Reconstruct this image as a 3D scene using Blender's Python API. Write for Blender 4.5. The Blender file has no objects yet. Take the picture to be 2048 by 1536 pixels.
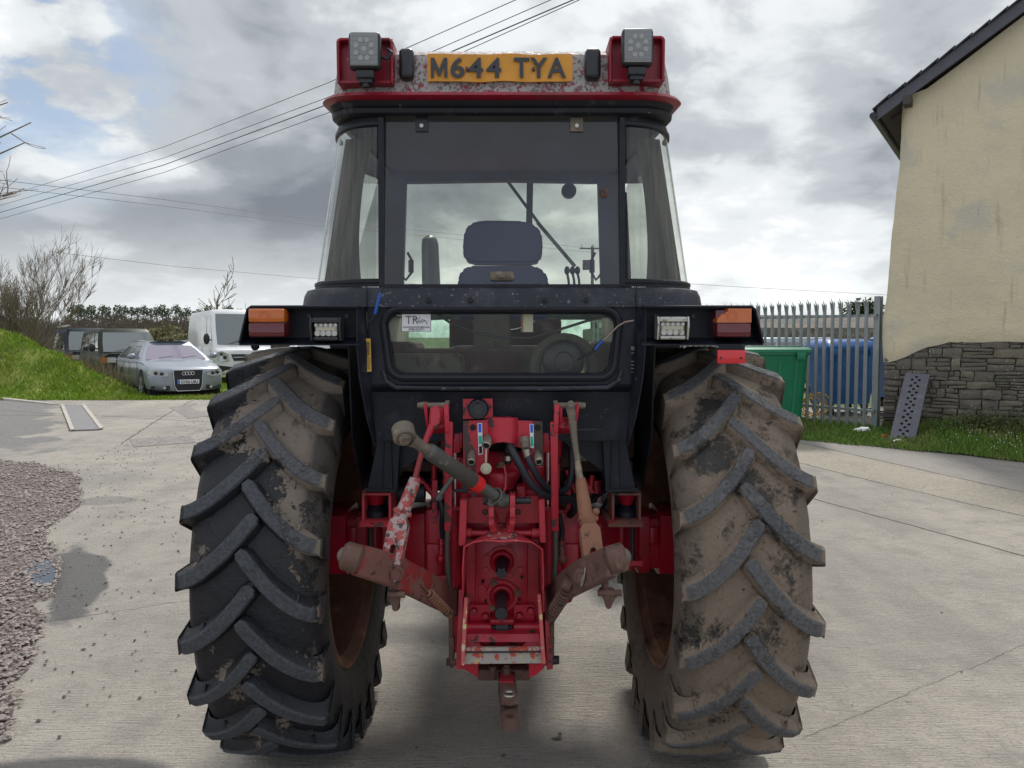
import bpy, bmesh, math, random
from mathutils import Vector, Matrix, noise
R = math.radians
random.seed(7)
scn = bpy.context.scene
col = scn.collection
# ---------------------------------------------------------------- camera
FPX = 1518.0; PITCH = R(3.2); CAMZ = 1.7
cd = bpy.data.cameras.new('camera'); cam = bpy.data.objects.new('camera', cd); col.objects.link(cam)
cd.sensor_width = 36; cd.lens = 36*FPX/2048; cd.clip_start = .05; cd.clip_end = 4000
cam.location = (0, 0, CAMZ); cam.rotation_euler = (R(90)-PITCH, 0, 0)
scn.camera = cam
# ---------------------------------------------------------------- exposure, world, sun
scn.view_settings.view_transform = 'Standard'; scn.view_settings.look = 'None'
scn.view_settings.exposure = 0.12; scn.view_settings.gamma = 1
SUN_EL, SUN_AZ = R(49), R(7)      # azimuth measured from +Y towards +X
w = bpy.data.worlds.new('World'); scn.world = w; w.use_nodes = True
nt = w.node_tree; nt.nodes.clear()
def N(t, kind, **k):
    n = t.nodes.new(kind)
    for a, b in k.items():
        if a == 'inp':
            for i, v in b.items(): n.inputs[i].default_value = v
        else: setattr(n, a, b)
    return n
def math_(t, op, a, b=None, c=None, clamp=False):
    n = t.nodes.new('ShaderNodeMath'); n.operation = op; n.use_clamp = clamp
    for i, v in enumerate((a, b, c)):
        if v is None: continue
        if isinstance(v, (int, float)): n.inputs[i].default_value = v
        else: t.links.new(v, n.inputs[i])
    return n.outputs[0]
def mixc(t, f, a, b, blend='MIX'):
    n = t.nodes.new('ShaderNodeMix'); n.data_type = 'RGBA'; n.blend_type = blend
    for i, v in ((0, f), (6, a), (7, b)):
        if isinstance(v, (int, float)): n.inputs[i].default_value = v
        elif isinstance(v, tuple): n.inputs[i].default_value = (v[0], v[1], v[2], 1)
        else: t.links.new(v, n.inputs[i])
    return n.outputs[2]
def ramp(t, f, stops, interp='LINEAR'):
    n = t.nodes.new('ShaderNodeValToRGB'); n.color_ramp.interpolation = interp
    e = n.color_ramp.elements
    while len(e) < len(stops): e.new(.5)
    for i, (p, c) in enumerate(stops):
        e[i].position = p; e[i].color = (c[0], c[1], c[2], 1) if isinstance(c, tuple) else (c, c, c, 1)
    t.links.new(f, n.inputs[0]); return n.outputs[0]
def smooth(t, v, lo, hi):
    n = t.nodes.new('ShaderNodeMapRange'); n.interpolation_type = 'SMOOTHSTEP'
    n.inputs[1].default_value = lo; n.inputs[2].default_value = hi
    t.links.new(v, n.inputs[0]); return n.outputs[0]
def noise_(t, vec, scale, detail=4, rough=.55, dist=0.0):
    n = N(t, 'ShaderNodeTexNoise'); n.inputs['Scale'].default_value = scale; n.inputs['Detail'].default_value = detail
    n.inputs['Roughness'].default_value = rough; n.inputs['Distortion'].default_value = dist
    if vec is not None: t.links.new(vec, n.inputs['Vector'])
    return n.outputs[0]
def mapping(t, vec, loc=(0,0,0), rot=(0,0,0), sc=(1,1,1)):
    n = N(t, 'ShaderNodeMapping'); n.inputs[1].default_value = loc; n.inputs[2].default_value = rot; n.inputs[3].default_value = sc
    t.links.new(vec, n.inputs[0]); return n.outputs[0]
sky = N(nt, 'ShaderNodeTexSky', sky_type='NISHITA', sun_disc=False)
sky.sun_elevation = SUN_EL; sky.sun_rotation = SUN_AZ
tc = N(nt, 'ShaderNodeTexCoord'); gen = tc.outputs['Generated']
sep = N(nt, 'ShaderNodeSeparateXYZ'); nt.links.new(gen, sep.inputs[0])
zc = math_(nt, 'MAXIMUM', sep.outputs[2], 0.0)
den = math_(nt, 'ADD', zc, .30)
cx = math_(nt, 'DIVIDE', sep.outputs[0], den); cy = math_(nt, 'DIVIDE', sep.outputs[1], den)
cmb = N(nt, 'ShaderNodeCombineXYZ'); nt.links.new(cx, cmb.inputs[0]); nt.links.new(cy, cmb.inputs[1])
cv = cmb.outputs[0]
n1 = noise_(nt, mapping(nt, cv, loc=(3.1, 1.7, 0), sc=(.85, 1.1, 1)), 1.15, 3, .5, .3)
n2 = noise_(nt, mapping(nt, cv, loc=(1.3, 7.7, 0)), 2.6, 9, .54, .35)
n3 = noise_(nt, mapping(nt, cv, loc=(9.3, 2.2, 0)), 7.0, 6, .55, .2)
dens = math_(nt, 'ADD', math_(nt, 'MULTIPLY', n1, .53), math_(nt, 'ADD', math_(nt, 'MULTIPLY', n2, .32), math_(nt, 'MULTIPLY', n3, .15)))
def lobe(px, py, lo, k):
    v = Vector(((px-1024)/1518, 1, 0)); u_, w_ = (px-1024)/1518, (py-768)/1518
    v = Vector((u_, math.cos(PITCH)-w_*math.sin(PITCH), -math.sin(PITCH)-w_*math.cos(PITCH))).normalized()
    d_ = N(nt, 'ShaderNodeVectorMath', operation='DOT_PRODUCT'); d_.inputs[1].default_value = v; nt.links.new(gen, d_.inputs[0])
    return math_(nt, 'MULTIPLY', smooth(nt, math_(nt, 'ADD', d_.outputs['Value'], math_(nt, 'MULTIPLY', math_(nt, 'SUBTRACT', n2, .5), (1-lo)*1.6)), lo, 1.0), k)
for a_ in ((1330, 30, .955, -.075), (1480, 500, .970, -.065), (1500, 620, .975, -.05), (900, 480, .985, -.04), (300, 580, .985, -.04), (700, 500, .99, .03), (430, 330, .93, .075), (1560, 340, .95, .07), (140, 110, .975, -.07), (250, 440, .985, -.05), (820, 60, .985, -.05), (40, 330, .96, .04)):
    dens = math_(nt, 'ADD', dens, lobe(*a_))
cloud = ramp(nt, dens, [(.38, (1.02, 1.03, 1.05)), (.435, (.78, .815, .84)), (.495, (.50, .535, .57)), (.57, (.31, .338, .375)), (.66, (.21, .232, .265))], 'EASE')
# brighter towards the hidden sun, towards the horizon and overhead
sd = Vector((math.sin(SUN_AZ)*math.cos(SUN_EL), math.cos(SUN_AZ)*math.cos(SUN_EL), math.sin(SUN_EL)))
vd = N(nt, 'ShaderNodeVectorMath', operation='DOT_PRODUCT'); vd.inputs[1].default_value = sd; nt.links.new(gen, vd.inputs[0])
glow = smooth(nt, vd.outputs['Value'], .84, 1.0)
lowb = math_(nt, 'SUBTRACT', 1.0, smooth(nt, sep.outputs[2], .02, .17))
high = smooth(nt, sep.outputs[2], .42, .85)
back = smooth(nt, math_(nt, 'MULTIPLY', sep.outputs[1], -1.0), -.15, .6)
cloud = mixc(nt, math_(nt, 'MULTIPLY', glow, .55), cloud, (1.15, 1.15, 1.17))
cloud = mixc(nt, math_(nt, 'MULTIPLY', lowb, .62), cloud, (.98, 1.01, 1.01))
cloud = mixc(nt, math_(nt, 'MULTIPLY', high, .8), cloud, (1.05, 1.06, 1.10))
cloud = mixc(nt, math_(nt, 'MULTIPLY', back, .75), cloud, (.72, .77, .88))
cloud10 = mixc(nt, 1.0, cloud, (10, 10, 10), 'MULTIPLY')
gapn = noise_(nt, mapping(nt, cv, loc=(5.3, 3.4, 0)), .55, 5, .5, .4)
gap = math_(nt, 'MINIMUM', math_(nt, 'ADD', math_(nt, 'MULTIPLY', smooth(nt, gapn, .60, .70), .5), math_(nt, 'MULTIPLY', math_(nt, 'MULTIPLY', lobe(30, 120, .985, 1.0), smooth(nt, n3, .42, .56)), .8)), .75)
skyc = mixc(nt, gap, cloud10, sky.outputs[0])
bg = N(nt, 'ShaderNodeBackground'); bg.inputs[1].default_value = .10; nt.links.new(skyc, bg.inputs[0])
wo = N(nt, 'ShaderNodeOutputWorld'); nt.links.new(bg.outputs[0], wo.inputs[0])
sl = bpy.data.lights.new('sun', 'SUN'); sl.energy = 2.8; sl.angle = R(9); sl.color = (1, .96, .9)
so = bpy.data.objects.new('sun', sl); col.objects.link(so)
so.rotation_euler = (-sd).to_track_quat('-Z', 'Y').to_euler(); so.location = (0, 0, 30)

# ---------------------------------------------------------------- pixel helpers (reading positions off the survey)
cP, sP = math.cos(PITCH), math.sin(PITCH)
def P(x, y, Y):
    u, v = (x-1024)/FPX, (y-768)/FPX
    t = Y/(cP - v*sP)
    return Vector((u*t, Y, CAMZ + t*(-sP - v*cP)))
def G(x, y, z=0.0):
    u, v = (x-1024)/FPX, (y-768)/FPX
    t = (z-CAMZ)/(-sP - v*cP)
    return Vector((u*t, t*(cP - v*sP), z))
def sst(a, b, x):
    t = min(1, max(0, (x-a)/(b-a))); return t*t*(3-2*t)
def gz(x, y):
    return .27*sst(7.5, 18, y) + .10*sst(3.5, 7, x)*sst(8, 13, y)
def fbm(x, y, z=0, s=1.0, o=4):
    return noise.fractal(Vector((x*s, y*s, z*s)), 1.0, 2.0, o)

# ---------------------------------------------------------------- materials
def newmat(name):
    m = bpy.data.materials.new(name); m.use_nodes = True
    t = m.node_tree; b = t.nodes['Principled BSDF']
    t2 = N(t, 'ShaderNodeTexCoord')
    return m, t, b, t2.outputs['Object']
def setin(t, b, name, v):
    i = b.inputs[name]
    if isinstance(v, (int, float)): i.default_value = v
    elif isinstance(v, tuple): i.default_value = (v[0], v[1], v[2], 1)
    else: t.links.new(v, i)
def bump(t, b, h, dist=.01, strength=1.0):
    n = N(t, 'ShaderNodeBump'); n.inputs['Strength'].default_value = strength; n.inputs['Distance'].default_value = dist
    t.links.new(h, n.inputs['Height']); t.links.new(n.outputs[0], b.inputs['Normal'])
def paint(name, c, rough=.5, layers=(), var=.12, bmp=None, metal=0.0, vs=6, coat=0.0, spec=None):
    """layers: (colour, scale, lo, hi, roughness, (sx,sy,sz))"""
    m, t, b, oc = newmat(name)
    base = mixc(t, noise_(t, oc, vs, 5, .6), tuple(x*(1-var*2) for x in c), tuple(min(1, x*(1+var*2)) for x in c))
    rg = rough
    rr = None
    for k, L in enumerate(layers):
        cc, s, lo, hi, r2 = L[:5]; sc = L[5] if len(L) > 5 else (1, 1, 1)
        f = smooth(t, noise_(t, mapping(t, oc, loc=(k*3.7+1, k*1.9, k*2.3), sc=sc), s, 8, .62, .2), lo, hi)
        base = mixc(t, f, base, cc)
        if rr is None:
            v = N(t, 'ShaderNodeValue'); v.outputs[0].default_value = rough; rr = v.outputs[0]
        mx = N(t, 'ShaderNodeMix'); mx.data_type = 'FLOAT'; t.links.new(f, mx.inputs[0]); t.links.new(rr, mx.inputs[2]); mx.inputs[3].default_value = r2
        rr = mx.outputs[0]
    setin(t, b, 'Base Color', base); setin(t, b, 'Roughness', rr if rr is not None else rg)
    b.inputs['Metallic'].default_value = metal
    if coat: b.inputs['Coat Weight'].default_value = coat; b.inputs['Coat Roughness'].default_value = .12
    if spec is not None: b.inputs['Specular IOR Level'].default_value = spec
    if bmp: bump(t, b, noise_(t, oc, bmp[0], 5, .6), bmp[1], bmp[2] if len(bmp) > 2 else .8)
    return m
DUST = (.23, .19, .145); RUST = (.13, .055, .03); WHT = (.55, .53, .50)
M = {}
M['red'] = paint('tractor_red', (.40, .008, .026), .32, [((.035, .018, .018), 6, .60, .74, .4), ((.20, .008, .020), 5, .48, .72, .5), (RUST, 16, .66, .70, .8), (DUST, 9, .66, .95, .9)], bmp=(40, .0015))
M['redpale'] = paint('faded_red', (.48, .040, .055), .5, [((.09, .05, .045), 14, .60, .63, .8), ((.62, .35, .32), 30, .66, .72, .6)], bmp=(40, .0015))
M['redlight'] = paint('bracket_red', (.45, .020, .040), .38, [((.07, .045, .04), 17, .58, .60, .75), (DUST, 9, .68, .95, .9)], bmp=(50, .001))
M['roofred'] = paint('roof_red', (.27, .007, .022), .4, [((.45, .42, .40), 70, .66, .72, .8), ((.16, .02, .025), 7, .5, .7, .6)], bmp=(60, .001))
M['roofworn'] = paint('roof_worn', (.27, .035, .05), .6, [((.40, .385, .37), 42, .40, .47, .85), ((.17, .15, .14), 75, .52, .58, .9), ((.24, .02, .04), 9, .60, .68, .7)], bmp=(60, .0015))
M['chip'] = paint('chipped_paint', (.42, .075, .07), .6, [((.40, .32, .30), 40, .49, .54, .7), ((.07, .05, .045), 38, .55, .58, .8), ((.5, .33, .08), 55, .66, .69, .6)], bmp=(45, .003))
M['chipedge'] = paint('chipped_edge', (.50, .09, .09), .6, [((.62, .50, .22), 35, .56, .60, .6), ((.5, .48, .43), 18, .60, .68, .7)], bmp=(45, .002))
M['chipwhite'] = paint('scraped_metal', (.36, .34, .30), .65, [((.42, .07, .045), 26, .52, .56, .6), ((.55, .42, .15), 44, .60, .64, .6), ((.06, .05, .05), 20, .62, .68, .7)], bmp=(60, .002))
M['rust'] = paint('rusty_iron', (.125, .065, .048), .72, [((.28, .20, .15), 12, .55, .75, .85), ((.05, .035, .03), 22, .55, .65, .8)], bmp=(45, .002), var=.2)
M['rustred'] = paint('rusty_red_link', (.17, .07, .055), .68, [((.26, .028, .03), 7, .53, .56, .5), ((.035, .025, .025), 30, .60, .63, .8), ((.30, .21, .16), 14, .62, .78, .85)], bmp=(35, .003), var=.2)
M['orangerust'] = paint('orange_rust', (.25, .115, .065), .75, [((.08, .05, .04), 25, .58, .63, .8), ((.33, .18, .12), 10, .55, .75, .8)], bmp=(40, .003))
M['brownmetal'] = paint('dusty_metal', (.14, .115, .085), .6, [((.30, .25, .18), 16, .5, .7, .85)], bmp=(50, .002))
M['greymetal'] = paint('grey_metal', (.095, .095, .085), .5, [((.26, .24, .19), 30, .58, .72, .8)], bmp=(60, .0015), metal=.2)
M['darkmetal'] = paint('dark_metal', (.035, .036, .04), .45, [((.12, .10, .09), 30, .6, .75, .8)], metal=.4)
M['chrome'] = paint('chrome', (.7, .7, .72), .12, metal=1.0)
M['steel'] = paint('zinc', (.45, .44, .40), .35, [((.2, .16, .1), 40, .55, .7, .7)], metal=.8)
M['cabblack'] = paint('cab_black', (.009, .011, .018), .45, [((.035, .037, .05), 10, .5, .78, .7), ((.10, .095, .10), 55, .64, .72, .8), ((.06, .035, .032), 9, .62, .80, .8)], bmp=(70, .0008), spec=.3)
M['cabbelt'] = paint('cab_belt_black', (.020, .022, .032), .45, [((.060, .060, .075), 8, .45, .75, .7), ((.16, .15, .16), 60, .60, .68, .8), ((.09, .06, .06), 30, .62, .7, .8)], bmp=(70, .0008), spec=.3)
M['header'] = paint('cab_header_black', (.011, .012, .017), .5, [((.07, .07, .08), 12, .56, .74, .8), ((.2, .2, .2), 40, .66, .72, .8)], spec=.3)
M['fender'] = paint('fender_black', (.008, .010, .017), .5, [((.025, .025, .035), 9, .5, .8, .7)], spec=.3)
M['rubber'] = paint('rubber_seal', (.009, .010, .016), .45, spec=.35)
M['hose'] = paint('hose_rubber', (.012, .014, .020), .5, [((.07, .07, .07), 20, .6, .8, .7)])
M['blackplastic'] = paint('black_plastic', (.014, .016, .02), .35, [((.08, .08, .08), 30, .62, .8, .7)])
M['trim'] = paint('cab_trim', (.15, .135, .12), .8, [((.12, .10, .085), 5, .5, .8, .9)])
M['headliner'] = paint('cab_headliner', (.055, .052, .06), .85)
M['seat'] = paint('seat_vinyl', (.012, .028, .10), .42, bmp=(80, .001))
M['interior'] = paint('cab_interior', (.10, .095, .075), .85, [((.22, .20, .15), 7, .5, .8, .9), ((.05, .03, .03), 11, .58, .7, .9)])
M['footmat'] = paint('cab_floor_dirt', (.06, .035, .032), .9, [((.2, .15, .11), 9, .52, .72, .95)])
M['bluetape'] = paint('blue_tape', (.01, .08, .35), .5)
M['redtape'] = paint('red_tape', (.75, .02, .02), .5)
M['wire'] = paint('cable', (.30, .22, .18), .5)
M['cream'] = paint('cream_plastic', (.48, .45, .34), .5)
M['plate'] = paint('plate_yellow', (.62, .27, .02), .45, [((.40, .17, .03), 12, .55, .75, .6), ((.70, .40, .10), 30, .6, .75, .5)], bmp=(9, .006, .6))
M['platechar'] = paint('plate_black', (.035, .04, .045), .5)
M['yellowlabel'] = paint('label_yellow', (.55, .32, .04), .5)
M['white'] = paint('label_white', (.72, .72, .72), .5)
M['blue'] = paint('label_blue', (.01, .10, .62), .5)
M['green'] = paint('label_green', (.0, .48, .30), .5)
def lens(name, c, rough=.12, tr=.35):
    m, t, b, oc = newmat(name)
    setin(t, b, 'Base Color', c); b.inputs['Roughness'].default_value = rough; b.inputs['Transmission Weight'].default_value = tr
    b.inputs['Subsurface Weight'].default_value = .0; b.inputs['Coat Weight'].default_value = .5
    return m
M['amber'] = lens('amber_lens', (.75, .17, .01)); M['redlens'] = lens('red_lens', (.16, .006, .016)); M['reflector'] = lens('red_reflector', (.62, .01, .02), .3, .0)
M['clearlens'] = lens('clear_lens', (.42, .42, .38), .15, .3)
def ledlens():
    m, t, b, oc = newmat('led_lens')
    wv = N(t, 'ShaderNodeTexWave'); wv.inputs['Scale'].default_value = 75; wv.bands_direction = 'Z'; t.links.new(oc, wv.inputs['Vector'])
    setin(t, b, 'Base Color', mixc(t, wv.outputs[0], (.10, .105, .11), (.30, .31, .31))); b.inputs['Roughness'].default_value = .2; return m
M['ledlens'] = ledlens()
def glass(name, tint, dirt_haze, dcol, gloss=.9, streak=False, dscale=6, refl=.045):
    m = bpy.data.materials.new(name); m.use_nodes = True; t = m.node_tree; t.nodes.clear()
    oc = N(t, 'ShaderNodeTexCoord').outputs['Object']
    tr = N(t, 'ShaderNodeBsdfTransparent'); tr.inputs[0].default_value = (*tint, 1)
    df = N(t, 'ShaderNodeBsdfDiffuse'); df.inputs[0].default_value = (*dcol, 1)
    gl = N(t, 'ShaderNodeBsdfGlossy'); gl.inputs[1].default_value = .04; gl.inputs[0].default_value = (gloss, gloss, gloss, 1)
    n = noise_(t, mapping(t, oc, sc=(9, 9, .6) if streak else (1, 1, 1)), dscale, 8, .65)
    f = math_(t, 'MULTIPLY', smooth(t, n, .3, .85), dirt_haze*2, clamp=True)
    sp = smooth(t, noise_(t, oc, 55, 2, .5), .76, .80)
    f = math_(t, 'MAXIMUM', f, math_(t, 'MULTIPLY', sp, min(.5, dirt_haze*2.2)))
    m1 = N(t, 'ShaderNodeMixShader'); t.links.new(f, m1.inputs[0]); t.links.new(tr.outputs[0], m1.inputs[1]); t.links.new(df.outputs[0], m1.inputs[2])
    fr = N(t, 'ShaderNodeFresnel'); fr.inputs[0].default_value = 1.5
    # thin sheet: same reflectance from either side
    geo = N(t, 'ShaderNodeNewGeometry')
    dt = N(t, 'ShaderNodeVectorMath', operation='DOT_PRODUCT'); t.links.new(geo.outputs['Incoming'], dt.inputs[0]); t.links.new(geo.outputs['Normal'], dt.inputs[1])
    ab = math_(t, 'ABSOLUTE', dt.outputs['Value']); om = math_(t, 'SUBTRACT', 1.0, ab, clamp=True)
    sch = math_(t, 'MULTIPLY_ADD', math_(t, 'POWER', om, 5.0), .92, refl, clamp=True)
    m2 = N(t, 'ShaderNodeMixShader'); t.links.new(sch, m2.inputs[0]); t.links.new(m1.outputs[0], m2.inputs[1]); t.links.new(gl.outputs[0], m2.inputs[2])
    o = N(t, 'ShaderNodeOutputMaterial'); t.links.new(m2.outputs[0], o.inputs[0]); return m
M['glass'] = glass('cab_glass', (.90, .94, .84), .05, (.42, .40, .34), dscale=9)
M['glassrear'] = glass('rear_glass', (.90, .92, .88), .14, (.13, .16, .25), dscale=1.6)  # bluish film paints in sky reflection and haze, on top of real smudges
M['glasscorner'] = glass('corner_glass', (.78, .81, .77), .15, (.24, .24, .22), streak=True)
M['glasslow'] = glass('lower_glass', (.93, .96, .90), .03, (.30, .28, .22), dscale=7, refl=.022)
def carglass(name, c=(.03, .035, .04), r=.06):
    m, t, b, oc = newmat(name); setin(t, b, 'Base Color', c); b.inputs['Roughness'].default_value = r; b.inputs['Specular IOR Level'].default_value = .9
    b.inputs['Coat Weight'].default_value = .6; return m
M['carglass'] = carglass('car_window_glass'); M['tintglass'] = carglass('purple_tinted_screen', (.13, .11, .17), .08); M['lightglass'] = carglass('light_car_glass', (.10, .125, .13), .08)
M['tyrecar'] = paint('car_tyre', (.02, .02, .02), .8)
M['alloy'] = paint('alloy', (.35, .35, .36), .3, metal=.7)
M['bark'] = paint('bark', (.23, .20, .14), .9, [((.10, .11, .05), 3, .5, .7, .9)], vs=3)
M['twig'] = paint('twig', (.20, .165, .115), .9)
M['galv'] = paint('galvanised_steel', (.27, .30, .305), .5, [((.31, .34, .34), 8, .45, .7, .55), ((.18, .15, .11), 30, .68, .76, .8)], metal=.25, bmp=(40, .001))
M['greenbin'] = paint('green_bin_plastic', (.0, .15, .065), .42, [((.01, .20, .10), 5, .5, .8, .5)])
M['bluebin'] = paint('blue_bin_plastic', (.01, .09, .33), .4, [((.04, .17, .46), 4, .45, .75, .5)])
M['blackwheel'] = paint('castor_black', (.02, .02, .02), .6)
M['slate'] = paint('slate', (.055, .058, .068), .7, [((.11, .10, .09), 9, .55, .75, .85)], bmp=(12, .01))
M['board'] = paint('weathered_board', (.085, .088, .105), .8, [((.16, .16, .17), 20, .5, .75, .85, (1, 1, 8))], bmp=(30, .003))
M['timber'] = paint('old_timber', (.07, .06, .055), .85)
# ---------------------------------------------------------------- mesh builder
ORG = {}
class MB:
    def __init__(s): s.bm = bmesh.new()
    def _merge(s, b2, mat=None):
        if mat is not None: bmesh.ops.transform(b2, matrix=mat, verts=b2.verts)
        me = bpy.data.meshes.new('tmp'); b2.to_mesh(me); b2.free(); s.bm.from_mesh(me); bpy.data.meshes.remove(me)
    def box(s, c, d, rot=None, bev=0.0, seg=2):
        b = bmesh.new(); bmesh.ops.create_cube(b, size=1); bmesh.ops.scale(b, vec=Vector(d), verts=b.verts)
        if bev: bmesh.ops.bevel(b, geom=list(b.edges), offset=min(bev, min(d)*.45), segments=seg, affect='EDGES', profile=.5)
        m = Matrix.Translation(Vector(c))
        if rot is not None: m = m @ (rot.to_4x4() if hasattr(rot, 'to_4x4') else Matrix.Rotation(rot, 4, 'Z'))
        s._merge(b, m); return s
    def bar(s, a, b_, w, h, bev=0.0, side=None):
        """box from a to b; w across (side), h the other way"""
        a, b_ = Vector(a), Vector(b_); d = (b_-a); L = d.length; z = d.normalized()
        x = Vector(side) if side is not None else (Vector((1, 0, 0)) if abs(z.x) < .9 else Vector((0, 1, 0)))
        x = (x - z*x.dot(z)).normalized(); y = z.cross(x)
        rot = Matrix((x, y, z)).transposed()
        s.box((a+b_)/2, (w, h, L), rot, bev); return s
    def tube(s, pts, r, n=12, caps=True):
        pts = [Vector(p) for p in pts]; m = len(pts)
        rs = r if isinstance(r, (list, tuple)) else [r]*m
        d0 = (pts[1]-pts[0]).normalized(); up = Vector((0, 0, 1)) if abs(d0.z) < .9 else Vector((1, 0, 0))
        u = (up - d0*up.dot(d0)).normalized(); rings = []
        for i in range(m):
            if i == 0: d = pts[1]-pts[0]
            elif i == m-1: d = pts[-1]-pts[-2]
            else: d = (pts[i+1]-pts[i]).normalized()+(pts[i]-pts[i-1]).normalized()
            if d.length < 1e-9: d = d0.copy()
            d.normalize(); u = u - d*u.dot(d)
            u = u.normalized() if u.length > 1e-6 else d.orthogonal().normalized()
            v = d.cross(u)
            rings.append([s.bm.verts.new(pts[i]+(u*math.cos(2*math.pi*k/n)+v*math.sin(2*math.pi*k/n))*rs[i]) for k in range(n)])
        for i in range(m-1):
            for k in range(n): s.bm.faces.new((rings[i][k], rings[i][(k+1) % n], rings[i+1][(k+1) % n], rings[i+1][k]))
        if caps: s.bm.faces.new(rings[0][::-1]); s.bm.faces.new(rings[-1])
        return s
    def cyl(s, a, b_, r, r2=None, n=20): return s.tube([a, b_], [r, r if r2 is None else r2], n)
    def prism(s, pts, vec):
        vec = Vector(vec); A = [s.bm.verts.new(Vector(p)) for p in pts]; B = [s.bm.verts.new(Vector(p)+vec) for p in pts]
        n = len(A); s.bm.faces.new(A); s.bm.faces.new(B[::-1])
        for i in range(n): s.bm.faces.new((A[i], B[i], B[(i+1) % n], A[(i+1) % n]))
        return s
    def plate(s, px, Y, th): return s.prism([P(x, y, Y) for x, y in px], (0, th, 0))
    def loft(s, rings, closed=True, caps=False):
        V = [[s.bm.verts.new(Vector(p)) for p in r] for r in rings]; n = len(V[0])
        for i in range(len(V)-1):
            for k in range(n if closed else n-1):
                s.bm.faces.new((V[i][k], V[i][(k+1) % n], V[i+1][(k+1) % n], V[i+1][k]))
        if caps: s.bm.faces.new(V[0][::-1]); s.bm.faces.new(V[-1])
        return s
    def sphere(s, c, r, sc=(1, 1, 1), n=16):
        b = bmesh.new(); bmesh.ops.create_uvsphere(b, u_segments=n, v_segments=n//2+2, radius=r)
        s._merge(b, Matrix.Translation(Vector(c)) @ Matrix.Diagonal((*sc, 1))); return s
    def torus(s, c, axis, Rr, r, n=28, m=8):
        c = Vector(c); axis = Vector(axis).normalized(); u = axis.orthogonal().normalized(); v = axis.cross(u); rings = []
        for i in range(n):
            a = 2*math.pi*i/n; d = u*math.cos(a)+v*math.sin(a)
            rings.append([s.bm.verts.new(c+d*(Rr+r*math.cos(2*math.pi*k/m))+axis*r*math.sin(2*math.pi*k/m)) for k in range(m)])
        for i in range(n):
            for k in range(m): s.bm.faces.new((rings[i][k], rings[(i+1) % n][k], rings[(i+1) % n][(k+1) % m], rings[i][(k+1) % m]))
        return s
    def face(s, pts): s.bm.faces.new([s.bm.verts.new(Vector(p)) for p in pts]); return s
    def jitter(s, a, sc=8):
        for v in s.bm.verts: v.co += noise.noise_vector(v.co*sc)*a
        return s
    def build(s, name, mat, parent=None, world=True, ang=38, label=None, subsurf=0):
        bm = s.bm
        if bm.faces: bmesh.ops.recalc_face_normals(bm, faces=list(bm.faces))
        bm.normal_update()
        for e in bm.edges:
            if len(e.link_faces) == 2:
                e.smooth = e.calc_face_angle(0) < R(ang)
        for f in bm.faces: f.smooth = True
        if parent is not None:
            o0 = ORG.get(parent.name, Vector())
            if world and o0.length: bmesh.ops.translate(bm, vec=-o0, verts=bm.verts)
            org = o0
        elif world:
            xs = [v.co for v in bm.verts]
            org = Vector(((min(c.x for c in xs)+max(c.x for c in xs))/2, (min(c.y for c in xs)+max(c.y for c in xs))/2, min(c.z for c in xs)))
            bmesh.ops.translate(bm, vec=-org, verts=bm.verts)
        else: org = Vector()
        me = bpy.data.meshes.new(name); bm.to_mesh(me); bm.free()
        o = bpy.data.objects.new(name, me); col.objects.link(o)
        for mm in (mat if isinstance(mat, (list, tuple)) else [mat]): me.materials.append(M[mm] if isinstance(mm, str) else mm)
        if parent is not None: o.parent = parent
        elif world: o.location = org
        ORG[o.name] = org if world else Vector()
        if label: o['label'] = label
        if subsurf:
            md = o.modifiers.new('sub', 'SUBSURF'); md.levels = md.render_levels = subsurf
        return o
def tag(o, label=None, cat=None, group=None, kind=None):
    for k, v in (('label', label), ('category', cat), ('group', group), ('kind', kind)):
        if v: o[k] = v
    return o
def empty(name, loc, rz=0, label=None, cat=None, group=None, world=True):
    o = bpy.data.objects.new(name, None); col.objects.link(o); o.location = loc; o.rotation_euler = (0, 0, rz); o.empty_display_size = .2
    ORG[o.name] = Vector(loc) if world else Vector()
    return tag(o, label, cat, group)
def copy_tree(o, parent=None):
    c = o.copy(); col.objects.link(c); c.parent = parent
    for ch in [x for x in list(o.children)]: copy_tree(ch, c)
    return c
def text_mesh(body, size, bold=0.0, ext=.0008, sp=1.0):
    cu = bpy.data.curves.new('t', 'FONT'); cu.body = body; cu.size = size; cu.extrude = ext; cu.offset = bold; cu.align_x = 'CENTER'; cu.align_y = 'CENTER'; cu.space_character = sp
    o = bpy.data.objects.new('t', cu); col.objects.link(o)
    dg = bpy.context.evaluated_depsgraph_get(); me = bpy.data.meshes.new_from_object(o.evaluated_get(dg))
    bpy.data.objects.remove(o); return me
def text(name, body, c, width, height, mat, parent, rot, bold=0.0, ext=.0008, sp=1.0):
    """lettering scaled to width x height, centred on world point c, rot: 3x3 matrix local(x right,y up,z out)"""
    me = text_mesh(body, .1, bold, ext, sp)
    xs = [v.co.x for v in me.vertices]; ys = [v.co.y for v in me.vertices]
    sx, sy = width/(max(xs)-min(xs)), height/(max(ys)-min(ys)); ox, oy = (max(xs)+min(xs))/2, (max(ys)+min(ys))/2
    o0 = ORG.get(parent.name, Vector())
    for v in me.vertices: v.co = rot @ Vector(((v.co.x-ox)*sx, (v.co.y-oy)*sy, v.co.z)) + Vector(c) - o0
    me.materials.clear(); me.materials.append(M[mat]); me.name = name
    o = bpy.data.objects.new(name, me); col.objects.link(o); o.parent = parent; ORG[o.name] = o0
    return o
ROT_BACK = Matrix(((1, 0, 0), (0, 0, -1), (0, 1, 0)))   # x right, y up, facing the camera (-Y)
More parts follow.
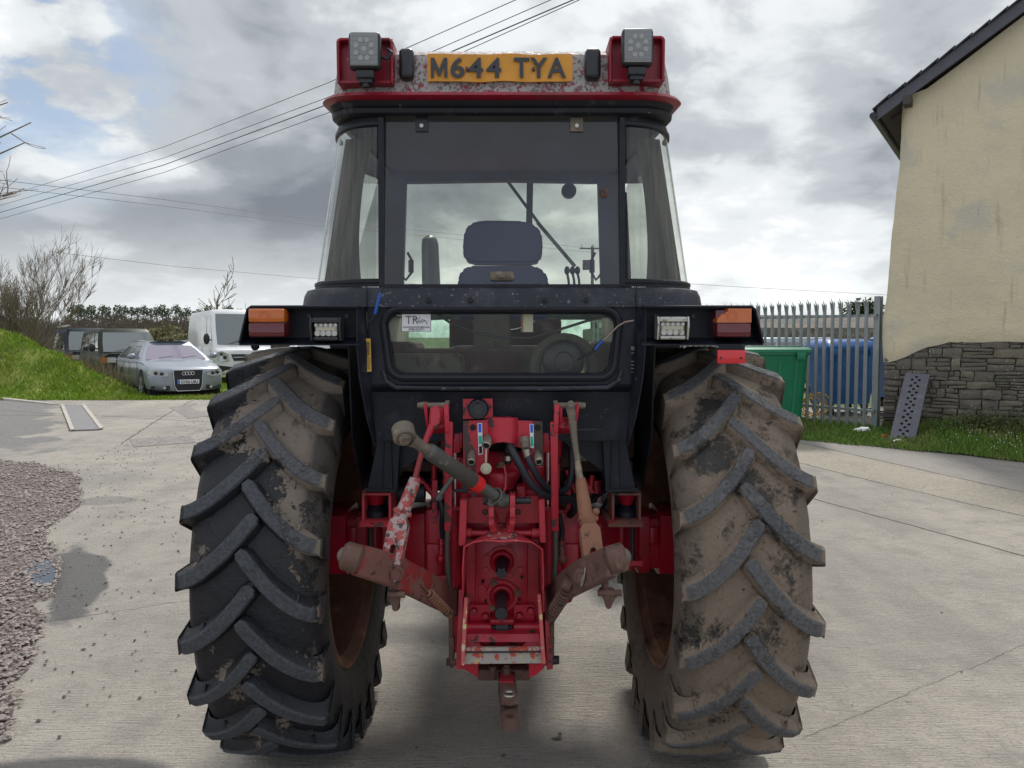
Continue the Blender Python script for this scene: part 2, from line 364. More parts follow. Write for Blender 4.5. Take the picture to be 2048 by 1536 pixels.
# ================================================================ SETTING
def sgrid(xs, ys, zf, name, mat, kind='structure', label=None, cat=None, dz=0.0):
    mb = MB(); V = [[mb.bm.verts.new((x, y, zf(x, y)+dz)) for x in xs] for y in ys]
    for j in range(len(ys)-1):
        for i in range(len(xs)-1): mb.bm.faces.new((V[j][i], V[j][i+1], V[j+1][i+1], V[j+1][i]))
    o = mb.build(name, mat, world=False); tag(o, label, cat, None, kind); return o
def lin(a, b, n): return [a+(b-a)*i/n for i in range(n+1)]
def farz(x, y):
    z = gz(x, y) - .03
    if y > 45: z += -2.5*sst(45, 110, y) + 5.5*sst(110, 300, y)*(1-.3*sst(0, 120, x))
    return z
m, t, b, oc = newmat('meadow_ground')
setin(t, b, 'Base Color', mixc(t, smooth(t, noise_(t, oc, .35, 6, .6), .42, .62), (.075, .11, .025), (.13, .105, .06))); b.inputs['Roughness'].default_value = .95
bump(t, b, noise_(t, oc, 5, 5, .6), .05)
M['meadow'] = m
ys = lin(-12, 40, 52)+[48, 60, 75, 90, 110, 140, 180, 230, 300, 420, 600, 1000, 2000]
xs = [-2000, -900, -400, -200, -120, -80, -60]+lin(-45, 45, 45)+[60, 80, 120, 200, 400, 900, 2000]
tag(sgrid(xs, ys, farz, 'ground', 'meadow'), 'rough grass and earth ground stretching away behind the yard')
# --- concrete yard
m, t, b, oc = newmat('brushed_concrete')
sp = N(t, 'ShaderNodeSeparateXYZ'); t.links.new(oc, sp.inputs[0]); X, Y = sp.outputs[0], sp.outputs[1]
big = noise_(t, oc, .55, 5, .6); mid = noise_(t, oc, 3.2, 6, .65); fine = noise_(t, oc, 70, 3, .6); grit = noise_(t, oc, 190, 2, .6)
base = mixc(t, smooth(t, big, .35, .7), (.48, .437, .372), (.37, .342, .298))
base = mixc(t, math_(t, 'MULTIPLY', smooth(t, mid, .42, .72), .7), base, (.27, .25, .225))
base = mixc(t, math_(t, 'MULTIPLY', smooth(t, noise_(t, mapping(t, oc, loc=(4, 1, 0), sc=(1.5, .35, 1)), .9, 6, .6), .50, .66), .35), base, (.20, .185, .165))
base = mixc(t, smooth(t, noise_(t, oc, 11, 7, .75), .63, .70), base, (.20, .185, .165))
base = mixc(t, math_(t, 'MULTIPLY', smooth(t, fine, .50, .70), .55), base, (.22, .20, .18))
base = mixc(t, math_(t, 'MULTIPLY', smooth(t, grit, .60, .72), .7), base, (.66, .62, .56))
wob = noise_(t, oc, 1.3, 5, .6)
def q(nx, ny, c):
    a = math_(t, 'ADD', math_(t, 'MULTIPLY', X, nx), math_(t, 'MULTIPLY', Y, ny)); return math_(t, 'SUBTRACT', a, c)
def blob(cx_, cy_, rx, ry, rot=0.0, soft=.12, nz=.5):
    c_, s_ = math.cos(rot), math.sin(rot)
    dx = math_(t, 'SUBTRACT', X, cx_); dy = math_(t, 'SUBTRACT', Y, cy_)
    a = math_(t, 'DIVIDE', math_(t, 'ADD', math_(t, 'MULTIPLY', dx, c_), math_(t, 'MULTIPLY', dy, s_)), rx)
    e = math_(t, 'DIVIDE', math_(t, 'SUBTRACT', math_(t, 'MULTIPLY', dy, c_), math_(t, 'MULTIPLY', dx, s_)), ry)
    d = math_(t, 'SQRT', math_(t, 'ADD', math_(t, 'MULTIPLY', a, a), math_(t, 'MULTIPLY', e, e)))
    d = math_(t, 'ADD', d, math_(t, 'MULTIPLY', math_(t, 'SUBTRACT', wob, .5), nz*2))
    d = math_(t, 'ADD', d, math_(t, 'MULTIPLY', math_(t, 'SUBTRACT', mid, .5), nz*.6))
    return math_(t, 'SUBTRACT', 1.0, smooth(t, d, 1-soft, 1+soft))
# aggregate band and the darker strip beyond it on the right
qq = math_(t, 'ADD', q(.938, .346, 0), math_(t, 'MULTIPLY', math_(t, 'SUBTRACT', wob, .5), .35))
br = noise_(t, mapping(t, oc, rot=(0, 0, R(-24)), sc=(1.6, 22, 1)), 4.5, 4, .6)
base = mixc(t, math_(t, 'MULTIPLY', smooth(t, br, .42, .66), .42), base, (.27, .25, .225))
agg = math_(t, 'MULTIPLY', smooth(t, qq, 7.15, 7.35), math_(t, 'SUBTRACT', 1.0, smooth(t, qq, 8.15, 8.4)))
agg = math_(t, 'MULTIPLY', agg, smooth(t, X, 2.0, 3.0))
aggc = mixc(t, smooth(t, noise_(t, oc, 26, 4, .7), .42, .6), (.52, .46, .34), (.33, .30, .24))
base = mixc(t, math_(t, 'MULTIPLY', agg, .5), base, aggc)
far_ = math_(t, 'MULTIPLY', smooth(t, qq, 8.2, 8.45), smooth(t, X, 2.0, 3.0))
base = mixc(t, math_(t, 'MULTIPLY', far_, .5), base, (.33, .315, .30))
# worn tarmac area at the left
asp = math_(t, 'MULTIPLY', smooth(t, math_(t, 'ADD', q(-.849, -.529, 0), math_(t, 'MULTIPLY', math_(t, 'SUBTRACT', wob, .5), 2.6)), -.32, -.05), smooth(t, math_(t, 'ADD', Y, math_(t, 'MULTIPLY', math_(t, 'SUBTRACT', mid, .5), 3.5)), 10.9, 11.6))
asp = math_(t, 'MULTIPLY', asp, smooth(t, math_(t, 'MULTIPLY', X, -1.0), 6.0, 6.6))
aspc = mixc(t, smooth(t, noise_(t, oc, 40, 4, .7), .4, .65), (.17, .165, .16), (.30, .29, .28))
base = mixc(t, asp, base, aspc)
# wet patches
wet = blob(-3.16, 5.40, .21, .95, .52, .10, .8); wet = math_(t, 'MAXIMUM', wet, blob(-1.75, 2.72, .55, .30, 0, .1, .25))
wet = math_(t, 'MAXIMUM', wet, math_(t, 'MULTIPLY', blob(-4.3, 8.0, .35, .22), .6)); wet = math_(t, 'MAXIMUM', wet, math_(t, 'MULTIPLY', blob(-5.6, 9.2, 1.2, .5, 0, .35), .35))
base = mixc(t, wet, base, mixc(t, fine, (.10, .096, .092), (.17, .16, .15)))
oil = blob(.19, 3.15, .022, .016, 0, .4, .15); oil = math_(t, 'MAXIMUM', oil, math_(t, 'MULTIPLY', blob(-.55, 4.3, .35, .15, 0, .6), .5))
oil = math_(t, 'MAXIMUM', oil, math_(t, 'MULTIPLY', blob(.85, 3.9, .5, .3, 0, .7), .35))
base = mixc(t, oil, base, (.06, .058, .055))
# joints and cracks
def jline(nx, ny, c, wd=.012, wb=.10, mask=None):
    d = math_(t, 'ABSOLUTE', math_(t, 'ADD', q(nx, ny, c), math_(t, 'MULTIPLY', math_(t, 'SUBTRACT', mid, .5), wb)))
    f = math_(t, 'SUBTRACT', 1.0, smooth(t, d, wd*.5, wd*1.6))
    return math_(t, 'MULTIPLY', f, mask) if mask is not None else f
jr = smooth(t, X, 1.2, 1.3); jl = math_(t, 'SUBTRACT', 1.0, smooth(t, X, -1.3, -1.2))
J = jline(.938, .346, 5.85, .014, .06, jr)
for a_ in ((.938, .346, 7.2, .012, .1, jr), (.938, .346, 8.3, .012, .1, jr), (-.524, .852, 2.04, .0028, .10, math_(t, 'MULTIPLY', jr, .45)), (-.524, .852, 9.2, .012, .06, smooth(t, qq, 7.9, 8.1)),
           (-.45, .893, 5.30, .004, .20, math_(t, 'MULTIPLY', jl, .7)), (.34, .94, 11.35, .016, .05, jl), (.05, .998, 14.6, .016, .12, jl), (.97, .24, -3.1, .012, .08, math_(t, 'MULTIPLY', jl, smooth(t, Y, 11.7, 11.8)))):
    J = math_(t, 'MAXIMUM', J, jline(*a_))
base = mixc(t, math_(t, 'MULTIPLY', J, .85), base, (.075, .068, .06))
setin(t, b, 'Base Color', base)
rr = mixc(t, wet, (.82, .82, .82), (.30, .30, .30)); setin(t, b, 'Roughness', rr)
hh = math_(t, 'ADD', math_(t, 'MULTIPLY', br, 1.1), math_(t, 'ADD', math_(t, 'MULTIPLY', fine, .8), math_(t, 'MULTIPLY', grit, .5)))
hh = math_(t, 'SUBTRACT', hh, math_(t, 'MULTIPLY', J, 1.0)); bump(t, b, hh, .020, 1.0)
M['concrete'] = m
def yz(x, y): return gz(x, y)
def edgeY(x): return 18.6 + .25*fbm(x, 3, 0, .6)+(0 if x < 2 else -3.0*sst(2, 6, x))
mb = MB(); xs = lin(-16, 9.4, 64); rows = []
for j in range(61):
    f = j/60; rows.append([mb.bm.verts.new((x, -6+f*(edgeY(x)+6), gz(x, -6+f*(edgeY(x)+6))+.006)) for x in xs])
for j in range(60):
    for i in range(64): mb.bm.faces.new((rows[j][i], rows[j][i+1], rows[j+1][i+1], rows[j+1][i]))
tag(mb.build('concrete_yard', 'concrete', world=False), 'pale brushed concrete yard with joints, cracks and damp patches', kind='structure')
# --- gravel area at the left
GE = [(-1, -1.1), (2, -1.62), (3.2, -2.2), (3.6, -2.42), (4.6, -2.9), (6.8, -4.15), (8.3, -4.75), (9.6, -5.6), (10.3, -6.6), (10.6, -8)]
def gx(y):
    for (a, xa), (c, xc) in zip(GE, GE[1:]):
        if a <= y <= c: return xa+(xc-xa)*(y-a)/(c-a) + .16*fbm(y, 1.3, 0, 2.2)
    return -99
mb = MB(); rows = []
for j in range(60):
    y = -1+j*11.4/59; e = gx(y); rows.append([mb.bm.verts.new((e-(16+e)*f**1.5 if f else e, y, gz(e, y)+(.007 if f == 0 else .016+.014*fbm(f*9, y*2)))) for f in lin(0, 1, 16)])
for j in range(59):
    for i in range(16): mb.bm.faces.new((rows[j][i+1], rows[j][i], rows[j+1][i], rows[j+1][i+1]))
m, t, b, oc = newmat('gravel_bed')
vo = N(t, 'ShaderNodeTexVoronoi'); vo.inputs['Scale'].default_value = 38; t.links.new(oc, vo.inputs['Vector'])
setin(t, b, 'Base Color', mixc(t, smooth(t, vo.outputs['Distance'], .1, .6), mixc(t, vo.outputs['Color'], (.30, .21, .18), (.24, .21, .20)), (.07, .055, .05))); b.inputs['Roughness'].default_value = .85
bump(t, b, vo.outputs['Distance'], .02, 1.0).__class__ if False else None
M['gravelbed'] = m
tag(mb.build('gravel_bed', 'gravelbed', world=False), 'reddish gravel ground beside the concrete at the left', kind='structure')
m, t, b, oc = newmat('gravel_stone')
vo = N(t, 'ShaderNodeTexVoronoi'); vo.inputs['Scale'].default_value = 22; t.links.new(oc, vo.inputs['Vector'])
setin(t, b, 'Base Color', ramp(t, N(t, 'ShaderNodeSeparateColor').outputs[0], [(0, .1), (1, .2)]) if False else mixc(t, vo.outputs['Color'], (.36, .295, .26), (.19, .168, .155))); b.inputs['Roughness'].default_value = .75
M['stone'] = m
M['darkstone'] = paint('dark_stone', (.10, .085, .075), .8, var=.3)
def stone_cloud(pts, name, mat, label):
    verts = []; faces = []
    oct_v = [(1, 0, 0), (-.9, .1, 0), (0, 1, 0), (.1, -1, 0), (0, 0, .8), (0, 0, -.5), (.6, .6, .35), (-.6, .55, .3), (-.6, -.6, .3), (.65, -.6, .25)]
    oct_f = [(0, 6, 4), (6, 2, 4), (2, 7, 4), (7, 1, 4), (1, 8, 4), (8, 3, 4), (3, 9, 4), (9, 0, 4), (0, 5, 6), (6, 5, 2), (2, 5, 7), (7, 5, 1), (1, 5, 8), (8, 5, 3), (3, 5, 9), (9, 5, 0)]
    for (x, y, z, s) in pts:
        k = len(verts); a = random.random()*6.28; c_, s_ = math.cos(a), math.sin(a); ex, ey, ez = s*random.uniform(.8, 1.4), s*random.uniform(.6, 1), s*random.uniform(.5, .9)
        for (px, py, pz) in oct_v:
            px *= ex*random.uniform(.8, 1.15); py *= ey*random.uniform(.8, 1.15); pz *= ez
            verts.append((x+px*c_-py*s_, y+px*s_+py*c_, z+pz))
        faces += [tuple(k+i for i in f) for f in oct_f]
    me = bpy.data.meshes.new(name); me.from_pydata(verts, [], faces); me.materials.append(M[mat])
    o = bpy.data.objects.new(name, me); col.objects.link(o); tag(o, label, None, None, 'stuff'); return o
pts = []
for i in range(24000):
    y = 2.0+8.4*random.random()**1.5; e = gx(y); x = e - abs(random.gauss(0, 1))*1.5*(.3+y/6) + .02
    if x < -(y*.70+.9): continue
    pts.append((x, y, gz(x, y)+.018+random.random()*.012, (random.uniform(.006, .014) if random.random() < .8 else random.uniform(.014, .024))*(1+.2*(y > 6))))
for i in range(120):
    a = random.random()*6.28; r = random.uniform(.75, 1.15); x_, y_ = .10*r*math.cos(a), .48*r*math.sin(a); c_, s_ = math.cos(.555), math.sin(.555)
    pts.append((-3.42+x_*c_-y_*s_, 5.45+x_*s_+y_*c_, .030, random.uniform(.009, .017)))
stone_cloud(pts, 'gravel', 'stone', 'pinkish grey gravel chippings covering the ground at the left')
pts = []
for i in range(750):
    y = 3+random.random()**.8*13; e = gx(y) if y < 10.2 else -6
    d = abs(random.gauss(0, 1))*.9 if random.random() < .8 else random.random()*4
    x = e+d; pts.append((x, y, gz(x, y)+.012, random.uniform(.005, .013)))
for i in range(60):
    x = random.uniform(-2.5, 5); y = random.uniform(2.7, 9); pts.append((x, y, gz(x, y)+.01, random.uniform(.003, .009)))
for px_, py_ in ((280, 1300+100), (128, 1398), (352, 1345), (740, 1100), (1120, 1473)):
    g = G(px_, py_); pts.append((g.x, g.y, g.z+.012, .012))
stone_cloud(pts, 'loose_stones', 'darkstone', 'loose dark stones scattered over the pale concrete')
# puddles
m, t, b, oc = newmat('puddle_water'); setin(t, b, 'Base Color', (.03, .028, .026)); b.inputs['Roughness'].default_value = .03; b.inputs['Specular IOR Level'].default_value = .9
bump(t, b, noise_(t, oc, 9, 2, .5), .002, .3); M['water'] = m
def puddle(c, rx, ry, rot, z, label):
    mb = MB(); n = 120; ring = []
    for i in range(n):
        a = 2*math.pi*i/n; r = 1+.25*fbm(math.cos(a), math.sin(a), c[1], 2.6)+.10*fbm(math.cos(a), math.sin(a), c[1]+4, 9)
        x, y = rx*r*math.cos(a), ry*r*math.sin(a); ring.append((c[0]+x*math.cos(rot)-y*math.sin(rot), c[1]+x*math.sin(rot)+y*math.cos(rot), z))
    mb.face(ring); tag(mb.build('puddle', 'water', world=False), label, kind='structure')
puddle((-3.42, 5.45), .085, .46, .555, .026, 'small bright puddle lying in the gravel edge at the left')
# --- drain cover strip, manhole covers
def flat_quad(px, z, dz, name, mat, label, cat, th=.02):
    mb = MB(); pts = []
    for (x, y) in px:
        g = G(x, y, z); g = G(x, y, gz(g.x, g.y)); g.z = gz(g.x, g.y)+dz; pts.append(g)
    mb.prism(pts, (0, 0, -th)); o = mb.build(name, mat); tag(o, label, cat); return o, pts
M['drainsteel'] = paint('drain_steel', (.17, .165, .17), .55, [((.28, .26, .23), 9, .5, .75, .8)], bmp=(50, .003))
d, dp = flat_quad([(128, 812), (163, 812), (199, 864), (149, 866)], .2, .030, 'drain_cover', 'drainsteel', 'long grey steel plate covering the drain between two pale concrete edges', 'drain cover')
M['kerbconc'] = paint('kerb_concrete', (.42, .39, .34), .85, [((.25, .23, .20), 6, .5, .75, .9)], bmp=(60, .004))
for s_, pxs in ((0, [(121, 812), (128, 812), (149, 866), (141, 867)]), (1, [(163, 812), (170, 811), (207, 862), (199, 864)])):
    flat_quad(pxs, .2, .045, 'drain_edging', 'kerbconc', ('raised pale edging along the left side of the steel drain cover', 'raised pale edging along the right side of the steel drain cover')[s_], 'edging')
M['manhole'] = paint('cast_iron_cover', (.15, .13, .125), .6, [((.30, .27, .24), 14, .45, .7, .85)], bmp=(70, .004))
flat_quad([(258, 878), (380, 872), (392, 886), (268, 896)], .1, .012, 'manhole_cover', 'manhole', 'worn rectangular iron cover in the concrete nearest the left tyre', 'manhole cover')
flat_quad([(338, 815), (392, 806), (418, 832), (378, 838)], .2, .012, 'manhole_cover', 'manhole', 'dark iron cover in the concrete just in front of the silver estate car', 'manhole cover')
# kerb at left
mb = MB(); a_ = G(-60, 796, .25); c_ = G(112, 812, .24)
mb.bar(a_+Vector((0, 0, .02)), c_+Vector((0, 0, -.02)), .14, .16, .015, side=(0, 1, 0))
tag(mb.build('kerb', 'kerbconc'), 'concrete kerb below the grassy mound at the left', kind='structure')

# --- grass bank
def bank(x, y):
    xr = -9.6 + .35*fbm(x, y, 0, .5) - max(0, y-20.3)*1.2
    h = 1.88*sst(0, 1, (xr-x)/4.5)**.85*sst(18.4, 21.0, y + .25*fbm(x, 0, 0, .8))*(1-sst(25, 29, y))
    return gz(x, y) + h + .07*fbm(x, y, 0, 1.4)*min(1, h*3)
m, t, b, oc = newmat('grass_soil')
setin(t, b, 'Base Color', mixc(t, smooth(t, noise_(t, oc, 1.6, 6, .65), .38, .62), (.13, .20, .02), (.26, .29, .055))); b.inputs['Roughness'].default_value = .95
bump(t, b, noise_(t, oc, 22, 5, .7), .06); M['grasssoil'] = m
def grassmat(name, a, c, dry):
    m, t, b, oc = newmat(name)
    cc = mixc(t, noise_(t, oc, 3.5, 3, .6), a, c); cc = mixc(t, math_(t, 'MULTIPLY', smooth(t, noise_(t, oc, 1.1, 4, .6), .52, .7), .7), cc, dry)
    setin(t, b, 'Base Color', cc); b.inputs['Roughness'].default_value = .7; b.inputs['Specular IOR Level'].default_value = .25
    b.inputs['Subsurface Weight'].default_value = 0; return m
M['grass'] = grassmat('grass_blades', (.14, .26, .015), (.27, .37, .04), (.38, .33, .12))
M['vergegrass'] = grassmat('verge_blades', (.07, .15, .02), (.17, .27, .045), (.22, .23, .08))
M['drygrass'] = grassmat('dry_stalks', (.20, .16, .10), (.28, .23, .14), (.14, .10, .07))
sgrid(lin(-34, -8.2, 60), lin(18.45, 31, 34), bank, 'grass_bank', 'grasssoil', dz=.012)
def blades(pts, name, mat, label, wdt=.012, lean=.5):
    verts = []; faces = []
    for (x, y, z, h) in pts:
        a = random.random()*6.28; dx, dy = math.cos(a)*wdt, math.sin(a)*wdt; la = random.random()*6.28; l = h*random.random()*lean
        k = len(verts); lx, ly = math.cos(la)*l, math.sin(la)*l
        verts += [(x-dx, y-dy, z), (x+dx, y+dy, z), (x+lx*.4+dx*.7, y+ly*.4+dy*.7, z+h*.6), (x+lx*.4-dx*.7, y+ly*.4-dy*.7, z+h*.6), (x+lx, y+ly, z+h)]
        faces += [(k, k+1, k+2, k+3), (k+3, k+2, k+4)]
    me = bpy.data.meshes.new(name); me.from_pydata(verts, [], faces); me.materials.append(M[mat] if isinstance(mat, str) else mat)
    o = bpy.data.objects.new(name, me); col.objects.link(o); tag(o, label, None, None, 'stuff'); return o
pts = []
for i in range(42000):
    x = random.uniform(-20, -8.6); y = random.uniform(18.35, 24); z = bank(x, y)
    if x > -9.4 and random.random() < .5: continue
    if x < -y*.72: continue
    pts.append((x, y, z, random.uniform(.05, .13)*(1.4 if fbm(x, y, 2, .9) > .1 else .8)))
blades(pts, 'bank_grass', 'grass', 'bright green grass on the sloping mound at the left', .014, .9)
pts = []
for i in range(16000):
    x = random.uniform(-10, -2.5); y = 18.5+abs(random.gauss(0, 1))*.9 if random.random() < .6 else random.uniform(18.6, 27)
    pts.append((x, y, farz(x, y)+.02, random.uniform(.04, .12)))
blades(pts, 'track_grass', 'grass', 'short grass in front of and around the parked cars', .013, .8)
pts = []
for i in range(1500):
    y = random.uniform(20.4, 23.5); x = -10.6-(y-20.4)*1.35+random.gauss(0, .45); pts.append((x, y, bank(x, y), random.uniform(.25, .8)))
blades(pts, 'dry_stalks', 'drygrass', 'dry brown stalks and weeds between the mound and the parked vans', .006, .5)
# ---------------------------------------------------------------- bare trees, hedge, wood
def grow(segs, p, d, L, r, depth, maxd, spread, up, rnd, step=3):
    pts = [p.copy()]; rs = [r]; q_ = p.copy()
    for i in range(step):
        d = (d + Vector((rnd.gauss(0, .10), rnd.gauss(0, .10), rnd.gauss(0, .05)+up))).normalized()
        q_ = q_ + d*L/step; pts.append(q_.copy()); rs.append(r*(1-.45*(i+1)/step))
    segs.append((pts, rs, depth))
    if depth >= maxd: return
    for k in range(rnd.choice((2, 3, 3, 4)) if depth < maxd-1 else rnd.choice((2, 3))):
        j = rnd.choice(range(1, len(pts)))
        nd = (d + Vector((rnd.gauss(0, 1), rnd.gauss(0, 1), rnd.gauss(0, .5)))*spread).normalized()
        grow(segs, pts[j], nd, L*rnd.uniform(.55, .82), rs[j]*.66, depth+1, maxd, spread, up, rnd, step)
def segs_mesh(segs, mind, maxd, n, rmin):
    mb = MB()
    for pts, rs, dp in segs:
        if mind <= dp <= maxd: mb.tube(pts, [max(x, rmin) for x in rs], n, False)
    return mb
def bare_tree(name, base, stems, L, r, maxd, spread, up, seed, label, cat, tilt=.35, rmin=.006, trunk_d=0, mat=('bark', 'twig')):
    rnd = random.Random(seed); segs = []
    for i in range(stems):
        a = rnd.random()*6.28; tl = rnd.uniform(.05, tilt) if stems > 1 else .05
        d = Vector((math.cos(a)*tl, math.sin(a)*tl, 1)).normalized()
        grow(segs, Vector(base)+Vector((math.cos(a)*.15, math.sin(a)*.15, 0))*(stems > 1), d, L*rnd.uniform(.8, 1.1), r, 0, maxd, spread, up, rnd)
    e = empty(name, base, 0, label, cat)
    segs_mesh(segs, 0, trunk_d, 7, rmin).build('trunk', mat[0], e)
    segs_mesh(segs, trunk_d+1, 9, 4, rmin).build('branches', mat[1], e)
    return e
b0 = P(44, 665, 36); b0.z = gz(b0.x, 36)
bare_tree('bare_tree', b0, 17, 2.35, .055, 5, .27, .09, 3, 'spreading leafless many-stemmed tree behind the grass mound', 'tree', .85, .0055)
b1 = P(405, 640, 60); b1.z = -.3
bare_tree('bare_tree', b1, 1, 3.0, .12, 4, .45, .05, 8, 'small thin leafless tree rising behind the white van', 'tree', rmin=.022)
# overhanging tree, trunk out of frame on the left
rnd = random.Random(5); segs = []; tb = Vector((-11.5, 12.2, .2)); segs.append(([tb, tb+Vector((.1, .1, 2.5)), tb+Vector((.3, 0, 4.6)), tb+Vector((.5, 0, 6.5))], [.2, .17, .14, .09], 0))
for (x, y), (x2, y2), s_ in (((-90, 360), (50, 285), 11), ((-90, 330), (62, 245), 12), ((-70, 425), (25, 385), 13), ((-80, 250), (15, 205), 14)):
    a_ = P(x, y, 12); c_ = P(x2, y2, 11.6); o_ = tb+Vector((.25, 0, 4.0+.4*(14-s_)))
    segs.append(([o_, (o_+a_)/2+Vector((0, 0, .15)), a_, (a_+c_)/2+Vector((0, 0, .05)), c_], [.05, .035, .02, .014, .008], 1))
    rr_ = random.Random(s_)
    for k in range(5):
        f = rr_.uniform(.1, .95); p0 = a_.lerp(c_, f); dd = (c_-a_).normalized()+Vector((rr_.gauss(0, .3), rr_.gauss(0, .3), rr_.gauss(.1, .5)))
        grow(segs, p0, dd.normalized(), .36, .009, 2, 3, .45, .03, rr_)
for k in range(6):
    grow(segs, tb+Vector((.3, 0, 4+k*.4)), Vector((rnd.gauss(-.6, .5), rnd.gauss(0, .8), .6)).normalized(), 1.8, .05, 1, 3, .4, .03, rnd)
e = empty('overhanging_tree', tb, 0, 'budding leafless branches reaching in at the upper left edge', 'tree')
segs_mesh(segs, 0, 0, 8, .01).build('trunk', 'bark', e); segs_mesh(segs, 1, 9, 5, .004).build('branches', 'twig', e)
# distant pines on the hill
def leafmat(name, a, c):
    m, t, b, oc = newmat(name); setin(t, b, 'Base Color', mixc(t, noise_(t, oc, .9, 4, .7), a, c)); b.inputs['Roughness'].default_value = .9; b.inputs['Specular IOR Level'].default_value = .1; return m
M['pine'] = leafmat('pine_needles', (.075, .095, .060), (.15, .17, .115)); M['wood'] = leafmat('bare_wood', (.085, .07, .052), (.17, .145, .11)); M['willow'] = leafmat('willow_twigs', (.15, .14, .07), (.23, .21, .11))  # pine greens lifted to paint in a slight distance haze
M['hedge'] = leafmat('hedge_leaves', (.05, .085, .02), (.13, .17, .045)); M['ivy'] = leafmat('dark_leaves', (.015, .03, .012), (.05, .075, .03))
def tufts(mb, c, rx, ry, rz, n, s, rnd):
    for i in range(n):
        while True:
            v = Vector((rnd.uniform(-1, 1), rnd.uniform(-1, 1), rnd.uniform(-1, 1)))
            if v.length < 1: break
        p = Vector((c[0]+v.x*rx, c[1]+v.y*ry, c[2]+v.z*rz)); u = Vector((rnd.gauss(0, 1), rnd.gauss(0, 1), rnd.gauss(0, 1))).normalized(); w_ = u.orthogonal().normalized()
        k = s*rnd.uniform(.6, 1.3); vs = [mb.bm.verts.new(p+u*k), mb.bm.verts.new(p-u*k*.3+w_*k*.6), mb.bm.verts.new(p-u*k*.5-w_*k*.6)]; mb.bm.faces.new(vs)
HILLY = 128
def hill_z(x, y): return farz(x, y)
rnd = random.Random(21)
protos = []
for kk in range(5):
    e = empty('pine_tree', (0, 0, 0), world=False)
    tr = MB(); H = rnd.uniform(8.6, 10.5); tr.tube([(0, 0, 0), (rnd.uniform(-.2, .2), 0, H*.5), (rnd.uniform(-.3, .3), 0, H*.93)], [.17, .14, .06], 6); tr.build('trunk', 'bark', e, world=False)
    cr = MB()
    for k in range(rnd.choice((6, 7, 8))): tufts(cr, (rnd.uniform(-.4, .4), rnd.uniform(-.5, .5), H*rnd.uniform(.55, .97)), .8, .75, .8, 60, .20, rnd)
    for k in range(5): tufts(cr, (rnd.uniform(-.5, .5), 0, H*rnd.uniform(.3, .6)), .5, .5, .5, 6, .3, rnd)
    cr.build('crown', 'pine', e, world=False)
    protos.append(e)
where = ['behind the blue van', 'above the dark green van', 'above the silver estate car', 'left of the white van', 'on the far ridge']
npine = 0
for i in range(30):
    px = 128+i*12.3+rnd.uniform(-4, 4); Yd = HILLY+rnd.uniform(-5, 5)
    p = P(px, 640, Yd); sc = rnd.uniform(.85, 1.1)*(1-.12*(i/30))
    e = protos[i] if i < 5 else copy_tree(protos[rnd.randrange(5)])
    e.location = (p.x, Yd, 0.0); e.scale = (sc, sc, sc); e.rotation_euler = (0, 0, 0)
    top = P(px, 606+rnd.uniform(-3, 5)+.22*i, Yd).z
    h = 9.8*sc; e.location.z = top - h
    tag(e, 'tall thin pine in the row along the far ridge', 'tree', 'pines along the far ridge')
# wood below the pines, hedge, willow scrub
mb = MB(); rnd = random.Random(4)
for i in range(14000):
    px = rnd.uniform(-40, 640); Yd = rnd.uniform(75, 124); x = (px-1024)/FPX*Yd
    zt = CAMZ + (683-(627+9*fbm(px*.02, 1)+rnd.random()*50))/FPX*Yd
    h = rnd.uniform(.8, 3.2); d = Vector((rnd.gauss(0, .28), rnd.gauss(0, .22), 1)).normalized()*h; wv = rnd.uniform(.02, .06)
    p = Vector((x, Yd, zt-h)); mb.bm.faces.new([mb.bm.verts.new(p-Vector((wv, 0, 0))), mb.bm.verts.new(p+Vector((wv, 0, 0))), mb.bm.verts.new(p+d)])
for i in range(340):
    px = rnd.uniform(-30, 640); Yd = rnd.uniform(80, 122); x = (px-1024)/FPX*Yd; tufts(mb, (x, Yd, CAMZ+(683-rnd.uniform(652, 700))/FPX*Yd), 2.2, 2, .8, 90, .16, rnd)
tag(mb.build('distant_wood', 'wood', world=False), 'brown leafless wood filling the valley behind the parked vehicles', kind='stuff')
mb = MB()
for i in range(60):
    a = rnd.uniform(-1, 1); tufts(mb, (P(310, 0, 48).x+a*2.4, 48+rnd.uniform(-1, 1), .9+rnd.random()*1.5*(1-abs(a)*.7)), .9, .8, .7, 70, .16, rnd)
tag(mb.build('willow_bush', 'willow', world=True), 'yellowish twiggy bush behind the dark green van', 'bush')
mb = MB()
for i in range(70):
    x = rnd.uniform(-27, -17.2); tufts(mb, (x, 27.5+rnd.uniform(-.8, .8), .45+rnd.random()*.95+.3*fbm(x, 0, 0, .7)), .7, .6, .5, 90, .10, rnd)
tag(mb.build('hedge', 'hedge'), 'low scrubby green hedge behind the grass mound', 'hedge')
mb = MB()
for i in range(24): tufts(mb, (P(372, 0, 33).x+rnd.uniform(-1.1, 1.1), 33+rnd.uniform(-.5, .5), .5+rnd.random()*.9), .6, .5, .5, 80, .10, rnd)
tag(mb.build('evergreen_bush', 'ivy'), 'dark evergreen bush left of the white van', 'bush')

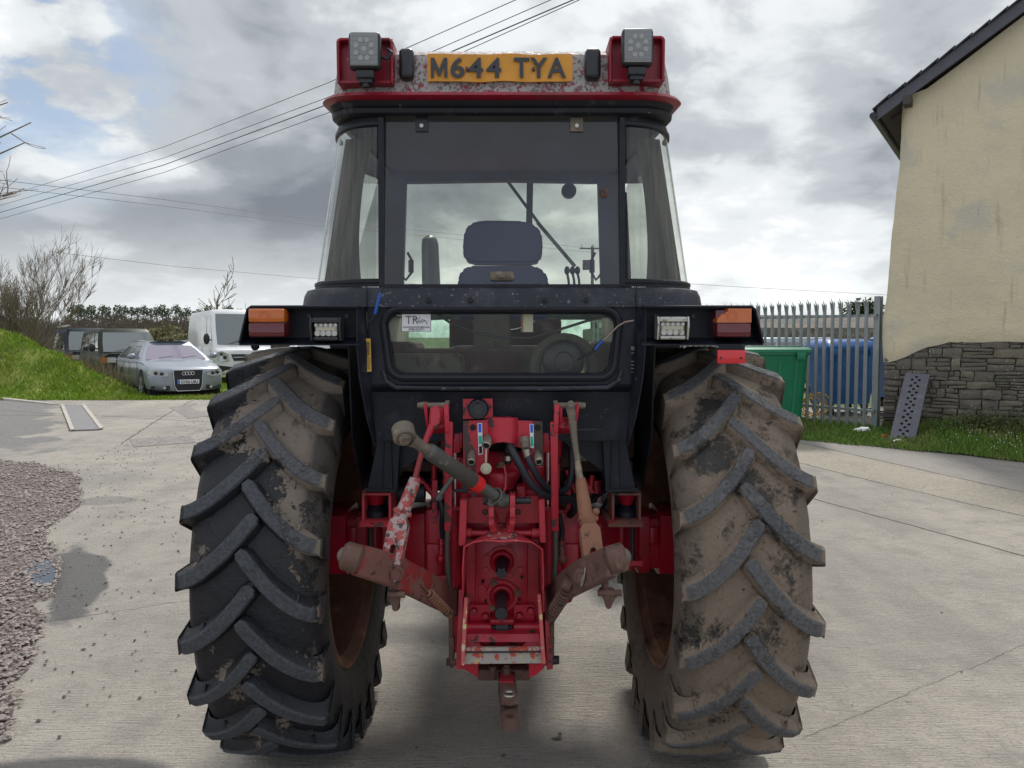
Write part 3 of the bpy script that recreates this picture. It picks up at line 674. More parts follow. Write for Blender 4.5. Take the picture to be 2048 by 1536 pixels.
# ---------------------------------------------------------------- overhead wires and pole
def wire(pts, r, name, label, group=None):
    out = []
    for i in range(len(pts)-1):
        a, c = pts[i], pts[i+1]
        for k in range(13 if i == len(pts)-2 else 12):
            f = k/12; p = a.lerp(c, f); out.append(p)
    mb = MB(); mb.tube(out, r, 5); o = mb.build(name, 'wirecol'); tag(o, label, 'cable', group); return o
M['wirecol'] = paint('overhead_cable', (.10, .10, .105), .6)
four = [((0, 396), (655, 166), (1035, -2)), ((0, 411), (655, 195), (1105, -2)), ((0, 425), (655, 209), (1150, -2)), ((0, 438), (655, 226), (1158, 0))]
nm = ('topmost', 'second', 'third and thickest', 'lowest')
for i, (a, c, d) in enumerate(four):
    A = P(a[0]-260, a[1]+68, 47); B = P(a[0], a[1], 38); Cc = P((a[0]+c[0])/2+0, (a[1]+c[1])/2+13-i*0, 28.5); D = P(c[0], c[1], 19.5); E_ = P(d[0], d[1], 15.5); F_ = P(d[0]+330, d[1]-190, 12.5)
    wire([A, B, Cc, D, E_, F_], (.009, .009, .014, .009)[i], 'power_cable', nm[i]+' of the four cables rising to the right over the cab', 'four cables crossing the sky')
wire([P(-200, 345, 34), P(0, 360, 36), P(320, 398, 43), P(635, 440, 52), P(1185, 497, 70)], .013, 'power_cable', 'upper of the two cables sloping down behind the cab')
wire([P(-200, 359, 34), P(0, 374, 36), P(320, 411, 43), P(635, 451, 52), P(1185, 505, 70)], .013, 'power_cable', 'lower of the two cables sloping down behind the cab')
wire([P(98, 503, 50), P(350, 533, 56), P(625, 557, 64), P(900, 572, 75)], .014, 'power_cable', 'low cable sloping from the bare tree towards the cab')
wire([P(1180, 555, 70), P(1480, 574, 74), P(1775, 590, 80), P(2300, 612, 90)], .017, 'power_cable', 'faint cable low in the sky above the steel fence')
p = P(1185, 492, 70); e = empty('utility_pole', (p.x, 70, -1.5), 0, 'wooden power pole with crossarm and transformer seen through the cab windows', 'pole')
MB().tube([(p.x, 70, -1.5), (p.x, 70, p.z)], [.16, .13], 8).build('pole_shaft', 'timber', e)
MB().box((p.x, 69.8, p.z-.25), (2.4, .12, .12)).build('crossarm', 'timber', e)
for k in range(3): MB().cyl((p.x-1+k, 69.8, p.z-.2), (p.x-1+k, 69.8, p.z+.1), .05, n=6).build('insulator', 'steel', e)
MB().box((p.x-.55, 69.6, p.z-1.75), (.75, .5, .9), bev=.05).build('transformer', 'darkmetal', e)

# ---------------------------------------------------------------- cream building
C0 = Vector((6.17, 12.62, 0)); EA = R(-34); ex = Vector((math.cos(EA), math.sin(EA), 0)); ey = Vector((-math.sin(EA), math.cos(EA), 0))
def BW(s_, z, d=0.0): return C0 + ex*s_ + ey*d + Vector((0, 0, z))
def ledge(z):      # left edge of the gable leans in with height
    return .02 + .17*sst(1.4, 5.6, z)**1.2 - .05*math.exp(-((z-1.9)/.5)**2) + .02*fbm(0, z, 3, 1.1)
def lower(s_): return 1.66 - .30*(1-sst(.05, .85, s_)) + .03*fbm(s_, 0, 5, 2) + (.03 if s_ > .9 else 0)
SLOPE = .64; EZ = 5.62
def topz(s_): return EZ + (s_-.25)*SLOPE if s_ < 4.8 else EZ+4.55*SLOPE-(s_-4.8)*SLOPE
bld = empty('cottage', BW(0, 0), 0, 'old cream rendered building with rubble stone base and slate roof', 'building')
m, t, b, oc = newmat('cream_render')
nb = noise_(t, oc, .9, 6, .6); base = mixc(t, smooth(t, nb, .3, .75), (.66, .58, .40), (.57, .51, .36))
base = mixc(t, math_(t, 'MULTIPLY', smooth(t, noise_(t, mapping(t, oc, loc=(2, 5, 1)), .75, 5, .6), .50, .60), .6), base, (.46, .44, .39))
st = smooth(t, noise_(t, mapping(t, oc, loc=(1, 1, 7), sc=(5, 5, .55)), 1.6, 8, .7), .56, .70)
base = mixc(t, math_(t, 'MULTIPLY', st, .42), base, (.30, .26, .17))
base = mixc(t, smooth(t, noise_(t, oc, 14, 6, .7), .66, .74), base, (.33, .27, .18))
setin(t, b, 'Base Color', base); b.inputs['Roughness'].default_value = .9
bump(t, b, math_(t, 'ADD', noise_(t, oc, 3, 5, .6), math_(t, 'MULTIPLY', noise_(t, oc, 30, 4, .6), .25)), .05, .7)
M['render'] = m
mb = MB(); ss_ = [0, .02, .05, .1]+lin(.2, 4.8, 30); rows = []
for j in range(41):
    f = j/40; row = []
    for s_ in ss_:
        z0 = lower(s_); z = z0+(topz(max(s_, .3))-z0)*f; x = ledge(z)+s_*(1-ledge(z)/5)
        rd = .09*(1-min(1, s_/.12))**2 + (.03 if f == 0 else .0); row.append(mb.bm.verts.new(BW(x, z, -.115+rd+.025*fbm(x*.6, z*.6))))
    rows.append(row)
for j in range(40):
    for i in range(len(ss_)-1): mb.bm.faces.new((rows[j][i], rows[j][i+1], rows[j+1][i+1], rows[j+1][i]))
mb.build('rendered_gable', 'render', bld, ang=60)
mb = MB()       # side walls, right half of the gable and rear, as a solid block
mb.prism([BW(.32, 0, .03), BW(.32, EZ-.05, .03), BW(4.8, EZ+4.4*SLOPE, .03), BW(9.3, EZ, .03), BW(9.3, 0, .03)], ey*11)
mb.prism([BW(.03, 0, .06), BW(.04, 1.9, .06), BW(.30, 5.45, .06), BW(.34, 5.45, .06), BW(.34, 0, .06)], ey*10.9)
mb.prism([BW(4.81, 0, -.05), BW(4.81, EZ+4.4*SLOPE, -.05), BW(9.3, EZ, -.05), BW(9.3, 0, -.05)], ey*.08)
mb.build('walls', 'render', bld)
# rubble stone base, every stone a bevelled block
M['mortar'] = paint('mortar', (.24, .215, .18), .95, [((.14, .13, .10), 9, .5, .7, .95)], bmp=(30, .01))
m, t, b, oc = newmat('rubble_stone')
vc = N(t, 'ShaderNodeVertexColor'); vc.layer_name = 'tone'
g1 = noise_(t, oc, 9, 6, .65)
base = mixc(t, .45, vc.outputs[0], mixc(t, g1, (.12, .115, .10), (.42, .38, .30)))
base = mixc(t, smooth(t, noise_(t, oc, 26, 5, .65), .60, .68), base, (.42, .39, .32))
base = mixc(t, math_(t, 'MULTIPLY', smooth(t, noise_(t, oc, 2.6, 4, .6), .58, .7), .5), base, (.07, .075, .04))
setin(t, b, 'Base Color', base); b.inputs['Roughness'].default_value = .85; bump(t, b, noise_(t, oc, 18, 6, .7), .02, .9); M['rubble'] = m
rnd = random.Random(11)
mort = MB(); mort.prism([BW(.03, -.1, .02), BW(.03, 1.9, .02), BW(5, 1.9, .02), BW(5, -.1, .02)], ey*.2); mort.build('mortar_bed', 'mortar', bld)
z = .16; stones = MB(); cols = []
def one_stone(s0, z0, L, h):
    if z0+h > lower(s0+L/2)+.12 or L < .02: return
    bb = MB(); b_ = bmesh.new(); bmesh.ops.create_cube(b_, size=1); bmesh.ops.scale(b_, vec=(L-.014, .15, h-.012), verts=b_.verts)
    bmesh.ops.subdivide_edges(b_, edges=[e for e in b_.edges if abs(e.verts[0].co.y-e.verts[1].co.y) < .01], cuts=2, use_grid_fill=True)
    for v in b_.verts:
        fx_, fz_ = abs(v.co.x)/(L/2), abs(v.co.z)/(h/2)
        if v.co.y < 0: v.co.y += .02*max(fx_, fz_)**4
        v.co += noise.noise_vector(v.co*9+Vector((s0*9, z0*9, 0)))*min(.022, h*.16)
    bb._merge(b_)
    mtx = Matrix.Translation(BW(s0+L/2, z0+h/2, .03-rnd.random()*.045)) @ Matrix.Rotation(EA+rnd.gauss(0, .04), 4, 'Z') @ Matrix.Rotation(rnd.gauss(0, .035), 4, 'Y')
    n0 = len(stones.bm.faces); stones._merge(bb.bm, mtx)
    c_ = rnd.choice(((.13, .125, .115), (.19, .175, .15), (.27, .24, .18), (.36, .32, .24), (.10, .10, .108), (.23, .20, .16), (.15, .11, .095), (.30, .27, .22))); cols.append((n0, c_))
while z < 1.78:
    H_ = rnd.choice((.12, .16, .20, .24)); s_ = .02
    while s_ < 4.6:
        L = rnd.uniform(.12, .42); k_ = rnd.random()
        if k_ < .30: one_stone(s_, z, L, H_)
        elif k_ < .72:
            f = rnd.uniform(.3, .7)
            for z0, h in ((z, H_*f), (z+H_*f, H_*(1-f))):
                if rnd.random() < .5: one_stone(s_, z0, L, h)
                else: g_ = rnd.uniform(.3, .7); one_stone(s_, z0, L*g_, h); one_stone(s_+L*g_, z0, L*(1-g_), h*rnd.uniform(.85, 1))
        else:
            for q_ in range(3): one_stone(s_+rnd.uniform(-.01, .01), z+H_*q_/3, L, H_/3)
        s_ += L
    z += H_
stones.bm.faces.ensure_lookup_table(); lay = stones.bm.loops.layers.color.new('tone')
for i, (n0, c_) in enumerate(cols):
    n1_ = cols[i+1][0] if i+1 < len(cols) else len(stones.bm.faces)
    for k in range(n0, n1_):
        for l in stones.bm.faces[k].loops: l[lay] = (*c_, 1)
stones.build('stone_base', 'rubble', bld, ang=50)
# roof
mb = MB(); rn = ey*12
def RP(s_, up, d): return BW(s_, EZ+(s_-.25)*SLOPE+up, d)
for k in range(26):
    a = -.20+k*.22; c_ = a+.25
    mb.prism([RP(a, .07+.03, -.42+rnd.uniform(-.015, .015)), RP(c_, .10+.03, -.42), RP(c_, .082+.03, -.42), RP(a, .05+.03, -.42)], ey*12)
mb.build('slates', 'slate', bld)
mb = MB(); mb.prism([RP(-.14, -.12, -.36), RP(-.14, .075, -.36), RP(1.9, .085, -.36), RP(1.9, -.10, -.36)], ey*.035)
mb.prism([RP(1.904, -.105, -.362), RP(1.904, .085, -.362), RP(5.2, .085, -.362), RP(5.2, -.105, -.362)], ey*.035); mb.build('bargeboard', 'board', bld)
for s_ in (.32, 2.62, 4.5): mb = MB().box(BW(s_-.03, EZ+(s_-.25)*SLOPE-.17, -.12), (.11, .52, .13), rot=Matrix.Rotation(EA, 3, 'Z')); mb.build('purlin', 'timber', bld)
MB().prism([RP(-.12, -.03, -.33), RP(-.12, .045, -.33), RP(4.8, .045, -.33), RP(4.8, -.03, -.33)], ey*11.6).build('roof_deck', 'timber', bld)
mb = MB()
for k in range(2): mb.box(BW(.10, EZ-.12, k*.5-.20), (.30, .05, .08), rot=Matrix.Rotation(EA, 3, 'Z') @ Matrix.Rotation(-R(33.2), 3, 'Y'))
mb.build('rafter', 'timber', bld)
# gutter along the eaves seen end-on
ga = BW(-.19, EZ-.30, -.40); MB().tube([ga, ga+ey*12], .055, 10).build('gutter', 'blackplastic', bld)

# ---------------------------------------------------------------- palisade fence
FA, FB = Vector((6.05, 12.66, 0)), Vector((1.9, 18.7, 0)); fd = (FB-FA).normalized(); fn = Vector((-fd.y, fd.x, 0)); fn = fn if fn.y < 0 else -fn
def fz(p): return gz(p.x, p.y)+.02
fence = empty('palisade_fence', (FA.x, FA.y, fz(FA)), 0, 'galvanised steel palisade fence with splayed spiked tops beside the cream building', 'fence')
def pale():
    mb = MB(); H = 2.17; pr = [(-.034, .0), (-.020, .0), (-.012, .020), (.012, .020), (.020, .0), (.034, .0)]
    rings = []
    for z_, k in ((0, 1), (H-.18, 1)):
        rings.append([fd*(x)+fn*(y_+.02)+Vector((0, 0, z_)) for x, y_ in pr]+[fd*x+fn*(y_+.017)+Vector((0, 0, z_)) for x, y_ in reversed(pr)])
    mb.loft(rings, True, True)
    for sx, tip, out in ((-.024, -.040, .035), (0, 0, .06), (.024, .040, .035)):
        a0 = H-.185; w_ = .011
        p0 = fd*(sx-w_)+fn*.022; p1 = fd*(sx+w_)+fn*.022; mid_ = Vector((0, 0, H-.07))
        mb.prism([p0+Vector((0, 0, a0)), p1+Vector((0, 0, a0)), p1*1.0+fd*(tip-sx)*.3+mid_+fn*(.0 if sx else .01), fd*tip+fn*(.022+out)+Vector((0, 0, H+(.03 if sx == 0 else -.02))), p0+fd*(tip-sx)*.3+mid_], fn*.004)
    return mb
proto = None; L = (FB-FA).length; k = 0
for i in range(1, int(L/.155)):
    s_ = i*.155; p = FA+fd*s_
    if proto is None:
        proto = pale().build('pale', 'galv', fence, world=False); o = proto; o['label'] = 'upright steel pale with splayed spiked top'
    else: o = proto.copy(); col.objects.link(o); o.parent = fence
    o.location = Vector((p.x, p.y, fz(p)+.02*math.sin(i*1.7))) - Vector(fence.location)
for h in (.30, 1.90):
    a, c_ = FA+Vector((0, 0, fz(FA)+h)), FB+Vector((0, 0, fz(FB)+h))
    mb = MB(); mb.bar(a-fn*.012, c_-fn*.012, .006, .045, side=fn); mb.bar(a-fn*.03+Vector((0, 0, .022)), c_-fn*.03+Vector((0, 0, .022)), .045, .006, side=fn); mb.build('rail', 'galv', fence)
for s_ in (.02, 2.75, 5.5):
    p = FA+fd*s_-fn*.06; mb = MB(); hh_ = 2.22 if s_ < 1 else 2.05
    mb.box(p+Vector((0, 0, fz(p)+hh_/2)), (.10, .008, hh_), rot=Matrix.Rotation(math.atan2(fd.y, fd.x), 3, 'Z')); mb.box(p-fn*.09+Vector((0, 0, fz(p)+hh_/2)), (.10, .008, hh_), rot=Matrix.Rotation(math.atan2(fd.y, fd.x), 3, 'Z'))
    mb.box(p-fn*.045+Vector((0, 0, fz(p)+hh_/2)), (.008, .082, hh_-.002), rot=Matrix.Rotation(math.atan2(fd.y, fd.x), 3, 'Z')); mb.build('post', 'galv', fence)

# ---------------------------------------------------------------- right-hand verge
def vz(x, y):
    c = (x-6.1)*ex.x+(y-12.6)*ex.y; d = (Vector((x, y, 0))-C0).dot(ey)
    return gz(x, y)+.01+.16*sst(-2.0, -.2, d)*sst(0.1, 1.4, (Vector((x, y, 0))-C0).dot(ex))
def vedge(x):     # front edge of the verge (y) for a given x
    return 12.05 - .86*(x-4.55) + .10*fbm(x, 0, 0, 1.8) if x < 7.2 else 9.8-.9*(x-7.2)
mb = MB(); rows = []
for i in range(46):
    x = 4.0+i*.12; y0 = vedge(x)+(0 if x > 4.5 else (4.5-x)*2); y1 = 13.0+ (6.2-x)*1.5 if x < 6.2 else 13.0-.27*(x-6.2)
    rows.append([mb.bm.verts.new((x, y0+(y1-y0)*f, vz(x, y0+(y1-y0)*f)+.004)) for f in lin(0, 1, 12)])
for i in range(45):
    for k in range(12): mb.bm.faces.new((rows[i][k], rows[i+1][k], rows[i+1][k+1], rows[i][k+1]))
M['vergesoil'] = grassmat('verge_soil', (.05, .07, .02), (.09, .12, .03), (.10, .09, .05))
tag(mb.build('verge', 'vergesoil', world=False), 'grass verge between the concrete and the stone wall', kind='structure')
pts = []
for i in range(26000):
    x = random.uniform(4.2, 9.2); y0 = vedge(x); y1 = 13.0+(6.2-x)*1.5 if x < 6.2 else 12.85-.27*(x-6.2); y = y0-.06+(y1-y0)*random.random()
    d = (Vector((x, y, 0))-C0).dot(ey); near = sst(-.9, -.1, d) if x > 6.2 else 0
    pts.append((x, y, vz(x, y), random.uniform(.03, .10)*(1+1.6*near)))
blades(pts, 'verge_grass', 'vergegrass', 'green grass growing on the verge below the stone wall', .007, .8)
mb = MB(); rnd = random.Random(31)
for i in range(150):
    s_ = rnd.uniform(.8, 4); tufts(mb, BW(s_, .18+.35*rnd.random()*sst(.5, 1.6, s_)*1.0+.08, -.12-.4*rnd.random()), .22, .10, .13, 34, .035, rnd)
M['weeds'] = leafmat('weeds', (.035, .055, .02), (.13, .13, .06))
tag(mb.build('weeds', 'weeds', world=False), 'tangled dark weeds growing along the foot of the stone wall', kind='stuff')
mb = MB()
for i in range(60):
    x = random.uniform(6.0, 8.2); y = vedge(x)+random.uniform(.1, 1.4); mb.sphere((x, y, vz(x, y)+.10), .007, n=5)
tag(mb.build('daisies', 'white', world=False), 'tiny white daisies dotted over the verge grass', kind='stuff')
# ---------------------------------------------------------------- perforated plank leaning on the wall
M['greyplastic'] = paint('grey_plastic', (.10, .10, .12), .6, [((.17, .165, .18), 14, .5, .75, .7)], bmp=(60, .001))
a0 = P(1803, 884, 11.55); a1 = P(1835, 747, 12.20)
pl = empty('perforated_plank', a0, 0, 'grey plank full of round holes leaning against the stone wall', 'plank')
dz_ = (a1-a0); L = dz_.length; dzn = dz_.normalized(); sx_ = (ex-dzn*ex.dot(dzn)).normalized(); nn_ = sx_.cross(dzn)
if nn_.y > 0: nn_ = -nn_
holes = []
row = 0; zz = .09
while zz < L-.06:
    for xo in ((-.055, .045) if row % 2 == 0 else (-.003,)): holes.append((xo, zz))
    zz += .062; row += 1
# plank front as a grid of cells with true round holes
mb = MB(); W_ = .175
bm = mb.bm
def pv(x, z_, d): return a0+sx_*x+dzn*z_-nn_*(-d)
b2 = bmesh.new()
outer = [(-W_, 0), (W_, 0), (W_, L), (-W_, L)]
edges = []
def ring2(pts2):
    vs = [b2.verts.new((x, z_, 0)) for x, z_ in pts2]; return [b2.edges.new((vs[i], vs[(i+1) % len(vs)])) for i in range(len(vs))]
edges += ring2(outer)
for (hx, hz) in holes: edges += ring2([(hx+.024*math.cos(a*math.pi/6), hz+.024*math.sin(a*math.pi/6)) for a in range(12)])
bmesh.ops.triangle_fill(b2, edges=edges, use_beauty=True)
r_ = bmesh.ops.extrude_face_region(b2, geom=list(b2.faces)); bmesh.ops.translate(b2, vec=(0, 0, .03), verts=[v for v in r_['geom'] if isinstance(v, bmesh.types.BMVert)])
mt = Matrix((sx_, dzn, -nn_)).transposed().to_4x4(); mt.translation = a0
mb._merge(b2, mt); mb.build('panel', 'greyplastic', pl)
MB().prism([a0-sx_*W_*.98+nn_*-.031, a0+sx_*W_*.98+nn_*-.031, a0+sx_*W_*.98+dzn*L*.99+nn_*-.031, a0-sx_*W_*.98+dzn*L*.99+nn_*-.031], nn_*-.03).build('backing', 'darkmetal', pl)
mb = MB(); p = P(1798, 884, 11.5); mb.sphere((p.x, p.y, vz(p.x, p.y)+.02), .06, (1.4, .7, .4), 10); mb.jitter(.02, 20)
tag(mb.build('plastic_scrap', 'white'), 'crumpled white scrap at the foot of the perforated plank', 'litter')
mb = MB(); p = P(1725, 845, 12.45); mb.sphere((p.x, p.y, vz(p.x, p.y)+.04), .09, (1.6, .8, .5), 12); mb.jitter(.035, 16)
tag(mb.build('plastic_bag', 'white'), 'crumpled white plastic bag in the grass below the fence', 'litter')
mb = MB(); p = P(1768, 868, 11.9); mb.box((p.x, p.y, vz(p.x, p.y)+.03), (.12, .07, .04), rot=.5, bev=.01); mb.jitter(.012, 20)
tag(mb.build('red_wrapper', 'redtape'), 'small red wrapper in the grass left of the plank', 'litter')
p = P(1785, 824, 12.35); mb = MB()
for k in range(3): mb.box(BW(.28, .34+.055*k+.1, -.16), (.62, .10, .02 if k % 2 == 0 else .06), rot=Matrix.Rotation(EA, 3, 'Z'))
tag(mb.build('timber_offcut', 'timber'), 'weathered pallet end lying against the wall behind the plank', 'pallet')

# ---------------------------------------------------------------- wheeled bins
def big_bin(loc, rz, mat, label, group, wd=1.26, dp=1.0, ht=1.33, domed=False):
    e = empty('wheeled_bin', loc, rz, label, 'bin', group, world=False)
    b_ = MB(); h0 = .22
    def rr_(wx, wy, z_, n=5, rad=.08):
        pts = []
        for (sx, sy, a0_) in ((1, 1, 0), (-1, 1, 90), (-1, -1, 180), (1, -1, 270)):
            for k in range(n): a = R(a0_+90*k/(n-1)); pts.append((sx*(wx/2-rad)+rad*math.cos(a), sy*(wy/2-rad)+rad*math.sin(a), z_))
        return pts
    b_.loft([rr_(wd*.82, dp*.80, h0), rr_(wd*.84, dp*.82, h0+.05), rr_(wd*.955, dp*.95, ht-.16), rr_(wd*.965, dp*.96, ht-.15), rr_(wd, dp*1.0, ht-.14), rr_(wd, dp, ht-.10)], True, True)
    for sx in (-.3, -.1, .1, .3): b_.bar((sx*wd*.95, -dp*.41, h0+.08), (sx*wd*1.08, -dp*.475, ht-.2), .035, .02)
    b_.build('tub', mat, e, world=False)
    l = MB()
    if domed: l.loft([rr_(wd+.04, dp+.04, ht-.10), rr_(wd+.04, dp+.04, ht-.05), rr_(wd*.96, dp*.9, ht+.03), rr_(wd*.7, dp*.5, ht+.09)], True, True)
    else:
        l.loft([rr_(wd+.05, dp+.05, ht-.10), rr_(wd+.05, dp+.05, ht-.055), rr_(wd*.96, dp*.94, ht-.02)], True, True)
        for k in range(2): l.box((0, -.15+.3*k, ht-.01), (wd*.9, .05, .02), bev=.008)
    l.build('lid', mat, e, world=False)
    for sx in (-1, 1):
        g_ = MB(); g_.box((sx*wd*.36, -dp/2-.035, ht-.16), (.14, .05, .12), bev=.012); g_.box((sx*wd*.36, -dp/2-.062, ht-.165), (.08, .01, .05), bev=.004); g_.build('lifting_lug', mat, e, world=False)
        for sy in (-1, 1):
            c_ = MB(); c_.cyl((sx*wd*.34-.025, sy*dp*.3, .10), (sx*wd*.34+.025, sy*dp*.3, .10), .10, n=16); c_.box((sx*wd*.34, sy*dp*.3, .17), (.08, .12, .1)); c_.build('castor', 'blackwheel', e, world=False)
    return e
def onG(px, Yd): x = (px-1024)/FPX*Yd; return Vector((x, Yd, gz(x, Yd)))
big_bin(onG(1528, 12.9), R(-4), 'greenbin', 'bright green wheeled bin with flat lid in front of the fence', 'large bins', ht=1.47)
big_bin(onG(1405, 13.8), R(3), 'greenbin', 'green wheeled bin mostly hidden behind the right rear tyre', 'large bins', ht=1.40)
big_bin(onG(1681, 14.7), R(4), 'bluebin', 'blue wheeled bin with domed lid behind the fence pales', 'large bins', ht=1.36, domed=True, wd=.98)
big_bin(onG(1818, 15.6), R(-3), 'bluebin', 'second blue bin half hidden by the corner of the cream building', 'large bins', ht=1.48, wd=1.2)
# low stone barn and things beyond the fence
bn = empty('stone_barn', (9.2, 30, gz(9, 30)), 0, 'low stone building with brown roof beyond the fence', 'building')
M['barnstone'] = paint('barn_stone', (.15, .135, .115), .9, [((.26, .24, .20), 5, .5, .62, .9), ((.07, .065, .06), 8, .55, .65, .9)], bmp=(6, .05)); M['barnroof'] = paint('barn_roof', (.16, .145, .13), .9, [((.23, .18, .14), 1.4, .45, .65, .9), ((.10, .10, .09), 7, .5, .7, .9)], bmp=(8, .03))
MB().box((11.8, 33, 1.1), (17, 5, 2.3)).build('wall', 'barnstone', bn)
MB().prism([(3.6, 30.2, 1.60), (3.6, 33, 2.85), (3.6, 35.8, 1.60), (3.6, 35.8, 1.5), (3.6, 33, 2.74), (3.6, 30.2, 1.5)], (17.5, 0, 0)).build('roof', 'barnroof', bn)
mb = MB()
for i in range(30): tufts(mb, (P(1733, 640, 42).x+rnd.uniform(-1.0, 1.0), 42, 2.2+rnd.random()*1.5), .7, .6, .5, 60, .16, rnd)
mb.tube([(P(1733, 640, 42).x, 42, .2), (P(1733, 640, 42).x, 42, 3)], .12, 6)
tag(mb.build('dark_conifer', 'ivy'), 'dark evergreen above the far roof beside the cream building', 'tree')
hz_ = onG(1618, 14.2); mb = MB()
for k in range(4): mb.torus((hz_.x+.06*k, hz_.y, hz_.z+.22+.02*k), (.3, 1, .15*k), .17+.02*k, .014, 26, 6)
tag(mb.build('hose_coil', 'yellowlabel'), 'yellow hose coil lying on the ground behind the fence', 'hose')
hz_ = onG(1640, 15.5); mb = MB(); mb.torus((hz_.x, hz_.y, hz_.z+.33), (1, .35, 0), .30, .018, 30, 6); mb.torus((hz_.x+.85, hz_.y-.3, hz_.z+.33), (1, .35, 0), .30, .018, 30, 6)
mb.tube([(hz_.x, hz_.y, hz_.z+.33), (hz_.x+.3, hz_.y-.1, hz_.z+.75), (hz_.x+.7, hz_.y-.25, hz_.z+.72), (hz_.x+.85, hz_.y-.3, hz_.z+.33)], .018, 6)
tag(mb.build('bicycle', 'darkmetal'), 'old bicycle leaning behind the palisade fence', 'bicycle')
# ================================================================ VEHICLES
def carpaint(name, c, metal=.5, rough=.32, dirt_haze=.25, coat=.4):
    m, t, b, oc = newmat(name)
    f = smooth(t, noise_(t, oc, 2.2, 6, .6), .45, .75); setin(t, b, 'Base Color', mixc(t, math_(t, 'MULTIPLY', f, dirt_haze), c, (.20, .19, .15)))
    b.inputs['Metallic'].default_value = metal; b.inputs['Roughness'].default_value = rough; b.inputs['Coat Weight'].default_value = coat; b.inputs['Coat Roughness'].default_value = .1
    if coat < .1: b.inputs['Specular IOR Level'].default_value = .2
    return m
M['p_silver'] = carpaint('silver_blue_paint', (.26, .30, .345)); M['p_green'] = carpaint('dark_green_paint', (.014, .022, .014), .0, .5, .06, .05); M['p_blue'] = carpaint('dark_blue_paint', (.012, .020, .04), .0, .5, .06, .05)
M['p_white'] = carpaint('white_van_paint', (.74, .75, .75), .0, .35, .05); M['p_bonnet'] = carpaint('dull_dark_bonnet', (.03, .027, .04), .0, .5, .1, .05)
M['headl'] = lens('headlight', (.50, .52, .50), .1, .1); M['cplastic'] = paint('car_black_plastic', (.02, .02, .024), .55); M['shut'] = paint('door_gap', (.006, .006, .006), .8)
def car(label, loc, rz, S, group='parked vehicles'):
    L, W, pm = S['L'], S['W']/2, S['paint']; y0 = -L/2
    e = empty(S['kind'], (loc[0], loc[1], gz(loc[0], loc[1])+S.get('dz', -.01)), rz, label, S['cat'], group, world=False)
    def ring(y, hf, zb, zt):
        hw = W*hf; pr = [(.0, zb), (.80, zb), (.95, zb+.05), (1, zb+.2), (1.0, zb+(zt-zb)*.62), (.975, zt-.09), (.90, zt-.02), (.55, zt+S.get('crown', .02)), (0, zt+S.get('crown', .02)*1.3)]
        return [(x*hw, y, z) for x, z in pr]+[(-x*hw, y, z) for x, z in reversed(pr[1:-1])]
    mb = MB(); nose = S['nose']; rings = []
    for dy, hf in ((0, .35), (.012, .55), (.05, .74), (.11, .87), (.2, .955), (.32, .99)):
        f = dy/.32; rings.append(ring(y0+dy*S.get('nd', 1), hf, S['zb'], nose[0]+(nose[1]-nose[0])*f**.6))
    for f, z in S['top']: rings.append(ring(y0+f*L, 1, S['zb'], z))
    rings.append(ring(-y0-.06, .97, S['zb']+.02, S['top'][-1][1])); rings.append(ring(-y0, .88, S['zb']+.08, S['top'][-1][1]-.03))
    mb.loft(rings, True, True); mb.build('body', pm, e, world=False, ang=50)
    # cabin
    b0_, t0_, t1_, b1_ = [y0+f*L for f in S['cab']]; zb_, zr = S['belt'], S['roof']; bw, tw = W*.955, W*S['tw']
    def side(sx, u, v, off=0.0):
        yb = b0_+(b1_-b0_)*u; yt = t0_+(t1_-t0_)*u; bul = math.sin(math.pi*min(1, max(0, v)))*.02
        return (sx*(bw+(tw-bw)*v+off+bul), yb+(yt-yb)*v, zb_+(zr-.07-zb_)*v)
    mb = MB(); rings = []
    for v in (-.15, 0, .35, .7, .93):
        r_ = []
        for sx, us in ((1, (0, .01, .08, .5, .97, 1)), (-1, (1, .97, .5, .08, .01, 0))):
            for u in us:
                p = side(sx, u, v); k = .90 if u in (0, 1) else 1; r_.append((p[0]*k, p[1]-(.035 if u == 0 else 0), p[2]))
        rings.append(r_)
    top = [(x*.90, y+(.10 if y < 0 else -.06), zr-.005) for x, y, z in rings[-1]]; top2 = [(x*.5, y*.9, zr+.015) for x, y, z in rings[-1]]
    mb.loft(rings+[top, top2], True, True); mb.build('cabin', pm, e, world=False, ang=50)
    # glass
    def gl(pts, name, mat): MB().prism(pts, (0, 0, -.0004)).build(name, mat, e, world=False)
    def front(x, v, off):
        p = side(1, 0, v); return (x*p[0]*.90, p[1]-.037-off-.03*(1-x*x)*0, p[2])
    wsp = []; nx = 10
    mb = MB(); rws = []
    for v in lin(.03, .93, 5): rws.append([(x*side(1, 0, v)[0]*.865, side(1, 0, v)[1]-.040-.012-.03*(1-x*x), side(1, 0, v)[2]) for x in lin(-1, 1, nx)])
    mb.loft(rws, False); mb.build('windscreen', S.get('screen', 'carglass'), e, world=False)
    mb = MB()
    for x in (-.5, .15): mb.bar((x*bw, front(0, .05, 0)[1]-.08, zb_+.05), ((x+.42)*bw, front(0, .16, 0)[1]-.07, zb_+.05+.10*(zr-zb_)), .015, .012)
    mb.build('wiper', 'cplastic', e, world=False)
    for u0, u1, lab in S['win']:
        for sx in (-1, 1):
            mb = MB(); mb.loft([[side(sx, u, v, .008) for u in (u0, (u0+u1)/2, u1)] for v in (.07, .4, .88)], False); mb.build('side_window', S.get('sglass', 'carglass'), e, world=False)
    for f in S['gaps']:
        for sx in (-1, 1): MB().box((sx*(W+.001), y0+f*L, (S['zb']+zb_)/2+.05), (.006, .012, zb_-S['zb']-.2)).build('door_gap', 'shut', e, world=False)
    # wheels
    wr = S['wr']
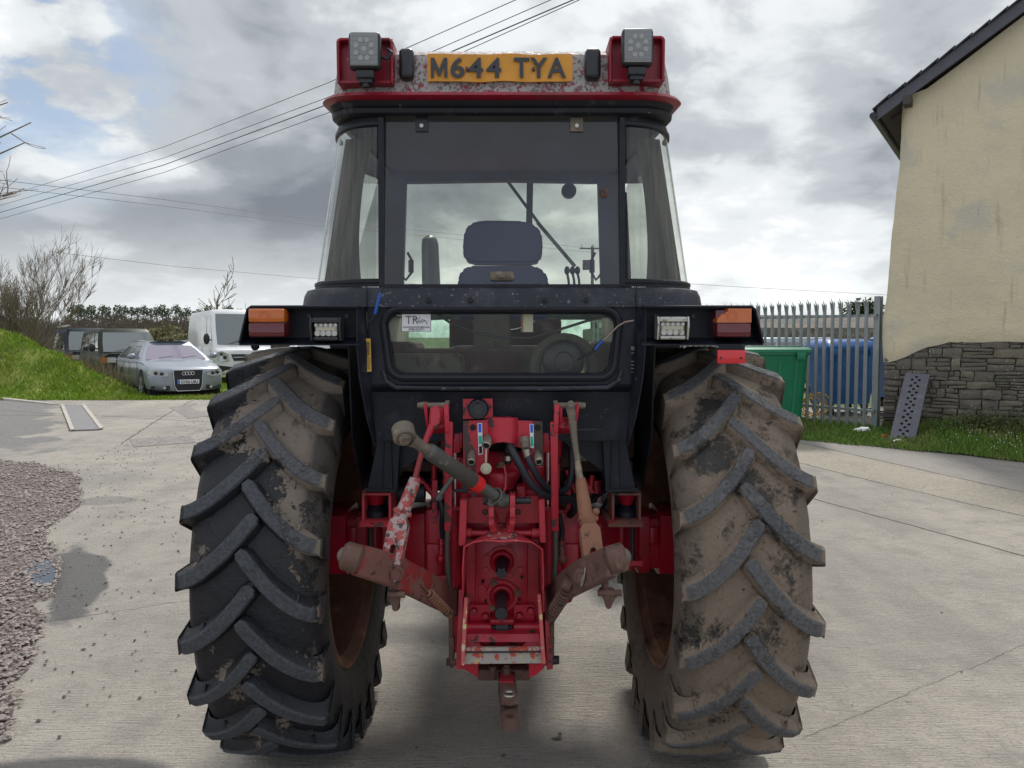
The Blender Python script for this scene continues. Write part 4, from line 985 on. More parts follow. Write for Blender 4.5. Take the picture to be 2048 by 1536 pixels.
    for fy in S['axles']:
        for sx in (-1, 1):
            c_ = (sx*(W-.10), y0+fy*L, wr)
            a = MB(); a.cyl((sx*(W-.20), c_[1], wr+.01), (sx*(W+.003), c_[1], wr+.01), wr+.055, n=28); a.build('wheel_arch', 'shut', e, world=False)  # near-black disc stands in for the shaded hollow of the arch
            wh = MB(); wh.loft([[(sx*(W-.2+dx), c_[1]+r*math.cos(k*math.pi/14), wr+r*math.sin(k*math.pi/14)) for k in range(28)] for dx, r in ((0, wr*.7), (0, wr-.02), (.02, wr), (.18, wr), (.207, wr-.02), (.212, wr*.68), (.19, wr*.66))], True)
            tyre = wh.build('wheel', 'tyrecar', e, world=False)
            rm = MB(); rm.cyl((sx*(W-.03), c_[1], wr), (sx*(W-.028), c_[1], wr), wr*.67, n=24)
            for k in range(S.get('spokes', 7)):
                a = 2*math.pi*k/S.get('spokes', 7); rm.bar((sx*(W+.0), c_[1], wr), (sx*(W+.004), c_[1]+wr*.64*math.cos(a), wr+wr*.64*math.sin(a)), .02, .05, .006, side=(1, 0, 0))
            rm.torus((sx*(W+.0), c_[1], wr), (1, 0, 0), wr*.65, .015, 24, 6); rm.build('rim', S.get('rim', 'alloy'), tyre, world=False)
    # mirrors
    for sx in (-1, 1):
        mb = MB(); my = b0_+.30+S.get('my', 0); mz = zb_+S.get('mz', .10)
        mb.sphere((sx*(W+.11), my, mz), .10, (1.05, .55, S.get('mh', .75)), 14); mb.bar((sx*(W-.08), my+.03, mz-.04), (sx*(W+.08), my+.02, mz-.03), .04, .04); mb.build('wing_mirror', S.get('mirror', pm), e, world=False)
    def fy(x):
        a = abs(x)/W; tb_ = ((0, 0), (.35, 0), (.55, .012), (.74, .05), (.87, .11), (.955, .2), (1.2, .32))
        for (p, q_), (r, s_) in zip(tb_, tb_[1:]):
            if a <= r: return y0+S.get('nd', 1)*(q_+(s_-q_)*(a-p)/(r-p))
        return y0+.3
    def fpatch(name, pts, mat, off=.012, th=.03, parent=None, n=1):
        """front-face patch following the plan curve of the nose: pts are (x,z) outline"""
        mb = MB(); A = [mb.bm.verts.new((x, fy(x)-off+S.get('rake', .0)*(z-S['zb']), z)) for x, z in pts]; B = [mb.bm.verts.new((x, fy(x)+th, z)) for x, z in pts]
        mb.bm.faces.new(A); k = len(A)
        for i in range(k): mb.bm.faces.new((A[i], B[i], B[(i+1) % k], A[(i+1) % k]))
        bmesh.ops.triangulate(mb.bm, faces=[f for f in mb.bm.faces if len(f.verts) > 4])
        return mb.build(name, mat, parent or e, world=False)
    S['detail'](e, fpatch, fy, W, y0, L)
    return e
def plate_front(e, fpatch, fy, txt, z, w_=.52, h=.11, off=.05):
    MB().box((0, fy(0)-off, z), (w_, .008, h), bev=.003).build('number_plate', 'white', e, world=False)
    pl = [c for c in e.children if c.name.startswith('number_plate')][-1]
    text('plate_lettering', txt, (.02, fy(0)-off-.006, z), w_*.80, h*.68, 'platechar', pl, ROT_BACK, .0025)
    MB().box((-w_/2+.027, fy(0)-off-.0055, z), (.045, .002, h*.92)).build('blue_band', 'blue', pl, world=False)
def d_estate(e, fpatch, fy, W, y0, L):
    g = fpatch('grille', [(-.36, .72), (.36, .72), (.33, .30), (.27, .19), (-.27, .19), (-.33, .30)], 'cplastic', .022)
    mb = MB(); o = [(-.36, .72), (.36, .72), (.33, .30), (.27, .19), (-.27, .19), (-.33, .30), (-.36, .72)]; mb.tube([(x, fy(x)-.030, z) for x, z in o], .013, 6); mb.build('grille_frame', 'chrome', g, world=False)
    mb = MB()
    for i in range(13): x = -.30+i*.05; mb.box((x, fy(x)-.026, .46), (.008, .008, .46 if abs(x) < .26 else .36))
    for z in (.40, .53, .62, .67): mb.box((0, fy(0)-.024, z), (.62, .008, .006))
    mb.build('grille_bars', 'darkmetal', g, world=False)
    mb = MB()
    for i in range(4): mb.torus((-.105+i*.07, fy(0)-.045, .63), (0, 1, 0), .042, .0085, 24, 8)
    mb.build('badge', 'chrome', g, world=False)
    plate_front(e, fpatch, fy, 'GV56 LBU', .42)
    for s in (-1, 1):
        fpatch('headlight', [(s*.46, .58), (s*.50, .68), (s*.72, .735), (s*.86, .72), (s*.90, .64), (s*.84, .575), (s*.62, .55)][::s], 'headl', .028)
        mb = MB(); mb.sphere((s*.62, fy(.62)-.03, .635), .045, n=12); mb.sphere((s*.75, fy(.75)-.02, .65), .045, n=12); mb.build('projector_lamp', 'darkmetal', e, world=False)
        lg = fpatch('lower_intake', [(s*.44, .22), (s*.44, .33), (s*.84, .32), (s*.86, .25), (s*.80, .22)][::s], 'cplastic', .02)
        mb = MB(); mb.cyl((s*.56, fy(.56)-.03, .275), (s*.56, fy(.56)+.02, .275), .035, n=14); mb.build('fog_lamp', 'headl', lg, world=False)
        mb = MB(); mb.bar((s*W*.60, y0+L*.45, 1.425+.03), (s*W*.60, y0+L*.85, 1.425+.03), .03, .03, .008); mb.build('roof_rail', 'chrome', e, world=False)
        mb = MB(); mb.tube([(s*W*.5, y0+.35, .80), (s*W*.55, y0+.9, .90), (s*W*.62, y0+1.25, .96)], .007, 5); mb.build('bonnet_crease', 'p_silver', e, world=False)
    mb = MB(); mb.bar((-W*.93, y0+.55, .13), (W*.93, y0+.55, .13), .5, .18, side=(0, 1, 0)); mb.build('undertray', 'shut', e, world=False)
EST = dict(kind='estate_car', cat='car', L=4.93, W=1.86, paint='p_silver', nose=(.70, .80), zb=.19, top=((.12, .87), (.20, .93), (.27, .97), (.35, .97), (.9, 1.0)), cab=(.255, .43, .86, .985), belt=.955, roof=1.44, tw=.66, screen='tintglass', sglass='lightglass',
           win=((.10, .36, ''), (.39, .65, ''), (.68, .93, '')), gaps=(.30, .53, .72), wr=.33, axles=(.19, .77), detail=d_estate)
def d_t4(e, fpatch, fy, W, y0, L):
    g = fpatch('grille', [(-.52, .92), (.52, .92), (.50, .78), (-.50, .78)], 'cplastic', .02)
    mb = MB()
    for z in (.81, .85, .89): mb.box((0, fy(0)-.022, z), (.98, .006, .012))
    mb.build('grille_bars', 'p_bonnet', g, world=False)
    fpatch('bumper', [(-.90, .62), (-.55, .66), (.55, .66), (.90, .62), (.90, .40), (-.90, .40)], 'cplastic', .06)
    for s in (-1, 1):
        fpatch('headlight', [(s*.50, .78), (s*.50, .94), (s*.74, .94), (s*.74, .78)][::s], 'headl', .03)
        fpatch('indicator', [(s*.75, .78), (s*.75, .94), (s*.90, .95), (s*.90, .77)][::s], 'amber', .03)
    fpatch('bonnet_panel', [(-.78, .98), (.78, .98), (.70, 1.06), (-.70, 1.06)], 'p_bonnet', .0)
T4 = dict(kind='panel_van', cat='van', L=4.75, W=1.84, paint='p_green', nose=(.98, 1.03), zb=.36, top=((.10, 1.06), (.15, 1.10), (.9, 1.10)), cab=(.125, .26, .965, .995), belt=1.09, roof=1.86, tw=.83, screen='lightglass', nd=.6,
          win=((.03, .17, ''), (.22, .52, ''), (.56, .90, '')), gaps=(.19, .40, .68), wr=.33, axles=(.165, .77), mirror='cplastic', my=.0, mz=.16, mh=1.3, rim='darkmetal', detail=d_t4)
def d_crafter(e, fpatch, fy, W, y0, L):
    g = fpatch('grille', [(-.52, 1.02), (.52, 1.02), (.44, .80), (-.44, .80)], 'cplastic', .03)
    mb = MB(); mb.box((0, fy(0)-.04, .92), (.9, .01, .02)); mb.torus((0, fy(0)-.045, .93), (0, 1, 0), .075, .010, 24, 6); mb.build('badge', 'chrome', g, world=False)
    fpatch('bumper', [(-.98, .66), (-.5, .60), (.5, .60), (.98, .66), (.98, .36), (-.98, .36)], 'cplastic', .05)
    for s in (-1, 1):
        fpatch('headlight', [(s*.58, .80), (s*.60, 1.02), (s*.80, 1.12), (s*.93, 1.10), (s*.95, .82), (s*.80, .76)][::s], 'headl', .03)
        mb = MB(); mb.sphere((s*.72, fy(.72)-.03, .92), .06, n=12); mb.sphere((s*.82, fy(.82)-.02, 1.03), .045, n=12); mb.build('lamp_reflector', 'darkmetal', e, world=False)
        mb = MB(); mb.box((s*(W+.003), y0+L*.6, .78), (.012, L*.38, .08), bev=.004); mb.build('rubbing_strip', 'cplastic', e, world=False)
    mb = MB(); mb.tube([(.30, y0+1.45, 2.52), (.30, y0+1.50, 2.80)], .006, 5); mb.box((.30, y0+1.45, 2.53), (.05, .08, .03)); mb.build('aerial', 'cplastic', e, world=False)
CRA = dict(kind='delivery_van', cat='van', L=5.9, W=1.99, paint='p_white', nose=(1.12, 1.20), zb=.34, top=((.09, 1.24), (.145, 1.32), (.9, 1.32)), cab=(.115, .235, .985, .998), belt=1.31, roof=2.55, tw=.86, screen='lightglass', nd=.8,
           win=((.025, .14, ''), (.20, .40, '')), gaps=(.17, .42, .66), wr=.34, axles=(.17, .79), mirror='cplastic', my=.0, mz=.22, mh=1.9, rim='darkmetal', detail=d_crafter)
car('silver blue estate car with four ringed grille badge and purple tinted screen', (-9.72, 21.35), R(36), EST)
car('dark green van with a dull dark bonnet beside the silver estate car', (-13.5, 26.1), R(37), T4)
bv = dict(T4); bv['paint'] = 'p_blue'; bv['roof'] = 1.95
e = car('dark blue van with awning rail on its roof, furthest left', (-17.1, 30.4), R(37), bv)
MB().box((-.70, .1, 2.03), (.10, 3.0, .09), bev=.02).build('awning_rail', 'alloy', e, world=False)
car('tall white van with dark door mirror parked right of the estate car', (-10.45, 28.0), R(32), CRA)
S2 = dict(EST); S2['paint'] = 'p_white'; S2['screen'] = 'lightglass'
def d_plain(e, fpatch, fy, W, y0, L):
    fpatch('grille', [(-.40, .66), (.40, .66), (.34, .56), (-.34, .56)], 'cplastic', .022)
    for s in (-1, 1): fpatch('headlight', [(s*.50, .58), (s*.55, .72), (s*.82, .74), (s*.88, .62)][::s], 'headl', .028)
S2['detail'] = d_plain
car('pale car glimpsed between the left fender and the left tyre', (-7.2, 27.5), R(20), S2)
S3 = dict(S2); S3['paint'] = 'p_silver'; S3['kind'] = 'estate_car'
car('light car glimpsed between the bins behind the fence pales', (8.6, 21.5), R(75), S3, 'parked vehicles')
# ================================================================ TRACTOR
TX, TY = -.037, 3.25
T = empty('tractor', (TX, TY, 0), 0, 'old red tractor with black cab and muddy rear tyres seen from behind', 'tractor')
ORG['tractor'] = Vector((TX, TY, 0))
def tb(mb, name, mat, parent=None, **k): return mb.build(name, mat, parent or T, **k)
KR = .065
def rr(hw, yr, yf, rc, z, n=8, rcf=.12, kz=0.0):
    pts = []
    for (cx_, cy_, r_, a0) in ((hw-rc, yr+rc, rc, -90), (hw-rcf, yf-rcf, rcf, 0), (-hw+rcf, yf-rcf, rcf, 90), (-hw+rc, yr+rc, rc, 180)):
        for k in range(n): a = R(a0+90*k/(n-1)); pts.append((TX+cx_+r_*math.cos(a), cy_+r_*math.sin(a), z+kz*(cy_+r_*math.sin(a)-2.75)))
    return pts
YR = 2.75
def zat(py, Y): return P(1024, py, Y).z
# ---- roof
z_fl = zat(184, 2.70)
K_ = dict(kz=KR, n=10)
mb = MB(); mb.loft([rr(.620, 2.76, 4.30, .15, z_fl-.016, **K_), rr(.650, 2.715, 4.34, .16, z_fl-.015, **K_), rr(.660, 2.70, 4.36, .165, z_fl-.006, **K_), rr(.654, 2.705, 4.35, .165, z_fl+.005, **K_), rr(.628, 2.745, 4.32, .15, z_fl+.012, **K_)], True, False)
roof = tb(mb, 'roof', 'roofred')
mb = MB(); mb.loft([rr(.628, 2.744, 4.32, .15, z_fl+.011, **K_), rr(.620, 2.752, 4.31, .15, z_fl+.09, **K_), rr(.608, 2.765, 4.29, .14, z_fl+.150, **K_), rr(.58, 2.80, 4.26, .13, z_fl+.172, **K_), rr(.43, 2.95, 4.1, .12, z_fl+.185, **K_), rr(.05, 3.2, 3.9, .04, z_fl+.19, n=10, rcf=.03, kz=KR)], True, True)
roofcap = mb.build('roof_cap', 'roofworn', roof)
mb = MB(); mb.loft([rr(.640, 2.735, 4.31, .15, z_fl-.013, **K_), rr(.634, 2.742, 4.31, .15, z_fl-.028, **K_), rr(.626, 2.752, 4.30, .14, z_fl-.036, **K_), rr(.634, 2.745, 4.30, .15, z_fl-.041, **K_), rr(.632, 2.748, 4.30, .15, z_fl-.056, **K_), rr(.622, 2.765, 4.28, .14, z_fl-.064, **K_), rr(.60, 2.79, 4.26, .12, z_fl-.064, **K_), rr(.60, 2.79, 4.26, .12, z_fl-.03, **K_)], True, False)
tb(mb, 'roof_header', 'header')
mb = MB(); mb.loft([rr(.61, 2.785, 4.27, .12, z_fl-.040, **K_), rr(.60, 2.80, 4.26, .12, z_fl-.052, **K_), rr(.3, 3.1, 4.0, .08, z_fl-.045, **K_)], True, True); tb(mb, 'headliner', 'headliner')
# corner lamp housings (open boxes facing back)
def lamp_box(px0, px1, py0, py1, s):
    Yb = 2.70; mb = MB(); A = P(px0, py1, Yb); B = P(px1, py0, Yb); x0, x1, z0, z1 = A.x, B.x, A.z, B.z; th = .008; D = .17
    mb.box(((x0+x1)/2, Yb+D/2, z1-th/2), (x1-x0, D, th), bev=.003); mb.box(((x0+x1)/2, Yb+D/2+.0, z0+th/2), (x1-x0-.002, D, th))
    for x in (x0+th/2, x1-th/2): mb.box((x, Yb+D/2, (z0+z1)/2), (th, D, z1-z0-2*th+.001), bev=.002)
    mb.box(((x0+x1)/2, Yb+.036, (z0+z1)/2), (x1-x0-2*th, .008, z1-z0-2*th))
    # soft corners along the outer rim
    mb.tube([(x0+.004, Yb, z0), (x0+.003, Yb, z1-.012), (x0+.012, Yb, z1-.003), (x1-.012, Yb, z1-.003), (x1-.003, Yb, z1-.012), (x1-.004, Yb, z0)], .006, 8)
    h = mb.build('lamp_housing', 'roofred', roof); return h
lamp_box(675, 785, 77, 166, 0); lamp_box(1219, 1329, 73, 163, 1)
def work_light(cx_, cy_, w_, h_):
    Yl = 2.615; c = P(cx_, cy_, Yl); hw = w_/2/FPX*Yl/1.03; hh = h_/2/FPX*Yl/1.03*1.07
    e = None; mb = MB(); mb.box((c.x, Yl+.022, c.z), (2*hw, .044, 2*hh), bev=.012, seg=3)
    for k in range(7): mb.box((c.x-hw*.7+k*hw*.233, Yl+.055, c.z), (.005, .03, hh*1.5))
    wl = tb(mb, 'work_light', 'darkmetal')
    MB().box((c.x, Yl-.002, c.z), (2*hw-.014, .006, 2*hh-.014), bev=.004).build('lens', 'ledlens', wl)
    mb = MB(); n = 8
    for k in range(n):
        a = 2*math.pi*k/n+.39; x, z = c.x+math.cos(a)*hw*.52, c.z+math.sin(a)*hh*.52; mb.cyl((x, Yl-.0065, z), (x, Yl+.002, z), .0085, .006, 14)
    mb.cyl((c.x, Yl-.0062, c.z), (c.x, Yl+.002, c.z), .009, n=14); mb.build('led', 'clearlens', wl)
    MB().cyl((c.x, Yl-.0055, c.z), (c.x, Yl-.001, c.z), hw*.40, n=20).build('reflector_plate', 'ledlens', wl)
    mb = MB(); mb.box((c.x, Yl+.03, c.z-hh-.016), (.062, .05, .028), bev=.006); mb.box((c.x, Yl+.04, c.z-hh-.034), (.045, .05, .016)); mb.cyl((c.x, Yl+.03, c.z-hh-.03), (c.x, Yl+.03, c.z-hh-.055), .012); mb.build('bracket', 'darkmetal', wl)
work_light(728, 99, 64, 68); work_light(1276, 92, 63, 69)
mb = MB(); p0 = P(757, 112, 2.66); mb.tube([p0, p0+Vector((.03, 0, -.01)), p0+Vector((.045, .0, .012)), p0+Vector((.03, .02, .03))], .006, 6); tb(mb, 'lamp_cable', 'hose')
for a_, c_ in ((798, 827), (1170, 1202)):
    A = P(a_, 158, 2.72); B = P(c_, 96, 2.72); mb = MB(); mb.box(((A.x+B.x)/2, 2.735, (A.z+B.z)/2), (B.x-A.x, .05, B.z-A.z), bev=.016, seg=4); tb(mb, 'vent_cover', 'blackplastic')
# number plate, slightly buckled
A = P(855, 163, 2.728); B = P(1145, 108, 2.728); mb = MB(); nx = 26; rows = []
for z in (A.z, A.z+(B.z-A.z)*.5, B.z): rows.append([(A.x+(B.x-A.x)*i/nx, 2.728+.003*math.sin(i*.9+z*50)+.002*fbm(i*.4, z*9), z+.0016*math.sin(i*.55)) for i in range(nx+1)])
back = [[(x, y+.006, z) for x, y, z in r] for r in rows]
mb.loft(rows, False); mb.loft(back, False); plate_ = tb(mb, 'number_plate', 'plate')
pw = B.x-A.x
text('lettering', '644', (A.x+pw*.335, 2.7215, (A.z+B.z)/2-.002), pw*.350, (B.z-A.z)*.74, 'platechar', plate_, ROT_BACK, .0022, sp=1.22)
mx0, mx1, mz0, mz1 = A.x+pw*.025, A.x+pw*.138, (A.z+B.z)/2-.002-(B.z-A.z)*.36, (A.z+B.z)/2-.002+(B.z-A.z)*.36; ms = .0105; mc = (mx0+mx1)/2
MB().prism([(x, 2.7205, z) for x, z in ((mx0, mz0), (mx0, mz1), (mx0+ms*1.15, mz1), (mc, mz0+(mz1-mz0)*.42), (mx1-ms*1.15, mz1), (mx1, mz1), (mx1, mz0), (mx1-ms, mz0), (mx1-ms, mz1-.028), (mc+.004, mz0+.006), (mc-.004, mz0+.006), (mx0+ms, mz1-.028), (mx0+ms, mz0))], (0, .0015, 0)).build('lettering', 'platechar', plate_)
text('lettering', 'TYA', (A.x+pw*.775, 2.7215, (A.z+B.z)/2-.002), pw*.360, (B.z-A.z)*.74, 'platechar', plate_, ROT_BACK, .0022, sp=1.15)
for x in (934, 1067): p = P(x, 137, 2.715); MB().cyl((p.x, 2.713, p.z), (p.x, 2.73, p.z), .006, n=10).build('bolt', 'rust', plate_)
# ---- rear window
zg0, zg1 = zat(566, 2.775), zat(226, 2.80)
def gpt(px, py):   # lean of the rear screen
    f = (py-226)/(566-226); return P(px, py, 2.80-.025*f)
mb = MB(); c4 = [gpt(768, 222), gpt(1238, 222), gpt(1242, 572), gpt(766, 572)]
mb.face(c4); rw = tb(mb, 'rear_window', 'glassrear')
mb = MB()
for a_, c_ in ((c4[0], c4[1]), (c4[1], c4[2]), (c4[2], c4[3]), (c4[3], c4[0])): mb.bar(a_-Vector((0, .001, 0)), c_-Vector((0, .001, 0)), .007, .013, side=(0, 1, 0))
mb.build('window_seal', 'rubber', rw)
for x, y, mt in ((844, 247, 'darkmetal'), (1153, 247, 'brownmetal')):
    mb = MB(); p = gpt(x, y); mb.box(p+Vector((0, -.008, .0)), (.046, .006, .062), bev=.002); mb.cyl(p+Vector((-.028, -.01, .033)), p+Vector((.028, -.01, .033)), .008); h = mb.build('hinge', mt, rw)
    mb = MB(); mb.cyl(p+Vector((0, -.018, -.012)), p+Vector((0, -.006, -.012)), .007); mb.build('hinge_bolt', 'steel', h)
mb = MB(); p = gpt(1004, 553); mb.box(p+Vector((0, -.014, 0)), (.088, .022, .034), bev=.010, seg=3); mb.box(p+Vector((0, -.026, 0)), (.03, .012, .018), bev=.005); mb.cyl(p+Vector((-.028, -.03, 0)), p+Vector((-.028, -.01, 0)), .008); mb.cyl(p+Vector((.03, -.03, 0)), p+Vector((.03, -.01, 0)), .006); mb.build('latch', 'brownmetal', rw)
mb = MB(); p = gpt(1208, 387); mb.cyl(p+Vector((0, -.016, 0)), p+Vector((0, .006, 0)), .012); mb.cyl(p+Vector((0, -.004, 0)), p+Vector((0, .006, 0)), .018); mb.build('stay_bolt', 'rust', rw)
# ---- corner posts, curved corner windows
def corner(s, v, a):    # v 0 bottom..1 top, a 0 (rear post) .. 1 (side)
    hw = .738+(.640-.738)*v; xr = .443-.006*v; yr = 2.785+.0*v
    ang = a*math.pi/2; ry = .27
    x = xr+(hw-xr)*math.sin(ang)**.92 if ang > 0 else xr
    y = yr+ry*(1-math.cos(ang)); z = zat(570, 2.79)+(z_fl-.066-zat(570, 2.79))*v
    return Vector((TX+s*x, y, z))
for s in (-1, 1):
    mb = MB(); mb.loft([[corner(s, v, a) for a in lin(.03, 1, 18)] for v in lin(.02, .985, 8)], False); cw = tb(mb, 'corner_window', 'glasscorner')
    mb = MB(); mb.bar(corner(s, -.01, 0)+Vector((-s*.006, -.002, 0)), corner(s, 1.0, 0)+Vector((-s*.004, -.002, 0)), .020, .03); tb(mb, 'rear_post', 'cabblack')
    mb = MB()
    mb.tube([corner(s, .022, a) for a in lin(0, 1, 14)], .010, 6); mb.build('window_rubber', 'rubber', cw); mb = MB(); mb.tube([corner(s, .975, a)+Vector((0, 0, -.004)) for a in lin(0, 1, 14)], .012, 6); mb.build('window_rubber', 'rubber', cw)
    mb = MB(); mb.loft([[corner(s, v, a)+Vector((s*.004, -.004, 0)) for a in lin(0, 1, 14)] for v in (-.012, .02)], False); tb(mb, 'corner_rail', 'header'); mb = MB()
    mb.loft([[corner(s, v, a)+Vector((s*.004, -.004, 0)) for a in lin(0, 1, 14)] for v in (.965, 1.01)], False); tb(mb, 'corner_rail', 'header')
    # B pillar with curved front edge, brownish trim
    mb = MB(); rows = []
    for v in lin(0, 1, 12):
        z = corner(s, v, 1).z; hw = abs(corner(s, v, 1).x-TX)-.015; yb = 3.07; fwd = 3.20+.36*(1-v)**3+.10*max(0, v-.8)*3
        rows.append([(TX+s*hw, yb, z), (TX+s*(hw-.05), yb-.015, z), (TX+s*(hw-.085), yb+.02, z), (TX+s*(hw-.075), fwd-.04, z), (TX+s*(hw-.01), fwd, z)])
    mb.loft(rows, True, True); tb(mb, 'side_pillar', 'trim')
    # door glass further forward, front pillar
    dg = [Vector((TX+s*(abs(corner(s, v, 1).x-TX)-.02), y, corner(s, v, 1).z)) for v, y in ((.0, 3.45), (.0, 4.20), (.98, 4.20), (.98, 3.45))]
    mb = MB(); mb.face(dg); d_ = tb(mb, 'door_glass', 'glass')
    mb = MB(); mb.bar(dg[1]+Vector((0, .03, -.9)), dg[2]+Vector((0, -.0, .02)), .075, .085, .01); tb(mb, 'front_pillar', 'cabblack')
    mb = MB(); mb.tube([P(815 if s < 0 else 1190, 505, 3.95), P(823 if s < 0 else 1183, 520, 3.95), P(823 if s < 0 else 1183, 545, 3.95), P(812 if s < 0 else 1192, 560, 3.95), P(800 if s < 0 else 1202, 548, 3.95)], .007, 7); mb.tube([P(822 if s < 0 else 1184, 520, 3.95), P(822 if s < 0 else 1184, 545, 3.95)], .014, 8); tb(mb, 'grab_handle', 'hose')
    # A-pillar shaping seen inside the windscreen
    x0_, x1_ = (768, 812) if s < 0 else (1240, 1196)
    mb = MB(); mb.prism([P(812 if s < 0 else 1196, 362, 4.150), P(770 if s < 0 else 1236, 340, 4.150), P(770 if s < 0 else 1236, 600, 4.150), P(805 if s < 0 else 1203, 600, 4.150)], (0, .05, 0)); tb(mb, 'windscreen_pillar', 'headliner')
# windscreen frame and header
mb = MB(); mb.prism([P(700, 300, 4.160), P(1300, 300, 4.160), P(1300, 362, 4.160), P(1185, 364, 4.160), P(1010, 361, 4.160), P(825, 364, 4.160), P(700, 362, 4.160)], (0, .06, 0)); tb(mb, 'windscreen_header', 'headliner')
mb = MB(); mb.face([P(775, 350, 4.200), P(1232, 350, 4.200), P(1240, 600, 4.200), P(765, 600, 4.200)]); wsn = tb(mb, 'windscreen', 'glass')
mb = MB(); mb.bar(P(1060, 360, 4.230), P(1058, 470, 4.290), .035, .02); mb.build('centre_bar', 'darkmetal', wsn)
mb = MB(); mb.bar(P(1015, 362, 4.240), P(1080, 450, 4.245), .016, .01); mb.bar(P(1075, 445, 4.250), P(1150, 533, 4.250), .02, .008); mb.build('wiper', 'darkmetal', wsn)
mb = MB(); p = P(1138, 381, 4.1); mb.cyl(p, p+Vector((0, .03, 0)), .040, n=24); mb.cyl(p+Vector((0, .015, 0)), p+Vector((0, .015, .09)), .008); tb(mb, 'interior_mirror', 'blackplastic')
# exhaust stack ahead of the windscreen
mb = MB(); pts = [P(866, 640, 5.0), P(862, 560, 5.0), P(860, 490, 5.0), P(859, 478, 5.0), P(859, 471, 5.0)]; mb.tube(pts, [.062, .060, .056, .048, .02], 18); tb(mb, 'exhaust_stack', 'darkmetal')
# ---- belt below the glass
zb1 = zat(572, 2.79)
mb = MB(); mb.loft([rr(.762, 2.71, 4.30, .22, zat(614, 2.71), n=10), rr(.757, 2.722, 4.30, .22, zb1-.035, n=10), rr(.750, 2.740, 4.30, .22, zb1-.012, n=10), rr(.736, 2.765, 4.29, .22, zb1-.006, n=10), rr(.67, 2.83, 4.24, .2, zb1-.006, n=10), rr(.67, 2.83, 4.24, .2, zat(614, 2.72), n=10)], True, False)
belt = tb(mb, 'cab_belt', 'cabbelt')
for x in (857, 941, 1089, 1172): p = P(x, 600, 2.715); MB().cyl((p.x, 2.708, p.z), (p.x, 2.72, p.z), .009).build('plug', 'rubber', belt)
mb = MB()
for x in (733, 1273): mb.bar(P(x, 574, 2.725), P(x, 613, 2.706), .004, .006)
mb.build('panel_gap', 'rubber', belt)
# ---- rear lower panel with window opening
def rrect(x0, x1, y0_, y1_, r, n=6, x0b=None, x1b=None):
    x0b = x0 if x0b is None else x0b; x1b = x1 if x1b is None else x1b
    pts = []
    for cx_, cy_, a0 in ((x1-r, y0_+r, -90), (x1b-r, y1_-r, 0), (x0b+r, y1_-r, 90), (x0+r, y0_+r, 180)):
        for k in range(n): a = R(a0+90*k/(n-1)); pts.append((cx_+r*math.cos(a), cy_+r*math.sin(a)))
    return pts
YP = 2.745
def holed(outer, inner, Yf, th, name, mat, parent=None):
    b2 = bmesh.new()
    eds = []
    for loop in (outer, inner):
        vs = [b2.verts.new(P(x, y, Yf(y) if callable(Yf) else Yf)) for x, y in loop]; eds += [b2.edges.new((vs[i], vs[(i+1) % len(vs)])) for i in range(len(vs))]
    bmesh.ops.triangle_fill(b2, edges=eds, use_beauty=True)
    r_ = bmesh.ops.extrude_face_region(b2, geom=list(b2.faces)); bmesh.ops.translate(b2, vec=(0, th, 0), verts=[v for v in r_['geom'] if isinstance(v, bmesh.types.BMVert)])
    mb = MB(); mb._merge(b2); return tb(mb, name, mat, parent)
win = rrect(775, 1229, 627, 748, 26, x0b=786, x1b=1221)
def Yp(y): return YP - .02*sst(600, 640, y) + .055*sst(765, 790, y) + (.0 if y < 870 else .03)
outer = [(722, 606), (1285, 606), (1286, 745), (1280, 780), (1252, 880), (755, 880), (728, 780), (720, 745)]
panel = holed([(735, 606), (1272, 606), (1272, 772), (735, 772)], rrect(765, 1240, 617, 757, 32, x0b=775, x1b=1232), 2.725, .05, 'rear_panel', 'cabblack')
mb = MB(); ys_ = [769, 776, 784, 800, 830, 865, 880]
rows = []
for y in ys_:
    f = (y-769)/111; xl, xr_ = 732+22*f, 1275-22*f; dY = 2.722 if y < 772 else 2.722+.045*sst(772, 786, y)+.015*f
    rows.append([P(xl+(xr_-xl)*k/30, y, dY+.002*fbm(k, y*.1)) for k in range(31)])
mb.loft(rows, False); mb.prism([P(754, 868, 2.79), P(1254, 868, 2.79), P(1254, 882, 2.79), P(754, 882, 2.79)], (0, .35, 0)); mb.build('lower_skin', 'cabblack', panel)
mb = MB(); ww = rrect(766, 1239, 618, 756, 32, x0b=776, x1b=1231); mb.tube([P(x, y, 2.722) for x, y in ww]+[P(*ww[0], 2.722)], .013, 8, False)
ww = rrect(774, 1231, 625, 749, 27, x0b=785, x1b=1222); mb.tube([P(x, y, 2.735) for x, y in ww]+[P(*ww[0], 2.735)], .006, 6, False); seal = tb(mb, 'window_surround', 'rubber')
lw = MB().face([P(x, y, 2.748) for x, y in win]); lw = tb(lw, 'lower_window', 'glasslow')
# sill lip with worn edge below the window
mb = MB(); mb.tube([P(765, 740, 2.716), P(772, 762, 2.713), P(792, 775, 2.712), P(900, 777, 2.710), P(1110, 777, 2.710), P(1215, 775, 2.712), P(1236, 762, 2.713), P(1244, 740, 2.716)], .008, 8); tb(mb, 'panel_bead', 'cabbelt')
mb = MB(); mb.bar(P(1100, 862, 2.775), P(1195, 858, 2.775), .003, .006); tb(mb, 'hose_slot', 'darkmetal')
